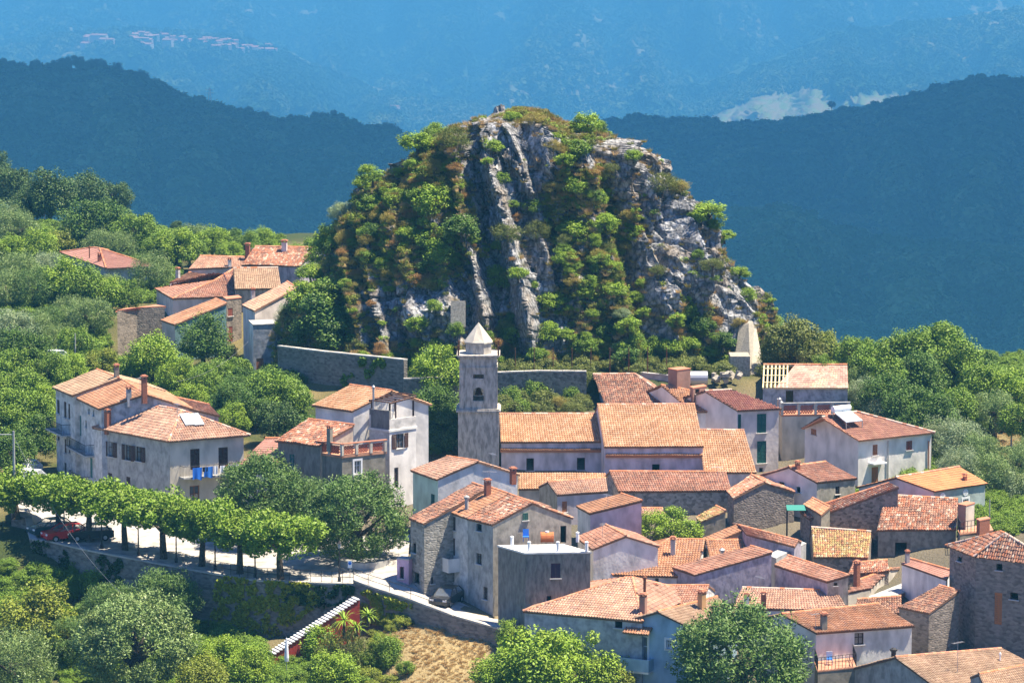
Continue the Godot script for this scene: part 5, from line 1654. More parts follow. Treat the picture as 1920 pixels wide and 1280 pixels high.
func make_kinds() -> void:
	var L := {"bright": leaf_mat(Color(.225, .335, .026)), "green": leaf_mat(Color(.155, .250, .022)), "deep": leaf_mat(Color(.085, .160, .020)), "dark": leaf_mat(Color(.070, .125, .026)), "yellow": leaf_mat(Color(.205, .245, .024)),
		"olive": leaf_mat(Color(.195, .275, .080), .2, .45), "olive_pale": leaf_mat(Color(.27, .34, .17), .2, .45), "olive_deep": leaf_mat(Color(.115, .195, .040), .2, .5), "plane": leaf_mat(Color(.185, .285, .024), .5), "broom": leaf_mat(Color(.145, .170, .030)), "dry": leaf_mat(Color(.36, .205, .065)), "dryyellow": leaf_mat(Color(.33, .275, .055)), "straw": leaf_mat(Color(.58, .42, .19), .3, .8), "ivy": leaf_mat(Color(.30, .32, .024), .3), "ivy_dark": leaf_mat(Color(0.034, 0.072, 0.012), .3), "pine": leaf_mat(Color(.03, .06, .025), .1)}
	for k in L:
		M["leaf_" + k] = L[k]
	K["broad"] = [crown(101, 70, 190, .082, .62, .32, .95), crown(102, 62, 205, .084, .62, .34, 1.05), crown(103, 78, 170, .08, .6, .30, .85)]
	K["olive"] = [crown(111, 90, 190, .085, .24, .29, .85, .6), crown(112, 100, 175, .082, .24, .27, .95, .6), crown(113, 84, 200, .085, .25, .31, .8, .6)]
	K["oliveb"] = [crown(114, 200, 190, .062, .36, .20, .9, .5, .6), crown(115, 190, 200, .062, .36, .21, .88, .5, .6)]
	K["trunk_oliveb"] = [trunk(165, .13, 7, .7)]
	K["plane"] = [crown(121, 100, 190, .075, .7, .22, .46, .6, .3, 1.0), crown(122, 96, 195, .075, .7, .23, .48, .6, .3, 1.0)]
	K["bush"] = [crown(131, 34, 110, .13, .6, .38, .85), crown(132, 30, 120, .13, .55, .40, .95, .2), crown(133, 38, 100, .125, .65, .34, .75)]
	K["broom"] = [crown(141, 34, 130, .16, .16, .38, .85, 1.2), crown(142, 38, 120, .15, .18, .36, .8, 1.0)]
	K["scrub"] = crown(145, 9, 30, .34, .5, .5, .8)
	K["tuft"] = [tuft(151, 90, .7), tuft(152, 110, .9)]
	K["trunk"] = [trunk(161, .075, 6, .6), trunk(162, .085, 5, .7)]
	K["trunk_plane"] = [trunk(163, .075, 6, .8)]
	K["trunk_olive"] = [trunk(164, .16, 6, .7)]

var kind_count := {}
# a tree: crown middle and radius in metres, foot on the ground
func tree(called: String, label: String, group: String, c: Vector3, rad: float, foot: float, kind: String, leafk: String, squash := 1.0) -> Node3D:
	var hh := maxf(c.y - foot, rad * .4)
	var t := thing(called, label, "tree", Vector3(c.x, c.y - hh, c.z), group)
	var i: int = kind_count.get(kind, 0)
	kind_count[kind] = i + 1
	var tk := "trunk_" + kind if K.has("trunk_" + kind) else "trunk"
	var tl: Array = K[tk]
	part("trunk", tl[i % tl.size()], M["bark"], t, Transform3D(Basis(Vector3.UP, i * 1.7).scaled_local(Vector3(rad, hh, rad)), Vector3(0, hh, 0)))
	var cl: Array = K[kind]
	part("crown", cl[i % cl.size()], M["leaf_" + leafk], t, Transform3D(Basis(Vector3.UP, i * 2.1 + c.x).scaled_local(Vector3(rad, rad * squash, rad)), Vector3(0, hh, 0)))
	return t
# find the depth at which a crown seen at a pixel stands over the ground with its middle hc radii up
func stand(px: float, py: float, rpx: float, hc: float, near := 285.0, far := 640.0) -> Vector3:
	var d := near
	while d < far:
		var p := pt(px, py, d)
		if p.y - gy(p.x, p.z) < rpx * d / FOCAL * hc:
			return p
		d += 1.5
	return pt(px, py, far)

func make_trees() -> void:

	# [px, py, radius px, kind, leaf]; the ground decides the distance
	var lists := [
		["dark_tree", "dark tree standing at the back of the wooded slope behind the villa", "dark trees behind the villa", 1.5, 540.0, [[20, 352, 42, "broad", "dark"], [92, 368, 46, "broad", "dark"], [160, 364, 44, "broad", "dark"], [212, 372, 34, "broad", "dark"], [-10, 330, 40, "broad", "dark"], [60, 385, 40, "broad", "dark"], [330, 425, 12, "broad", "dark"]]],
		["leafy_tree", "leafy green tree on the wooded slope round the pyramid-roofed villa", "leafy trees round the villa", 1.25, 430.0, [[150, 424, 44, "broad", "deep"], [205, 420, 46, "broad", "deep"], [255, 436, 40, "broad", "green"], [70, 468, 36, "broad", "bright"], [20, 472, 34, "broad", "bright"], [108, 460, 28, "bush", "yellow"], [330, 462, 38, "broad", "bright"], [300, 470, 32, "broad", "green"], [398, 456, 34, "broad", "bright"], [426, 452, 28, "broad", "deep"], [458, 462, 28, "broad", "green"], [492, 452, 28, "broad", "bright"], [515, 456, 22, "broad", "green"], [115, 530, 42, "broad", "bright"], [155, 540, 46, "broad", "green"], [195, 555, 38, "broad", "bright"], [240, 556, 28, "broad", "green"], [355, 470, 30, "broad", "green"], [430, 475, 24, "broad", "bright"]]],
		["olive_tree", "silvery olive tree on the wooded slope round the pyramid-roofed villa", "olive trees round the villa", 1.1, 430.0, [[30, 432, 42, "olive", "olive"], [5, 420, 42, "olive", "olive"], [190, 462, 34, "olive", "olive"], [366, 448, 32, "olive", "olive"], [282, 512, 40, "olive", "olive"], [34, 512, 44, "olive", "olive"], [86, 500, 30, "olive", "olive_pale"], [62, 545, 42, "olive", "olive_deep"], [10, 545, 42, "olive", "olive"], [205, 540, 30, "olive", "olive"], [225, 465, 30, "olive", "olive"]]],
		["olive_tree", "olive tree between the stone house and the tall white houses", "olive trees below the brown stone house", 1.1, 375.0, [[20, 622, 46, "olive", "olive_pale"], [62, 620, 40, "olive", "olive"], [130, 590, 36, "olive", "olive"], [95, 600, 30, "olive", "olive_deep"], [170, 596, 42, "olive", "olive"], [112, 640, 32, "olive", "olive"]]],
		["leafy_tree", "leafy tree on the slope above the tall white houses", "leafy trees above the tall white houses", 1.2, 355.0, [[12, 664, 44, "broad", "deep"], [52, 662, 42, "broad", "deep"], [140, 645, 34, "broad", "green"], [92, 700, 38, "broad", "green"], [132, 692, 34, "broad", "bright"], [190, 682, 32, "broad", "yellow"], [30, 700, 40, "broad", "green"], [286, 672, 50, "broad", "bright"], [252, 694, 34, "broad", "green"], [330, 704, 34, "broad", "bright"], [382, 716, 34, "broad", "green"], [360, 745, 30, "broad", "bright"], [438, 786, 28, "broad", "bright"]]],
		["leafy_tree", "leafy tree between the topmost house and the crag", "leafy trees behind the topmost house", 1.0, 446.0, [[556, 478, 24, "broad", "green"], [590, 470, 28, "broad", "green"], [622, 462, 30, "broad", "bright"], [640, 485, 26, "broad", "green"], [606, 500, 24, "broad", "bright"]]],
		["leafy_tree", "leafy bush between the teal house's lane and the tall bluish house", "bushes on the lane below the upper village", .7, 385.0, [[425, 668, 20, "bush", "deep"], [448, 690, 24, "bush", "green"], [412, 700, 26, "bush", "green"], [455, 715, 24, "bush", "deep"]]],
		["leafy_tree", "big dark leafy tree in front of the teal house", "", 1.1, 380.0, [[380, 640, 47, "broad", "deep"]]],
		["leafy_tree", "leafy tree beside the lane at the end of the plaza street", "leafy trees at the street end", 1.2, 338.0, [[44, 775, 54, "broad", "green"], [30, 735, 48, "broad", "green"], [62, 822, 42, "broad", "deep"], [16, 850, 46, "broad", "deep"], [5, 800, 46, "broad", "green"], [74, 760, 36, "broad", "bright"]]],
		["leafy_tree", "leafy tree under the curved stone wall", "leafy trees under the curved wall", 1.1, 350.0, [[512, 742, 52, "broad", "green"], [548, 752, 34, "broad", "green"], [478, 768, 36, "broad", "deep"], [432, 745, 34, "broad", "deep"], [520, 790, 40, "broad", "dark"], [575, 800, 26, "bush", "deep"]]],
		["leafy_tree", "bright leafy tree beside the bell tower", "trees beside the bell tower", 1.3, 354.0, [[822, 700, 46, "broad", "bright"], [812, 765, 46, "broad", "deep"], [836, 805, 40, "broad", "dark"], [795, 690, 24, "broad", "bright"]]],
		["olive_tree", "great old olive tree in its round planter on the plaza", "", 1.05, 316.0, [[668, 978, 96, "oliveb", "olive_deep", [682, 1050]]]],
		["olive_tree", "broad olive tree beside the grey house on the plaza", "olive trees beside the grey house", .95, 325.0, [[490, 930, 84, "oliveb", "olive_deep", [500, 1015]], [572, 945, 56, "olive", "olive_deep", [585, 1010]]]],
		["airy_tree", "yellowish feathery tree at the foot of the masonry buttress", "feathery trees by the buttress", 1.1, 372.0, [[1492, 645, 54, "broad", "broom"], [1540, 655, 38, "broad", "yellow"], [1440, 615, 34, "broad", "green"], [1465, 660, 36, "broad", "broom"]]],
		["leafy_tree", "leafy green tree on the wooded slope beyond the unfinished house", "leafy trees beyond the unfinished house", 1.35, 358.0, [[1608, 668, 42, "broad", "green"], [1642, 698, 48, "broad", "green"], [1690, 664, 46, "broad", "green"], [1752, 656, 56, "broad", "green"], [1790, 690, 52, "broad", "green"], [1722, 705, 50, "broad", "deep"], [1852, 726, 50, "broad", "green"], [1905, 745, 46, "broad", "bright"], [1662, 742, 46, "broad", "deep"], [1705, 765, 46, "broad", "deep"], [1745, 785, 46, "broad", "deep"], [1795, 765, 42, "broad", "green"], [1715, 800, 38, "broad", "deep"], [1548, 694, 26, "broad", "green"], [1770, 640, 36, "broad", "green"], [1832, 690, 40, "broad", "deep"], [1960, 745, 46, "broad", "green"], [1775, 858, 36, "broad", "deep"], [1920, 790, 40, "broad", "green"]]],
		["olive_tree", "silvery olive tree on the slope beside the large white house", "olive trees beside the large white house", 1.05, 345.0, [[1625, 742, 38, "olive", "olive_pale"], [1602, 716, 30, "olive", "olive"], [1655, 770, 34, "olive", "olive_pale"], [1862, 776, 48, "olive", "olive"], [1764, 824, 42, "olive", "olive_pale"], [1806, 830, 46, "olive", "olive_pale"], [1838, 850, 42, "olive", "olive"], [1800, 880, 42, "olive", "olive_pale"], [1852, 890, 44, "olive", "olive"], [1905, 870, 40, "olive", "olive"], [1885, 925, 46, "olive", "olive_pale"], [1930, 920, 40, "olive", "olive"], [1900, 985, 42, "olive", "olive_pale"], [1865, 975, 28, "olive", "olive"], [1940, 1005, 42, "olive", "olive"], [1770, 790, 30, "olive", "olive_pale"], [1925, 850, 30, "olive", "olive"]]],
		["olive_tree", "large silvery olive tree at the foot of the plaza wall", "olive trees below the plaza wall", 1.0, 291.0, [[255, 1212, 108, "oliveb", "olive"], [300, 1128, 68, "olive", "olive_deep"], [205, 1140, 54, "olive", "olive_deep"], [30, 1250, 72, "olive", "olive"], [130, 1200, 48, "olive", "olive_deep"]]],
		["leafy_tree", "yellowish green tree below the plaza wall", "yellowish trees below the plaza wall", 1.0, 291.0, [[62, 1170, 68, "broad", "yellow"], [10, 1150, 44, "broad", "green"], [182, 1096, 30, "bush", "bright"]]],
		["leafy_tree", "bright green bush tree in the garden of the red shed", "bright trees in the red shed's garden", 1.0, 292.0, [[410, 1232, 44, "broad", "bright"], [462, 1252, 40, "broad", "bright"], [482, 1232, 32, "broad", "green"], [625, 1262, 46, "broad", "bright"], [600, 1212, 34, "bush", "bright"], [720, 1226, 34, "broad", "green"], [380, 1275, 50, "broad", "yellow"]]],
		["feathery_shrub", "soft feathery shrub in front of the red shed", "", .9, 295.0, [[648, 1226, 50, "broom", "broom"]]],
		["small_tree", "small round tree alone on the dry yard", "", 1.6, 295.0, [[760, 1252, 17, "bush", "green"]]],
		["leafy_tree", "bright vine-like tree in front of the blue grey house", "bright trees in front of the blue grey house", 1.0, 288.0, [[1002, 1252, 78, "broad", "bright"], [1092, 1262, 66, "broad", "bright"], [938, 1270, 52, "broad", "bright"], [1150, 1275, 46, "broad", "yellow"]]],
		["leafy_tree", "slim bright tree at the corner of the road wall", "", 1.3, 298.0, [[962, 1192, 28, "broad", "bright"]]],
		["olive_tree", "very large round olive tree in front of the blue house", "", .9, 284.0, [[1386, 1248, 128, "oliveb", "olive_deep"]]],
		["leafy_tree", "yellow green bush at the foot of the front white house", "bushes below the front white house", 1.0, 284.0, [[1640, 1278, 28, "bush", "yellow"], [1702, 1280, 40, "bush", "yellow"], [1596, 1280, 24, "bush", "green"]]],
		["garden_bush", "bright bush in the courtyard garden below the stone aisle wall", "bushes in the courtyard garden", .8, 325.0, [[1228, 990, 30, "bush", "bright"], [1258, 985, 30, "bush", "bright"], [1290, 1000, 32, "bush", "bright"], [1325, 985, 20, "bush", "broom"]]],
		["garden_bush", "green bush behind the church roof below the low wall", "bushes behind the church", .7, 355.0, [[955, 748, 22, "bush", "green"], [1004, 735, 26, "bush", "green"], [1018, 755, 24, "bush", "broom"], [1070, 745, 18, "bush", "green"], [975, 765, 20, "bush", "green"], [1045, 760, 20, "broom", "dryyellow"], [948, 720, 18, "bush", "green"]]],
	]
	for L in lists:
		for t in L[5]:
			var c := stand(t[0], t[1], t[2], L[3], L[4])
			if t.size() > 5:                       # foot on the plaza: its pixel is given
				c = pt(t[0], t[1], EYE.z - plaza_at(t[5][0], t[5][1]).z)
			var d := EYE.z - c.z
			var rad: float = t[2] * d / FOCAL
			tree(L[0], L[1], L[2], c, rad * 1.05, gy(c.x, c.z) if t.size() < 6 else plaza_at(t[5][0], t[5][1]).y, t[3], t[4])
	# the pollarded row along the plaza's edge: foot pixels on the wall's inner side
	var row := [[30, 972, 40, 928], [108, 1004, 100, 935], [165, 1018, 158, 944], [234, 1034, 225, 958], [306, 1050, 300, 972], [378, 1064, 372, 984], [449, 1078, 445, 1000], [526, 1090, 526, 1015]]
	for ti in row.size():
		var t: Array = row[ti]
		var foot := plaza_at(t[0], t[1] - 3.0)
		var d := EYE.z - foot.z
		var c := pt(t[2], t[3] - 6.0, d)
		c.x = (c.x + foot.x) * .5
		var p := tree("pollard_tree", ["first", "second", "third", "fourth", "fifth", "sixth", "seventh", "last"][ti] + " flat-crowned tree counted from the tall lamp pole along the plaza wall", "row of trees along the plaza wall", c, (78.0 + [4, -6, 2, -3, 6, -4, 0, 5][ti]) * d / FOCAL, foot.y, "plane", "plane", [.95, .84, 1.0, .86, .92, 1.02, .86, .96][ti])
		p.position.x = foot.x
	make_crag_bushes()

func make_crag_bushes() -> void:
	var r := RandomNumberGenerator.new()
	r.seed = 77
	var kinds := {
		"g": ["bush", "bright", "bright green bush growing on the limestone crag", "bright green bushes on the crag"],
		"d": ["bush", "deep", "dark green bush growing on the limestone crag", "dark green bushes on the crag"],
		"n": ["bush", "green", "plain green bush growing on the limestone crag", "plain green bushes on the crag"],
		"b": ["broom", "broom", "brownish green broom bush growing on the limestone crag", "broom bushes on the crag"],
		"y": ["broom", "dryyellow", "yellowing shrub growing on the limestone crag", "yellowing shrubs on the crag"],
		"o": ["broom", "dry", "dry orange brown shrub growing on the limestone crag", "dry orange shrubs on the crag"],
		"p": ["olive", "olive_pale", "pale silvery bush on the side of the limestone crag", "pale silvery bushes on the crag"]}
	var spots := [[810, 233, 26, "g"], [772, 262, 38, "g"], [800, 250, 28, "n"], [690, 310, 32, "g"], [672, 335, 24, "g"], [752, 330, 20, "g"], [814, 382, 44, "g"], [790, 360, 26, "n"], [632, 392, 26, "p"], [616, 442, 28, "g"], [600, 474, 28, "g"], [798, 452, 38, "n"], [850, 452, 40, "n"], [826, 470, 36, "g"], [866, 420, 40, "d"], [850, 264, 38, "b"], [924, 280, 22, "g"], [944, 334, 20, "n"], [946, 436, 32, "b"], [764, 430, 24, "g"], [702, 382, 32, "n"], [748, 374, 28, "g"], [698, 432, 32, "d"], [800, 506, 24, "d"], [938, 524, 32, "n"], [968, 510, 24, "g"],
		[620, 552, 42, "n"], [604, 592, 46, "d"], [646, 592, 42, "n"], [632, 632, 42, "d"], [570, 560, 34, "g"], [552, 596, 34, "p"], [580, 520, 26, "g"], [779, 614, 26, "g"], [850, 622, 20, "n"], [728, 537, 14, "g"], [960, 626, 28, "g"], [575, 625, 36, "d"],
		[1003, 224, 26, "y"], [965, 216, 22, "g"], [1100, 236, 32, "g"], [1120, 240, 20, "n"], [1078, 278, 34, "n"], [1060, 300, 24, "g"], [1144, 314, 20, "b"], [1078, 346, 28, "g"], [1117, 366, 22, "d"], [1240, 343, 36, "b"], [1275, 346, 24, "y"], [1324, 398, 40, "g"], [1354, 420, 20, "n"], [1380, 460, 22, "g"], [1396, 502, 22, "g"], [1406, 552, 20, "g"], [1003, 434, 28, "b"], [1074, 430, 34, "g"], [1140, 428, 28, "g"], [1171, 460, 18, "y"], [992, 392, 24, "n"], [1062, 482, 26, "g"], [1121, 490, 24, "n"], [1105, 528, 20, "g"], [1148, 540, 30, "g"], [1035, 568, 28, "g"], [1195, 556, 20, "g"], [1238, 512, 18, "b"], [1332, 494, 28, "b"], [1164, 590, 20, "p"], [1136, 622, 30, "d"], [1176, 614, 28, "g"], [1285, 590, 24, "g"], [1312, 614, 32, "d"], [1355, 642, 28, "d"], [1214, 664, 32, "g"], [1253, 650, 28, "g"], [1175, 670, 30, "d"], [1020, 630, 32, "g"], [1003, 660, 28, "n"], [1058, 632, 24, "g"], [1093, 650, 26, "n"], [1324, 660, 24, "g"], [1382, 606, 14, "y"], [1268, 600, 20, "g"], [1235, 640, 20, "n"], [1290, 640, 24, "g"], [960, 600, 20, "d"], [1190, 640, 22, "n"], [1340, 600, 18, "o"]]
	for s in spots:
		put_bush(s[0], s[1], s[2] * (.82 if s[0] > 655 else 1.0), kinds[s[3]], r)
	var n := 0
	for k in 2500:
		if n > 290:
			break
		var px := r.randf_range(600, 1425)
		var py := r.randf_range(250, 685)
		if px < interp_inv(CRAG_L, py) + 6 or px > interp_inv(CRAG_R, py) - 6:
			continue
		if bareness(px, py) > .35 and r.randf() < .93:
			continue
		var left := px < 900
		var pool := ["o", "y", "y", "o", "n", "g", "b", "g", "y"] if left else ["g", "n", "g", "y", "o", "g", "n", "b", "y"]
		put_bush(px, py, r.randf_range(7, 17), kinds[pool[r.randi() % pool.size()]], r)
		n += 1
	# low scrub rooted in the joints, too small to tell apart
	var clump := noise(FastNoiseLite.TYPE_SIMPLEX_SMOOTH, .03, 3, 88)
	for q in 3:
		var fx := []
		for k in 4200:
			var p: Vector3 = crag_pts[r.randi() % crag_pts.size()]
			var s2 := pix(p)
			if s2.y > 700 or r.randf() < bareness(s2.x, s2.y) * .97 or clump.get_noise_2d(s2.x + q * 300.0, s2.y) < -.05:
				continue
			var s := r.randf_range(.25, .6)
			fx.append(Transform3D(Basis(Vector3.UP, r.randf() * TAU).scaled(Vector3(s, s * r.randf_range(.6, 1.0), s)), p + Vector3(r.randf_range(-.2, .2), 0, r.randf_range(-.1, .2))))
		var mm := MultiMesh.new()
		mm.transform_format = MultiMesh.TRANSFORM_3D
		mm.mesh = K["scrub"]
		mm.instance_count = fx.size()
		for k in fx.size():
			mm.set_instance_transform(k, fx[k])
		var o := MultiMeshInstance3D.new()
		o.name = numbered("scrub")
		o.multimesh = mm
		o.material_override = M["leaf_" + ["bright", "broom", "yellow"][q]]
		add_child(o)
		o.set_meta("kind", "stuff")
		tag(o, "low " + ["bright green", "brownish green", "yellow green"][q] + " scrub in the joints of the crag", "scrub")
	# dry tussocks on the ledges
	var xf := []
	for k in 16000:
		var p: Vector3 = crag_pts[r.randi() % crag_pts.size()]
		var q2 := pix(p)
		if q2.y > 700 or r.randf() < bareness(q2.x, q2.y) * .93:
			continue
		var s := r.randf_range(.18, .52)
		xf.append([Transform3D(Basis(Vector3.UP, r.randf() * TAU).scaled(Vector3(s, s * r.randf_range(.7, 1.2), s)), p + Vector3(r.randf_range(-.2, .2), -.08, r.randf_range(-.1, .2)))])
	for q in 2:
		var mm := MultiMesh.new()
		mm.transform_format = MultiMesh.TRANSFORM_3D
		mm.mesh = K["tuft"][q]
		var half := xf.slice(0, xf.size() / 2) if q == 0 else xf.slice(xf.size() / 2)
		mm.instance_count = half.size()
		for k in half.size():
			mm.set_instance_transform(k, half[k][0])
		var o := MultiMeshInstance3D.new()
		o.name = numbered("dry_grass")
		o.multimesh = mm
		o.material_override = M["leaf_straw"] if q == 0 else M["leaf_dryyellow"]
		add_child(o)
		o.set_meta("kind", "stuff")
		tag(o, ["straw coloured dry grass on the crag's ledges", "yellow green rough grass on the crag's ledges"][q], "grass")

func interp_inv(tab: Array, py: float) -> float:
	return interp(tab, py)
func put_bush(px: float, py: float, rpx: float, k: Array, r: RandomNumberGenerator) -> void:
	var p := crag_at(px, py + rpx * .25)
	if p == Vector3.INF:
		return
	var d := EYE.z - p.z
	var rad: float = rpx * d / FOCAL * 1.08
	var t := thing("crag_bush", k[2], "bush", p + Vector3(0, 0, rad * .15), k[3])
	var i: int = kind_count.get(k[0], 0)
	kind_count[k[0]] = i + 1
	var cl: Array = K[k[0]]
	var st := MB.new()
	part("stem", K["trunk"][i % 2], M["bark"], t, Transform3D(Basis(Vector3.UP, i * 1.1).scaled_local(Vector3(rad, rad * .8, rad)), Vector3(0, rad * .28, 0)))
	part("crown", cl[i % cl.size()], M["leaf_" + k[1]], t, Transform3D(Basis(Vector3.UP, i * 2.3 + px).scaled_local(Vector3(rad, rad * r.randf_range(.6, .85), rad)), Vector3(0, rad * .28, 0)))

# ---------------------------------------------------------------- plaza, road and the walls that hold them up
const EDGE := [[20, 962, 333], [47, 970, 331.5], [57, 1013, 326], [98, 1018, 325.4], [162, 1033, 323], [306, 1060, 319], [400, 1077, 316], [480, 1090, 313.6], [542, 1093, 313], [662, 1097, 311.8]]
const BACK := [[20, 940, 338], [60, 925, 342], [100, 915, 346], [200, 930, 344], [320, 962, 338], [420, 968, 337], [520, 968, 337], [600, 962, 338], [700, 965, 337], [770, 985, 333]]
const ROAD_OUT := [[662, 1097, 311.8], [690, 1108, 310.6], [770, 1134, 307.6], [850, 1164, 304.6], [948, 1192, 302.4], [1000, 1205, 301]]
const ROAD_IN := [[770, 985, 333], [764, 1060, 317], [800, 1117, 311.5], [862, 1128, 310.8], [924, 1158, 307.8], [1000, 1180, 305]]
func path_pts(a: Array) -> Array:
	var r := []
	for p in a:
		r.append(pt(p[0], p[1], p[2]))
	return r
func strip(a: Array, b: Array, n := 1) -> ArrayMesh:
	var m := MB.new()
	for i in a.size() - 1:
		for k in n:
			var f0 := float(k) / n
			var f1 := float(k + 1) / n
			m.quad(a[i].lerp(b[i], f0), a[i + 1].lerp(b[i + 1], f0), a[i + 1].lerp(b[i + 1], f1), a[i].lerp(b[i], f1), Vector3.UP)
	return m.done()
func plaza_at(px: float, py: float) -> Vector3:
	var e := path_pts(EDGE)
	var k := 0
	while k < EDGE.size() - 2 and EDGE[k + 1][0] < px:
		k += 1
	var b := path_pts(BACK)
	var n: Vector3 = (e[k + 1] - e[k]).cross(b[k] - e[k]).normalized()
	return on_plane(px, py, e[k], n)

# a wall along a line, top at the points, down to y, with a coping of separate stones
func run_wall(called: String, label: String, pts: Array, down: float, thick: float, mk: String, coping := true, lift := 0.0) -> Node3D:
	var t := thing(called, label, "wall")
	var m := MB.new()
	var back := []
	var dirs := []
	for i in pts.size():
		var d := Vector3.ZERO
		if i > 0:
			d += ((pts[i] - pts[i - 1]) * Vector3(1, 0, 1)).normalized()
		if i < pts.size() - 1:
			d += ((pts[i + 1] - pts[i]) * Vector3(1, 0, 1)).normalized()
		d = d.normalized()
		dirs.append(d)
		back.append(pts[i] + Vector3(d.z, 0, -d.x) * thick)
	var up := Vector3(0, lift, 0)
	for i in pts.size() - 1:
		var a: Vector3 = pts[i]
		var b: Vector3 = pts[i + 1]
		var c: Vector3 = back[i + 1]
		var e: Vector3 = back[i]
		var n := Vector3(-(b - a).z, 0, (b - a).x)
		var a0 := Vector3(a.x, down, a.z)
		var b0 := Vector3(b.x, down, b.z)
		m.quad(a0, b0, b + up, a + up, n)
		m.quad(Vector3(e.x, down, e.z), Vector3(c.x, down, c.z), c + up, e + up, -n)
		m.quad(a + up, b + up, c + up, e + up, Vector3.UP)
		if i == 0:
			m.quad(a0, a + up, e + up, Vector3(e.x, down, e.z), a - b)
		if i == pts.size() - 2:
			m.quad(b0, b + up, c + up, Vector3(c.x, down, c.z), b - a)
	part("wall", m.done(), M[mk], t)
	if coping:
		for i in pts.size() - 1:
			var a: Vector3 = pts[i].lerp(back[i], .5) + up
			var b: Vector3 = pts[i + 1].lerp(back[i + 1], .5) + up
			var l := a.distance_to(b)
			var k := maxi(1, int(l / 1.1))
			var x := (b - a).normalized()
			var z := x.cross(Vector3.UP).normalized()
			for q in k:
				part("coping_stone", unit_box, M["wall_top"], t, Transform3D(Basis(x * (l / k - .025), z.cross(x) * .14, z * (thick + .12)), a.lerp(b, (q + .5) / k) + Vector3(0, .072 + rng.randf_range(-.006, .006), 0)))
	return t

# leaves creeping over a wall face: patches [px, py, rx, ry] in the picture, on the plane through a, b
func creeper(called: String, label: String, pts: Array, patches: Array, count: int, mk: String, size := .26) -> void:
	var r := RandomNumberGenerator.new()
	r.seed = hash(label)
	var m := MB.new()
	var gaps := noise(FastNoiseLite.TYPE_SIMPLEX_SMOOTH, .035, 3, count)
	for k in count:
		var q: Array = patches[r.randi() % patches.size()]
		var th := r.randf() * TAU
		var rr := pow(r.randf(), .6)
		var px: float = q[0] + cos(th) * rr * q[2]
		var py: float = q[1] + sin(th) * rr * q[3]
		if gaps.get_noise_2d(px, py) < -.12:
			continue
		var best := Vector3.INF
		for i in pts.size() - 1:
			var a: Vector3 = pts[i]
			var b: Vector3 = pts[i + 1]
			var n := Vector3(-(b - a).z, 0, (b - a).x).normalized()
			var p := on_plane(px, py, a, n)
			var u: float = (p - a).dot((b - a).normalized()) / a.distance_to(b)
			if u >= -.02 and u <= 1.02:
				best = p + n * r.randf_range(.02, .22)
				var up := a.lerp(b, u).y
				if p.y > up + .12:
					best = Vector3.INF
				break
		if best == Vector3.INF:
			continue
		var ax := Vector3(r.randfn(), r.randfn() - .8, r.randfn() + .3).normalized()
		var sd := ax.cross(Vector3(r.randfn(), r.randfn(), r.randfn())).normalized()
		var L := size * r.randf_range(.6, 1.3)
		var v := r.randf_range(.65, 1.3)
		m.col = Color(v * r.randf_range(.9, 1.15), v, v)
		m.tri(best - ax * L * .5, best + sd * L * .4, best + ax * L * .5)
		m.tri(best - ax * L * .5, best + ax * L * .5, best - sd * L * .4)
	var o := lone(called, m.done(), M[mk])
	o.set_meta("kind", "stuff")
	tag(o, label, "ivy")

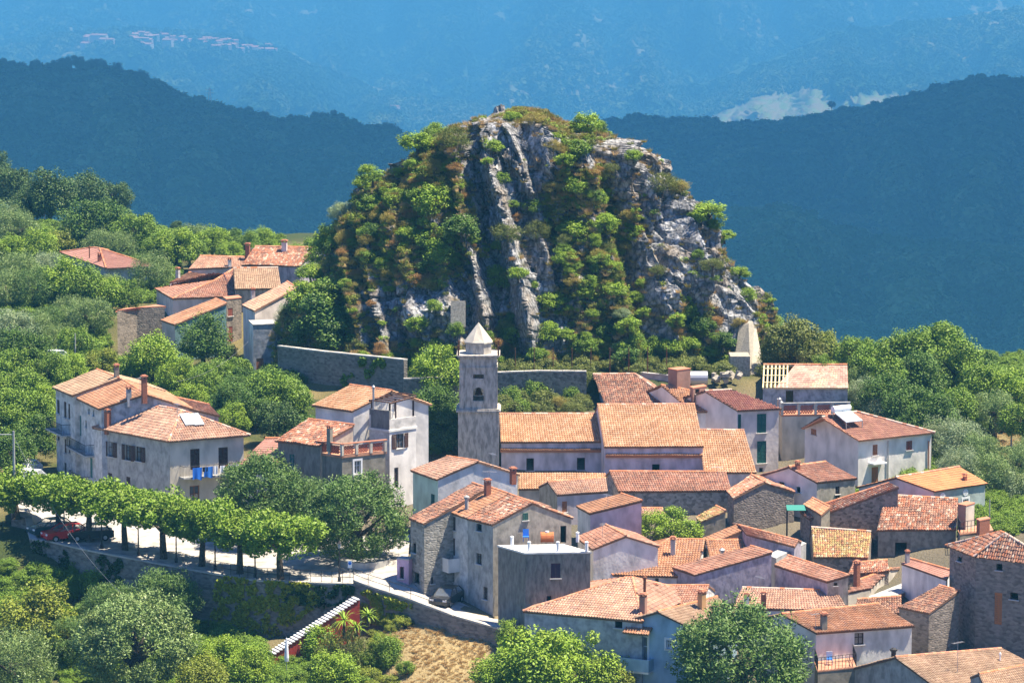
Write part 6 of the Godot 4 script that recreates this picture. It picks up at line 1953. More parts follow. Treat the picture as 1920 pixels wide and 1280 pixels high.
func make_plaza() -> void:
	var e := path_pts(EDGE)
	var b := path_pts(BACK)
	struct("pavement", strip(e, b, 3), M["pavement"]).set_meta("label", "pale paved plaza behind the row of trees")
	var ro := path_pts(ROAD_OUT)
	var ri := path_pts(ROAD_IN)
	var down := Vector3(0, .004, 0)
	ro[0] = e[-1]
	ri[0] = b[-1]
	struct("road", strip(ro, ri, 3), M["pavement"]).set_meta("label", "pale road running down past the stone houses")
	run_wall("retaining_wall", "high grey retaining wall under the plaza and its row of trees", e, -13.0, .5, "retain", true)
	run_wall("retaining_wall", "stone retaining wall below the road with the dark car", ro, -12.5, .45, "stone_dark", true, .35)
	creeper("ivy", "olive green creeper covering the plaza wall", e, [[470, 1150, 70, 70], [440, 1120, 40, 50], [520, 1130, 60, 45], [450, 1190, 55, 40], [560, 1120, 40, 30], [500, 1110, 80, 22], [420, 1170, 24, 50]], 16000, "leaf_ivy", .3)
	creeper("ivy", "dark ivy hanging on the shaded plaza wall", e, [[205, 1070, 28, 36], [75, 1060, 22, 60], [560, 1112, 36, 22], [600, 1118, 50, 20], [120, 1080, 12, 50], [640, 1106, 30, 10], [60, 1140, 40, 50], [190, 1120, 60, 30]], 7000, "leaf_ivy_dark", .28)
	creeper("ivy", "ivy hanging over the top of the road wall", ro, [[710, 1130, 34, 26], [740, 1136, 34, 20], [690, 1130, 20, 24], [720, 1160, 40, 30]], 5000, "leaf_ivy", .28)
	# walls under the crag
	var cw := path_pts([[520, 650, 386], [560, 655, 383], [610, 661, 380], [680, 668, 376.5], [757, 676, 372.5]])
	run_wall("curved_wall", "tall curved stone wall under the crag", cw, .5, .5, "retain", true)
	creeper("ivy", "green creeper hanging from the curved wall", cw, [[690, 690, 14, 20], [712, 682, 12, 12], [680, 678, 8, 10], [655, 712, 16, 14]], 1800, "leaf_green", .25)
	run_wall("low_wall", "low grey wall behind the church roof", path_pts([[757, 712, 366], [860, 708, 367], [930, 700, 368], [1010, 697, 368.5], [1100, 698, 368.5]]), 1.0, .4, "retain", true)
	run_wall("low_wall", "low wall at the crag's foot beside the brown chimney block", path_pts([[1200, 700, 374], [1260, 706, 373], [1320, 706, 373]]), 1.0, .4, "concrete", true)
	# masonry buttress that shores up the crag
	var t := thing("buttress", "pale masonry buttress propping the crag's end", "buttress")
	var m := MB.new()
	var p0 := pt(1372, 716, 380)
	var p1 := pt(1437, 716, 378)
	var q0 := pt(1386, 612, 386)
	var q1 := pt(1416, 600, 388)
	var bk := Vector3(0, 0, -9)
	var mid0 := pt(1408, 716, 376.5)
	var midq := pt(1404, 606, 385)
	m.quad(p0, mid0, midq, q0, Vector3(-.3, .2, 1))
	m.quad(mid0, p1, q1, midq, Vector3(.5, .2, 1))
	m.quad(p1, p1 + bk, q1 + bk, q1, Vector3(1, .2, 0))
	m.quad(p0, p0 + bk, q0 + bk, q0, Vector3(-1, .2, 0))
	m.quad(q0, midq, midq + bk, q0 + bk, Vector3.UP)
	m.quad(midq, q1, q1 + bk, midq + bk, Vector3.UP)
	part("wall", m.done(), M["buttress"], t)
	var s0 := pt(1370, 668, 376)
	var s1 := pt(1408, 668, 375)
	var sb := MB.new()
	sb.box(Vector3(s0.x, 1, s0.z - 3.2), Vector3(s1.x - s0.x, 0, 0), Vector3(0, s0.y - 1, 0), Vector3(0, 0, 3.2))
	part("footing", sb.done(), M["buttress"], t)
	var slab := thing("stone_slab", "upright squared stone block low on the crag's face", "stone")
	var sp := crag_at(857, 600)
	var sm := MB.new()
	sm.cbox(Vector3(0, .6, -.2), Vector3(1.5, 2.7, 1.4), Basis(Vector3.RIGHT, -.2))
	part("block", sm.done(), M["buttress"], slab)
	slab.position = sp + Vector3(0, 0, .5)
	# railing on the plaza's corner
	rail("railing", "thin iron railing along the plaza edge above the creeper", [e[6], e[7], e[8], e[9]], 1.0, .9)
	rail("railing", "thin iron railing along the outer edge of the road", [ro[0] + Vector3(0, .35, 0), ro[1] + Vector3(0, .35, 0), ro[2] + Vector3(0, .35, 0), ro[3] + Vector3(0, .35, 0)], .9, 1.6)

func rail(called: String, label: String, pts: Array, h: float, gap: float, inset := .25) -> void:
	var t := thing(called, label, "railing")
	for i in pts.size() - 1:
		var a: Vector3 = pts[i] + Vector3(0, .14, -inset)
		var b: Vector3 = pts[i + 1] + Vector3(0, .14, -inset)
		for y in [h, h * .5]:
			var m := MB.new()
			m.tube(a + Vector3(0, y, 0), b + Vector3(0, y, 0), .025, .025, 5)
			part("rail", m.done(), M["iron"], t)
		var k := maxi(1, int(a.distance_to(b) / gap))
		for q in k:
			var p := a.lerp(b, float(q) / k)
			var m := MB.new()
			m.tube(p - Vector3(0, .1, 0), p + Vector3(0, h, 0), .025, .025, 5)
			part("post", m.done(), M["iron"], t)

# ---------------------------------------------------------------- smaller things
func car(label: String, at: Vector3, turn: float, paint: String, group := "") -> void:
	var t := thing("parked_car", label, "car", at, group)
	t.rotation.y = turn
	# side outline of a hatchback, lofted across its width
	var low := [[-2.0, .32], [-2.05, .62], [-1.95, .84], [-1.2, .92], [-.35, .95], [1.5, .98], [1.95, .92], [2.05, .6], [2.0, .3]]
	var m := MB.new()
	for k in low.size() - 1:
		var a := Vector3(low[k][0], low[k][1], 0)
		var b := Vector3(low[k + 1][0], low[k + 1][1], 0)
		var w0 := .80 if k in [0, 7] else .85
		var w1 := .85
		var n := Vector3(-(b - a).y, (b - a).x, 0)
		m.quad(a + Vector3(0, 0, -w1), b + Vector3(0, 0, -w1), b + Vector3(0, 0, w1), a + Vector3(0, 0, w1), n)
		for s in [-1, 1]:
			m.quad(a + Vector3(0, 0, s * w1), b + Vector3(0, 0, s * w1), Vector3(b.x, .3, s * .82), Vector3(a.x, .3, s * .82), Vector3(0, 0, s))
	m.quad(Vector3(-2, .3, -.82), Vector3(2, .3, -.82), Vector3(2, .3, .82), Vector3(-2, .3, .82), Vector3.DOWN)
	part("body", m.done(), M[paint], t)
	var g := MB.new()
	var r := MB.new()
	var lo := [Vector3(-1.05, .93, .78), Vector3(1.75, .97, .78)]
	var hi := [Vector3(-.3, 1.42, .62), Vector3(1.25, 1.43, .60)]
	for s in [-1, 1]:
		var z := Vector3(1, 1, s)
		g.quad(lo[0] * z, lo[1] * z, hi[1] * z, hi[0] * z, Vector3(0, 0, s))
	var f := Vector3(1, 1, -1)
	g.quad(lo[0], lo[0] * f, hi[0] * f, hi[0], Vector3(-1, .4, 0))
	g.quad(lo[1], lo[1] * f, hi[1] * f, hi[1], Vector3(1, .4, 0))
	part("windows", g.done(), M["pane"], t)
	r.box(hi[0] * f + Vector3(0, 0, -.02), Vector3(1.55, .01, 0), Vector3(0, .05, 0), Vector3(0, 0, 1.28))
	for s in [-1, 1]:
		var z := Vector3(1, 1, s)
		r.tube(lo[0] * z, hi[0] * z, .05, .04, 4)
		r.tube(lo[1] * z, hi[1] * z, .07, .05, 4)
		r.tube(lo[0].lerp(lo[1], .5) * z, hi[0].lerp(hi[1], .5) * z, .045, .045, 4)
	part("roof", r.done(), M[paint], t)
	for x in [-1.25, 1.25]:
		for s in [-1, 1]:
			var w := MB.new()
			w.tube(Vector3(x, .31, s * .68), Vector3(x, .31, s * .88), .31, .31, 14)
			var wh := part("wheel", w.done(), M["tyre"], t)
			var c := MB.new()
			c.tube(Vector3(x, .31, s * .86), Vector3(x, .31, s * .895), .19, .17, 10)
			part("rim", c.done(), M["metal"], wh)
	for s in [-1, 1]:
		var l := MB.new()
		l.cbox(Vector3(2.0, .8, s * .66), Vector3(.1, .16, .3))
		part("tail_light", l.done(), M["lamp_red"], t)
		var hl := MB.new()
		hl.cbox(Vector3(-2.0, .7, s * .6), Vector3(.1, .14, .34))
		part("headlight", hl.done(), M["white_paint"], t)
	var np := MB.new()
	np.cbox(Vector3(2.05, .6, 0), Vector3(.03, .11, .5))
	part("number_plate", np.done(), M["white_paint"], t)

func lamp_post(at: Vector3, h: float) -> void:
	var t := thing("lamp_post", "black iron lantern post at the plaza's edge", "lamp", at, "lantern posts along the plaza")
	var m := MB.new()
	m.lathe(Vector3.ZERO, [[.14, 0], [.14, .3], [.07, .45], [.05, h - .2], [.09, h - .12], [.03, h]], 8)
	part("post", m.done(), M["iron"], t)
	var g := MB.new()
	g.lathe(Vector3(0, h, 0), [[.10, 0], [.17, .38]], 6)
	part("lantern_glass", g.done(), M["glass_blue"], t)
	var c := MB.new()
	c.lathe(Vector3(0, h + .38, 0), [[.22, 0], [.08, .16], [.02, .26]], 6)
	part("lantern_cap", c.done(), M["iron"], t)

func balcony(h: String, k: int, x0: float, x1: float, py: float, out: float, tall: float, solid: String, slabk := "concrete") -> void:
	# floor edge from pixel x0 to x1 at row py on wall k of house h
	var a := wall_point(h, k, x0, py)
	var b := wall_point(h, k, x1, py)
	b.y = a.y
	var B := wall_basis(h, k)
	var root: Node3D = houses[h]["root"]
	var w := (b - a).length()
	var n := Node3D.new()
	n.name = "balcony"
	root.add_child(n, true)
	n.transform = Transform3D(B, (a + b) * .5)
	part("slab", unit_box, M[slabk], n, Transform3D(Basis().scaled(Vector3(w, .16, out)), Vector3(0, -.09, out * .5 + .01)))
	if solid != "":
		part("parapet", unit_box, M[solid], n, Transform3D(Basis().scaled(Vector3(w, tall, .1)), Vector3(0, tall * .5, out - .05)))
		for s in [-1, 1]:
			part("parapet", unit_box, M[solid], n, Transform3D(Basis().scaled(Vector3(.1, tall, out - .12)), Vector3(s * (w * .5 - .05), tall * .5, out * .5 - .05)))
		return
	var m := MB.new()
	var loop := [Vector3(-w * .5 + .03, 0, 0), Vector3(-w * .5 + .03, 0, out - .04), Vector3(w * .5 - .03, 0, out - .04), Vector3(w * .5 - .03, 0, 0)]
	for i in 3:
		var p: Vector3 = loop[i]
		var q: Vector3 = loop[i + 1]
		m.tube(p + Vector3(0, tall, 0), q + Vector3(0, tall, 0), .025, .025, 5)
		m.tube(p + Vector3(0, .1, 0), q + Vector3(0, .1, 0), .015, .015, 4)
		var c := maxi(2, int(p.distance_to(q) / .14))
		for s in c:
			var e := p.lerp(q, float(s) / c)
			m.tube(e, e + Vector3(0, tall, 0), .011, .011, 4)
	part("railing", m.done(), M["iron"], n)

func cloth(label: String, a: Vector3, x: Vector3, w: float, h: float, mk: String, seed_: int) -> void:
	var r := RandomNumberGenerator.new()
	r.seed = seed_
	var nn := Vector3(-x.z, 0, x.x)
	var pos := PackedVector3Array()
	var nw := 9
	var nh := 7
	var ph := r.randf() * 6.0
	for j in nh:
		for i in nw:
			var u := float(i) / (nw - 1)
			var v := float(j) / (nh - 1)
			pos.append(a + x * (u * w) * (1.0 - v * .06) + Vector3(0, -v * h * (1.0 + .08 * sin(u * 5.0 + ph)), 0) + nn * (sin(u * 9.0 + ph) * .05 * (v + .3) + .02))
	var o := lone("laundry", grid_mesh(pos, PackedColorArray(), nw, nh), M[mk])
	tag(o, label, "laundry", "laundry drying on the grey house's balcony")

func pole(label: String, px: float, py0: float, py1: float, depth: float, r: float, group := "") -> Node3D:
	var f := pt(px, py1, depth)
	var top := pt(px, py0, depth)
	var t := thing("utility_pole", label, "pole", f, group)
	var m := MB.new()
	m.tube(Vector3(0, -.5, 0), Vector3(0, top.y - f.y, 0), r, r * .7, 8)
	part("post", m.done(), M["concrete"], t)
	return t
func wire(label: String, a: Vector3, b: Vector3, sag: float) -> void:
	var m := MB.new()
	var p := a
	for i in 14:
		var f := (i + 1) / 14.0
		var q := a.lerp(b, f) - Vector3(0, sag * 4.0 * f * (1.0 - f), 0)
		m.tube(p, q, .009, .009, 4)
		p = q
	tag(lone("overhead_wire", m.done(), M["metal"]), label, "wire")

func yucca(label: String, at: Vector3, h: float, r: float) -> void:
	var t := thing("palm_plant", label, "plant", at)
	var m := MB.new()
	m.tube(Vector3(0, -.3, 0), Vector3(0, h, 0), .12, .09, 7)
	part("trunk", m.done(), M["bark"], t)
	var g := RandomNumberGenerator.new()
	g.seed = int(at.x * 100)
	for k in 34:
		var th := g.randf() * TAU
		var up := g.randf_range(-.5, 1.2)
		var d := Vector3(cos(th), up, sin(th)).normalized()
		var s := d.cross(Vector3.UP).normalized() * .045
		var l := MB.new()
		var a := Vector3(0, h, 0)
		var b := a + d * r * .6
		var c := a + d * r + Vector3(0, -.18 * r, 0)
		l.quad(a - s, a + s, b + s, b - s)
		l.tri(b - s, b + s, c)
		part("leaf", l.done(), M["leaf_bright"], t)

func make_bits() -> void:
	for s in skyline:
		tree("skyline_tree", "dark tree on the skyline of the long hill beyond the crag" if s[3] else "dark tree on the skyline of the pylon's hill", "skyline trees of the long hill" if s[3] else "skyline trees of the pylon's hill", s[0], s[1], s[2], "broad", "pine")
	# --- cars
	car("black hatchback parked against the stone house on the road", pt(838, 1133, 310.2), -.72 + PI * .5 + .35, "car_black")
	car("dark blue green car parked under the trees at the plaza's end", plaza_at(95, 1002), .6, "car_teal")
	car("black car parked under the trees with its nose to the plaza", plaza_at(168, 1012), .25, "car_black")
	car("red car parked behind the black car under the trees", plaza_at(122, 1012), .5, "car_red")
	car("white car parked lowest on the lane beside the tall white houses", pt(54, 912, 344), 1.2, "car_white")
	car("white car parked higher on the lane behind the other white car", pt(46, 893, 350), 1.2, "car_white")
	car("white van-like car parked among the olive trees up the slope", pt(97, 682, 398), .2, "car_white")
	# --- lanterns, poles and wires
	for q in [[120, 1016], [190, 1032], [259, 1046], [330, 1058], [403, 1072], [478, 1087], [636, 1094]]:
		var f := plaza_at(q[0], q[1] - 4)
		lamp_post(f, 3.0 if q[0] < 600 else 2.9)
	var up := pole("tall grey lamp pole at the end of the plaza's tree row", 27, 808, 962, 333, .14)
	var arm := MB.new()
	arm.tube(Vector3(0, 7.2, 0), Vector3(-2.2, 7.25, .2), .05, .04, 5)
	arm.cbox(Vector3(-2.4, 7.25, .2), Vector3(.6, .12, .25))
	part("arm", arm.done(), M["metal"], up)
	pole("thin pole standing by the white car among the olives", 141, 625, 690, 398, .09)
	for q in [[30, 386, 430, 470], [83, 394, 440, 465]]:
		var t := pole("wooden pole with crossarm and insulators behind the villa", q[0], q[1], q[2], 545, .12, "crossarm poles behind the villa")
		var c := MB.new()
		var hh: float = pt(q[0], q[1], 545).y - pt(q[0], q[2], 545).y
		c.cbox(Vector3(0, hh - .5, 0), Vector3(2.2, .12, .12))
		for x in [-1, 0, 1]:
			c.lathe(Vector3(x * 1.0, hh - .4, 0), [[.07, 0], [.1, .15], [.05, .35]], 6)
		part("crossarm", c.done(), M["white_paint"], t)
	pole("grey pole on the dry field above the olive trees", 1897, 765, 830, 362, .09)
	pole("short rusty lamp pole behind the grey green house", 1856, 936, 985, 331, .06)
	wire("thin wire slung from the tall lamp pole towards the foot of the plaza wall", pt(27, 822, 333), pt(275, 1150, 305), 2.0)
	wire("thin wire crossing in front of the teal house's garden", pt(330, 715, 352), pt(465, 640, 398), .8)
	# --- fence posts under the crag
	for i in 9:
		var px := 966.0 + i * 35.5
		var f := pt(px, 692, 374)
		var t := thing("fence_post", "rusty iron fence post at the foot of the crag", "post", f, "fence posts under the crag")
		var m := MB.new()
		m.tube(Vector3(0, -.4, 0), Vector3(0, 2.1, 0), .05, .05, 5)
		m.cbox(Vector3(0, 2.12, 0), Vector3(.13, .05, .13))
		part("post", m.done(), M["rust"], t)
	# --- brown chimney block and tanks behind the church
	block("chimney_block", "big square brown rendered chimney block above the orange roof", {"l": [1253, 690], "f": [1270, 693], "r": [1295, 690], "d": 364, "mats": ["brownblock"], "top": "clay_cap", "cat": "chimney", "o": .05, "base": 1.0})
	block("brown_hut", "low brown hut beside the chimney block", {"l": [1294, 724], "f": [1300, 727], "r": [1325, 723], "d": 361, "mats": ["brownblock"], "top": "clay_cap", "cat": "hut", "o": .05, "base": 1.0, "win": [[1, 1304, 730, 1312, 737, "d"]]})
	var tk := thing("water_tank", "round grey metal water tank behind the brown chimney block", "tank", pt(1306, 722, 368))
	var tm := MB.new()
	tm.tube(Vector3(-1.0, .7, 0), Vector3(1.1, .7, 0), .72, .72, 16)
	part("drum", tm.done(), M["metal"], tk)
	var tl := MB.new()
	for x in [-.6, .6]:
		tl.cbox(Vector3(x, -.1, 0), Vector3(.15, .7, 1.0))
	part("cradle", tl.done(), M["rust"], tk)
	# --- rubble heap by the unfinished house
	var rg := RandomNumberGenerator.new()
	rg.seed = 9
	for i in 14:
		var m := MB.new()
		m.cbox(Vector3.ZERO, Vector3(rg.randf_range(.4, .9), rg.randf_range(.25, .5), rg.randf_range(.4, .7)), Basis(Vector3(rg.randf(), rg.randf(), rg.randf()).normalized(), rg.randf() * 3.0))
		var p := pt(rg.randf_range(1330, 1395), 0, 372)
		p.y = pt(1360, rg.randf_range(700, 712), 372).y
		p.z += rg.randf_range(-1, 1)
		tag(lone("rubble_stone", m.done(), M["buttress"], Transform3D(Basis(), p)), "loose building stone in the heap at the crag's foot", "stone", "stone heap at the crag's foot")
	# --- grey house: balcony, washing, solar panels
	balcony("B", 1, 336, 443, 893, 1.0, 1.0, "", "concrete")
	var wb := wall_basis("B", 1)
	var la := wall_point("B", 1, 352, 874) + wb.z * 1.0
	var cl := [["deep blue towel hanging on the balcony rail", 0.0, .95, 1.1, "cloth_blue"], ["black cloth hanging between two blue towels", .98, .5, .42, "cloth_dark"], ["blue and white sheet hanging on the balcony rail", 1.1, .9, 1.0, "plastic_blue"], ["white shirt on the balcony rail beside the blue sheet", 2.05, .4, .75, "cloth_white"], ["white sheet hanging beside the red cloth", 2.7, .55, .7, "cloth_white"], ["small red cloth among the washing", 3.2, .3, .55, "cloth_red"], ["pale sheet hanging next to the red cloth's far side", 3.55, .55, .75, "cloth_white"], ["pale towel at the end of the balcony rail", 4.25, .45, .7, "cloth_white"]]
	for i in cl.size():
		var c: Array = cl[i]
		cloth(c[0], la + wb.x * c[1] + wb.z * .06, wb.x, c[2], c[3], c[4], i + 3)
	# the panels lie on the hip slope at the balcony side (slope 3)
	solar_panels("B", 3, [[350, 789], [367, 789]], .95, 1.7)
	balcony("A2", 0, 140, 176, 835, .9, 1.0, "", "concrete")
	balcony("A1", 0, 101, 132, 801, .9, 1.0, "", "concrete")
	balcony("A2", 0, 143, 168, 898, .8, .9, "", "concrete")
	balcony("E2", 0, 838, 862, 1060, 1.1, 1.0, "white", "white")
	balcony("K2", 3, 1168, 1226, 1250, 1.0, 1.0, "blue", "white")
	var acb := wall_point("E2", 0, 842, 1019) + wall_basis("E2", 0).z * .3
	boxpart("tank", acb, Vector3(.5, 1.0, .4), wall_basis("E2", 0), M["white_paint"], houses["E2"]["root"])
	# --- terrace house: balustrade, furniture
	balustrade("C4", [[0, 1], [1, 2]], .95, "brick_lattice")
	balustrade("G6", [[0, 1], [1, 2]], 1.05, "brick_lattice")
	parapet("C3")
	for q in [[960, 1024], [992, 1034], [1046, 1034], [1083, 1016], [1100, 1034]]:
		var p := roof_point("E4", q[0], q[1])
		var m := MB.new()
		m.lathe(Vector3(0, .0, 0), [[.14, 0], [.14, .75], [.16, .76], [.16, .82], [.02, .9]], 10)
		tag(lone("terrace_post", m.done(), M["white_paint"], Transform3D(Basis(), p)), "white round post on the flat white roof terrace", "post", "posts of the white roof terrace")
	var p0 := roof_point("E4", 986, 1015)
	var ch := thing("garden_chair", "blue plastic chair on the white roof terrace", "chair", p0)
	var chb := MB.new()
	chb.cbox(Vector3(0, .42, 0), Vector3(.5, .05, .5))
	part("seat", chb.done(), M["plastic_blue"], ch)
	var chk := MB.new()
	chk.cbox(Vector3(0, .72, -.24), Vector3(.5, .6, .04), Basis(Vector3.RIGHT, -.15))
	part("backrest", chk.done(), M["plastic_blue"], ch)
	for x in [-1, 1]:
		for z in [-1, 1]:
			var lg := MB.new()
			lg.cbox(Vector3(x * .22, .21, z * .22), Vector3(.05, .42, .05))
			part("leg", lg.done(), M["plastic_blue"], ch)
	var tp := roof_point("E4", 1026, 1016)
	var ot := thing("orange_tank", "orange plastic water tank on the white roof terrace", "tank", tp)
	var om := MB.new()
	om.tube(Vector3(-.55, .42, 0), Vector3(.55, .42, 0), .42, .42, 14)
	for x in [-.45, 0, .45]:
		om.tube(Vector3(x - .04, .42, 0), Vector3(x + .04, .42, 0), .45, .45, 14)
	part("drum", om.done(), M["tank_orange"], ot)
	var lid := MB.new()
	lid.lathe(Vector3(0, .82, 0), [[.16, 0], [.16, .12], [0, .14]], 10)
	part("lid", lid.done(), M["white_paint"], ot)
	# --- solar water heater on the large white house
	var hp := roof_point("H1", 1592, 795)
	var sh := thing("solar_heater", "solar water heater with white drum on the brown roof", "solar heater", hp)
	var B := roof_basis("H1")
	sh.basis = B
	var dm := MB.new()
	dm.tube(Vector3(-1.0, 1.35, -1.2), Vector3(1.0, 1.35, -1.2), .3, .3, 14)
	part("drum", dm.done(), M["white_paint"], sh)
	for x in [-1, 1]:
		var pm := MB.new()
		pm.cbox(Vector3(x * .5, .72, -.1), Vector3(.95, .09, 2.1), Basis(Vector3.RIGHT, .36))
		part("panel", pm.done(), M["solar"], sh)
	var lm := MB.new()
	for x in [-.95, .95]:
		lm.cbox(Vector3(x, .55, -1.2), Vector3(.06, 1.5, .06))
		lm.cbox(Vector3(x, .0, .85), Vector3(.06, .7, .06))
	part("stand", lm.done(), M["metal"], sh)
	# white awning, pipes, round windows, tiled awning
	var hb := wall_basis("H1", 0)
	boxpart("awning", wall_point("H1", 0, 1642, 867) + hb.z * .4, Vector3(1.6, .14, .8), hb, M["white_paint"], houses["H1"]["root"])
	for q in [1665.0, 1741.0]:
		var a := wall_point("H1", 0, q, 826) + hb.z * .1
		var m := MB.new()
		m.tube(a, Vector3(a.x, -3, a.z), .07, .07, 8)
		part("drain_pipe", m.done(), M["metal"] if q < 1700 else M["clay_cap"], houses["H1"]["root"])
	for q in [[1768, 930], [1811, 923]]:
		var c := wall_point("H3", 0, q[0], q[1])
		var b3 := wall_basis("H3", 0)
		var m := MB.new()
		m.tube(Vector3(0, 0, -.02), Vector3(0, 0, .05), .32, .32, 18)
		var o := part("round_window", m.done(), M["frame_white"], houses["H3"]["root"], Transform3D(b3, c))
		var g := MB.new()
		g.tube(Vector3(0, 0, 0), Vector3(0, 0, .06), .2, .2, 16)
		part("pane", g.done(), M["pane"], o)
	var kb := wall_basis("K2", 3)
	var ka := wall_point("K2", 3, 1200, 1182) + kb.z * .02
	var am := MB.new()
	var e0 := ka + kb.x * -1.15 + kb.z * .9 + Vector3(0, -.1, 0)
	var e1 := ka + kb.x * 1.15 + kb.z * .9 + Vector3(0, -.1, 0)
	var u1 := ka + kb.x * 1.15 + Vector3(0, .35, 0)
	var u0 := ka + kb.x * -1.15 + Vector3(0, .35, 0)
	deck(am, [e0, e1, u1, u0], .1)
	var aw := part("awning", am.done(), M["eave_wood"], houses["K2"]["root"])
	var at := MB.new()
	slope_tiles(at, e0, e1, u1, u0, tile_style("orange"))
	part("tiles", at.done(), M["tile"], aw).set_meta("kind", "stuff")
	# church string courses under the eaves: a row of half tiles
	for q in [["N1", 938, 1134, 842], ["N2", 1136, 1318, 852]]:
		var a := wall_point(q[0], 0, q[1], q[3])
		var b := wall_point(q[0], 0, q[2], q[3])
		var n := wall_basis(q[0], 0).z
		var m := MB.new()
		m.box(a + Vector3(0, -.28, 0), b - a, Vector3(0, .2, 0), n * .2)
		part("string_course", m.done(), M["eave_clay"], houses[q[0]]["root"])
		var tt := MB.new()
		slope_tiles(tt, a + n * .34 + Vector3(0, -.07, 0), b + n * .34 + Vector3(0, -.07, 0), b + Vector3(0, .06, 0), a + Vector3(0, .06, 0), tile_style("orange"))
		part("cornice_tiles", tt.done(), M["tile"], houses[q[0]]["root"]).set_meta("kind", "stuff")
	# --- red shed, parasol, palms
	var st := thing("garden_staircase", "dark red garden staircase with white steps under the plaza wall", "staircase")
	var s0 := pt(512, 1228, 305)
	var s1 := pt(674, 1123, 308.5)
	var swm := MB.new()
	var sx := ((s1 - s0) * Vector3(1, 0, 1)).normalized()
	var sz := Vector3(-sx.z, 0, sx.x)
	var foot0 := Vector3(s0.x, -13, s0.z)
	var foot1 := Vector3(s1.x, -13, s1.z)
	swm.quad(foot0, foot1, s1, s0, sz)
	swm.quad(foot0 - sz * 1.1, foot1 - sz * 1.1, s1 - sz * 1.1, s0 - sz * 1.1, -sz)
	swm.quad(s0, s1, s1 - sz * 1.1, s0 - sz * 1.1, Vector3.UP)
	swm.quad(foot1, s1, s1 - sz * 1.1, foot1 - sz * 1.1, sx)
	part("wall", swm.done(), M["redpaint"], st)
	for i in 28:
		var p := s0.lerp(s1, (i + .5) / 28.0)
		part("step", unit_box, M["white_paint"], st, Transform3D(Basis(sx * .24, Vector3.UP * .09, sz * 1.2), p - sz * .52 + Vector3(0, .045, 0)))
	for q in [[625, 1168, .5, .55], [582, 1196, 1.0, .7]]:
		var p := on_plane(q[0], q[1], s0, sz)
		var w := part("window", unit_box, M["wood_dark"], st, Transform3D(Basis(sx * q[2], Vector3.UP * q[3], sz * .05), p + sz * .005))
	var um := thing("parasol", "closed white parasol standing beside the red shed", "parasol", pt(537, 1252, 300))
	var us := MB.new()
	us.tube(Vector3(0, -.2, 0), Vector3(0, 2.6, 0), .03, .03, 6)
	part("pole", us.done(), M["metal"], um)
	var uc := MB.new()
	uc.lathe(Vector3(0, .55, 0), [[.16, 0], [.2, .3], [.15, 1.1], [.06, 1.9], [0, 2.02]], 9)
	part("canopy", uc.done(), M["cloth_white"], um)
	yucca("tall spiky palm plant in front of the red shed", pt(645, 1190, 302), 1.3, 1.3)
	yucca("low spiky palm plant below the ivy of the road wall", pt(668, 1186, 303), .5, 1.1)
	yucca("spiky palm plant under the road wall", pt(690, 1168, 304.5), .7, 1.1)
	# --- front white house: tiled terrace, railing, chair
	block("front_terrace", "small terrace with orange tiled floor below the front white house", {"l": [1528, 1240], "f": [1534, 1258], "r": [1606, 1250], "d": 293, "mats": ["greybrown"], "top": "terracotta_floor", "cat": "terrace", "base": -19, "o": .05})
	var fr: Array = houses["front_terrace"]["plan"]
	rail("railing", "thin rail round the small striped terrace", [houses["Q2"]["plan"][0], houses["Q2"]["plan"][1], houses["Q2"]["plan"][2]], .95, .4, 0.0)
	rail("railing", "thin iron railing round the orange tiled terrace", [fr[0], fr[1], fr[2], fr[3]], .95, .3, 0.0)
	var wc := thing("garden_chair", "white plastic chair with blue cushion on the orange tiled terrace", "chair", roof_point("front_terrace", 1556, 1246))
	for q in [["seat", Vector3(0, .42, 0), Vector3(.5, .05, .5), "white_paint"], ["cushion", Vector3(0, .48, 0), Vector3(.44, .07, .44), "plastic_blue"], ["backrest", Vector3(0, .75, -.23), Vector3(.5, .6, .04), "white_paint"]]:
		var m := MB.new()
		m.cbox(q[1], q[2])
		part(q[0], m.done(), M[q[3]], wc)
	for x in [-1, 1]:
		for z in [-1, 1]:
			var m := MB.new()
			m.cbox(Vector3(x * .22, .21, z * .22), Vector3(.05, .42, .05))
			part("leg", m.done(), M["white_paint"], wc)
	# planter round the great olive
	var pb := MB.new()
	var oc := plaza_at(684, 1056)
	pb.lathe(Vector3(0, -.3, 0), [[2.2, 0], [2.2, .75], [1.95, .75], [1.95, .55], [0, .55]], 28)
	tag(lone("planter", pb.done(), M["concrete"], Transform3D(Basis(), oc)), "low round stone planter at the foot of the great olive", "planter")
	var sg := thing("road_sign", "small white and blue parking sign on the plaza's corner", "sign", plaza_at(656, 1092))
	var sg1 := MB.new()
	sg1.tube(Vector3(0, -.2, 0), Vector3(0, 1.9, 0), .03, .03, 6)
	part("post", sg1.done(), M["metal"], sg)
	var sg2 := MB.new()
	sg2.cbox(Vector3(0, 1.6, .04), Vector3(.36, .62, .02))
	var plate := part("plate", sg2.done(), M["white_paint"], sg)
	var sg3 := MB.new()
	sg3.tube(Vector3(0, 1.68, .05), Vector3(0, 1.68, .06), .14, .14, 16)
	part("blue_disc", sg3.done(), M["plastic_blue"], plate)
	block("ruin", "low red brick and stone ruin between the front orange roofs", {"l": [1630, 1118], "f": [1650, 1128], "r": [1714, 1102], "d": 312, "mats": ["brick", "brownblock"], "top": "concrete", "base": -13})
	block("stone_shed", "low flat stone shed below the coppery barrel tile house", {"l": [1700, 1080], "f": [1712, 1086], "r": [1786, 1078], "d": 316, "mats": ["stone_brown"], "top": "clay_cap", "base": -13})
	make_undergrowth()
	make_dry_grass()

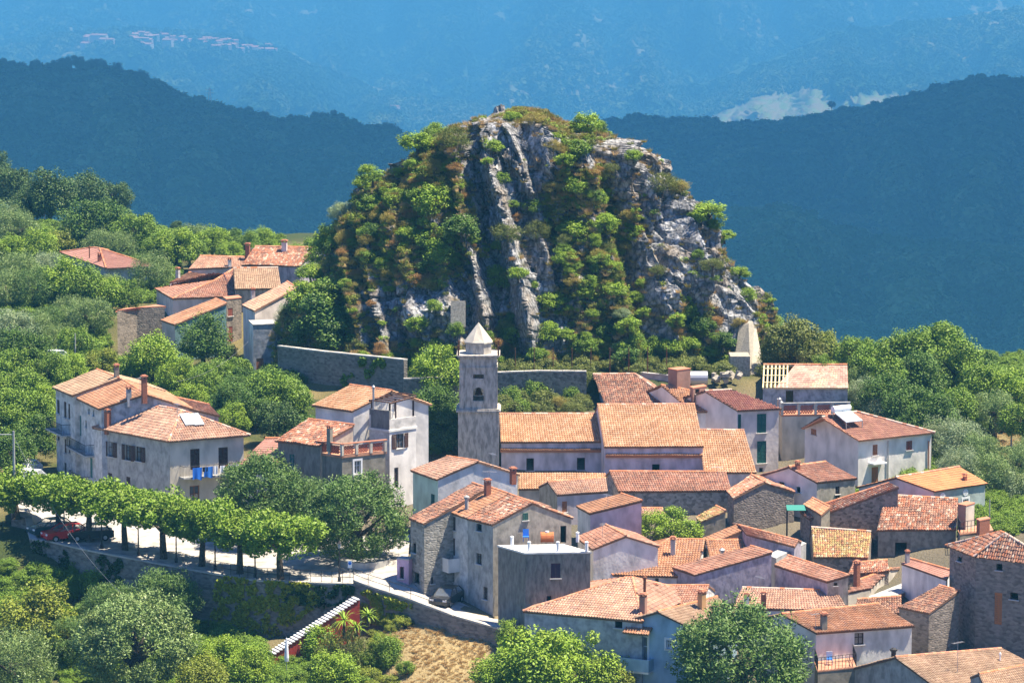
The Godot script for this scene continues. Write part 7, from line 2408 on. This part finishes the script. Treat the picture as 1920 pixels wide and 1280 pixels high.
func solar_panels(h: String, k: int, spots: Array, w: float, l: float) -> void:
	var q: Array = houses[h]["slopes"][k]
	var x: Vector3 = (q[1] - q[0]).normalized()
	var n: Vector3 = (q[1] - q[0]).cross(q[2] - q[0]).normalized()
	if n.y < 0:
		n = -n
	var z := x.cross(n).normalized()
	for s in spots:
		var p := roof_point(h, s[0], s[1], k)
		part("solar_panel", unit_box, M["solar"], houses[h]["root"], Transform3D(Basis(x * w, n * .08, z * l), p + n * .2))

func balustrade(h: String, sides: Array, tall: float, mk: String) -> void:
	var p: Array = houses[h]["plan"]
	var y := Vector3(0, .02, 0)
	for s in sides:
		var a: Vector3 = p[s[0]] + y
		var b: Vector3 = p[s[1]] + y
		var x := (b - a).normalized()
		var l := a.distance_to(b)
		var z := Vector3(-x.z, 0, x.x)
		var bays := maxi(1, int(round(l / 1.7)))
		var g := Node3D.new()
		g.name = "balustrade"
		houses[h]["root"].add_child(g, true)
		for i in bays:
			var c0 := a.lerp(b, float(i) / bays)
			var c1 := a.lerp(b, float(i + 1) / bays)
			var m := MB.new()
			# pierced brick panel: staggered courses with gaps
			var bl := c0.distance_to(c1) - .3
			var rows := 6
			for r in rows:
				var cols := int(bl / .26)
				for q in cols:
					m.cbox(c0 + x * (.15 + (q + (.25 if r % 2 == 0 else .75)) * bl / (cols + .5)) + Vector3(0, .1 + (r + .5) * (tall - .22) / rows, 0), Vector3(bl / cols * .62, (tall - .22) / rows * .97, .1), Basis(x, Vector3.UP, z))
			part("brick_panel", m.done(), M[mk], g)
		for i in bays + 1:
			part("post", unit_box, M["cream"], g, Transform3D(Basis(x * .24, Vector3.UP * (tall + .06), z * .24), a.lerp(b, float(i) / bays) + Vector3(0, tall * .5, 0)))
		part("hand_rail", unit_box, M["clay_cap"] if h == "C4" else M["concrete"], g, Transform3D(Basis(x * (l + .3), Vector3.UP * .09, z * .3), (a + b) * .5 + Vector3(0, tall + .09, 0)))

func parapet(h: String) -> void:
	# roof terrace of the narrow white house: a tall screen on one side, a low parapet on the other, and a pergola
	var p: Array = houses[h]["plan"]
	var root: Node3D = houses[h]["root"]
	var y: float = p[1].y
	for s in [[0, 1, 1.75, "grey_dark"], [1, 2, .95, "white_old"], [3, 0, 1.2, "white_old"]]:
		var a: Vector3 = p[s[0]]
		var b: Vector3 = p[s[1]]
		var x := (b - a).normalized()
		var z := Vector3(-x.z, 0, x.x)
		part("parapet", unit_box, M[s[3]], root, Transform3D(Basis(x * (a.distance_to(b) - .02), Vector3.UP * s[2], z * .18), (a + b) * .5 + Vector3(0, s[2] * .5 + .01, 0) - z * .1))
	var pg := thing("pergola", "bare brown wooden pergola on the narrow house's roof terrace", "pergola")
	for k in 4:
		var c: Vector3 = p[k].lerp((p[0] + p[2]) * .5, .12)
		part("post", unit_box, M["wood_dark"], pg, Transform3D(Basis().scaled(Vector3(.18, 2.4, .18)), c + Vector3(0, 1.2, 0)))
	for e in [[0, 3], [1, 2]]:
		var a: Vector3 = p[e[0]] + Vector3(0, 2.45, 0)
		var b: Vector3 = p[e[1]] + Vector3(0, 2.45 + .35, 0)
		var m := MB.new()
		m.tube(a, b, .09, .09, 4)
		part("beam", m.done(), M["wood_dark"], pg)
	for i in 6:
		var f := i / 5.0
		var a: Vector3 = p[0].lerp(p[3], f) + Vector3(0, 2.56 + .35 * f, 0)
		var b: Vector3 = p[1].lerp(p[2], f) + Vector3(0, 2.56 + .35 * f, 0)
		var m := MB.new()
		m.tube(a, b, .06, .06, 4)
		part("rafter", m.done(), M["wood_dark"], pg)

# dry grass on the open yard and the far field
func make_dry_grass() -> void:
	var r := RandomNumberGenerator.new()
	r.seed = 404
	var xf := []
	for k in 1100:
		var px := r.randf_range(715, 925) if k % 4 else r.randf_range(1855, 1925)
		var py := r.randf_range(1180, 1290) if k % 4 else r.randf_range(805, 905)
		var p := stand(px, py, 1.0, .1, 294.0 + r.randf() * 1.5, 420.0)
		var s := r.randf_range(.08, .2)
		xf.append(Transform3D(Basis(Vector3.UP, r.randf() * TAU).scaled(Vector3(s * 1.4, s, s * 1.4)), Vector3(p.x, gy(p.x, p.z) - .12, p.z)))
	var mm := MultiMesh.new()
	mm.transform_format = MultiMesh.TRANSFORM_3D
	mm.mesh = K["tuft"][0]
	mm.instance_count = xf.size()
	for k in xf.size():
		mm.set_instance_transform(k, xf[k])
	var o := MultiMeshInstance3D.new()
	o.name = numbered("dry_grass")
	o.multimesh = mm
	o.material_override = M["leaf_straw"]
	add_child(o)
	o.set_meta("kind", "stuff")
	tag(o, "golden dry grass on the yard under the road wall", "grass")

# low growth between the trees: regions of the picture where the ground shows leaves
func make_undergrowth() -> void:
	var r := RandomNumberGenerator.new()
	r.seed = 303
	var zones := [[0, 420, 330, 560, 560, "green"], [0, 540, 320, 760, 800, "green"], [330, 690, 560, 800, 260, "deep"], [0, 1080, 700, 1300, 900, "green"], [1560, 640, 1960, 1000, 1200, "green"], [930, 700, 1110, 775, 140, "broom"], [960, 640, 1380, 700, 150, "broom"], [560, 640, 880, 700, 200, "green"], [760, 689, 870, 860, 120, "deep"], [950, 1230, 1250, 1300, 120, "bright"], [680, 1170, 760, 1290, 60, "yellow"], [1430, 640, 1600, 700, 120, "broom"]]
	for z in zones:
		var xf := []
		for k in z[4]:
			var px := r.randf_range(z[0], z[2])
			var py := r.randf_range(z[1], z[3])
			if px > 195 and px < 320 and py > 560 and py < 680:
				continue
			if px > 735 and px < 900 and py > 1175:
				continue
			if px > 490 and px < 700 and py > 1110 and py < 1250:
				continue
			if px > 1855 and py > 800 and py < 890:
				continue
			var p := stand(px, py, 14.0, .5, 294.0 + r.randf() * 1.5, 620.0)
			var rad := r.randf_range(.5, 1.15) * (EYE.z - p.z) / 350.0
			xf.append(Transform3D(Basis(Vector3.UP, r.randf() * TAU).scaled(Vector3(rad, rad * r.randf_range(.6, .95), rad)), Vector3(p.x, gy(p.x, p.z) + rad * .25, p.z)))
		var mm := MultiMesh.new()
		mm.transform_format = MultiMesh.TRANSFORM_3D
		mm.mesh = K["bush"][r.randi() % 3]
		mm.instance_count = xf.size()
		for k in xf.size():
			mm.set_instance_transform(k, xf[k])
		var o := MultiMeshInstance3D.new()
		o.name = numbered("undergrowth")
		o.multimesh = mm
		o.material_override = M["leaf_" + z[5]]
		add_child(o)
		o.set_meta("kind", "stuff")
		var where := {420: "on the villa's slope", 540: "between the stone house and the tall white houses", 1080: "at the foot of the plaza wall", 640: "", 700: "behind the church", 689: "beside the bell tower", 1230: "before the blue grey house", 1170: "at the yard's edge"}
		var w: String = where.get(z[1], "")
		if w == "":
			w = {330: "under the curved wall", 1560: "beside the large white house", 960: "at the crag's foot", 560: "above the curved wall", 1430: "by the buttress"}.get(z[0], "on the slope")
		tag(o, "low leafy undergrowth growing " + w, "undergrowth")
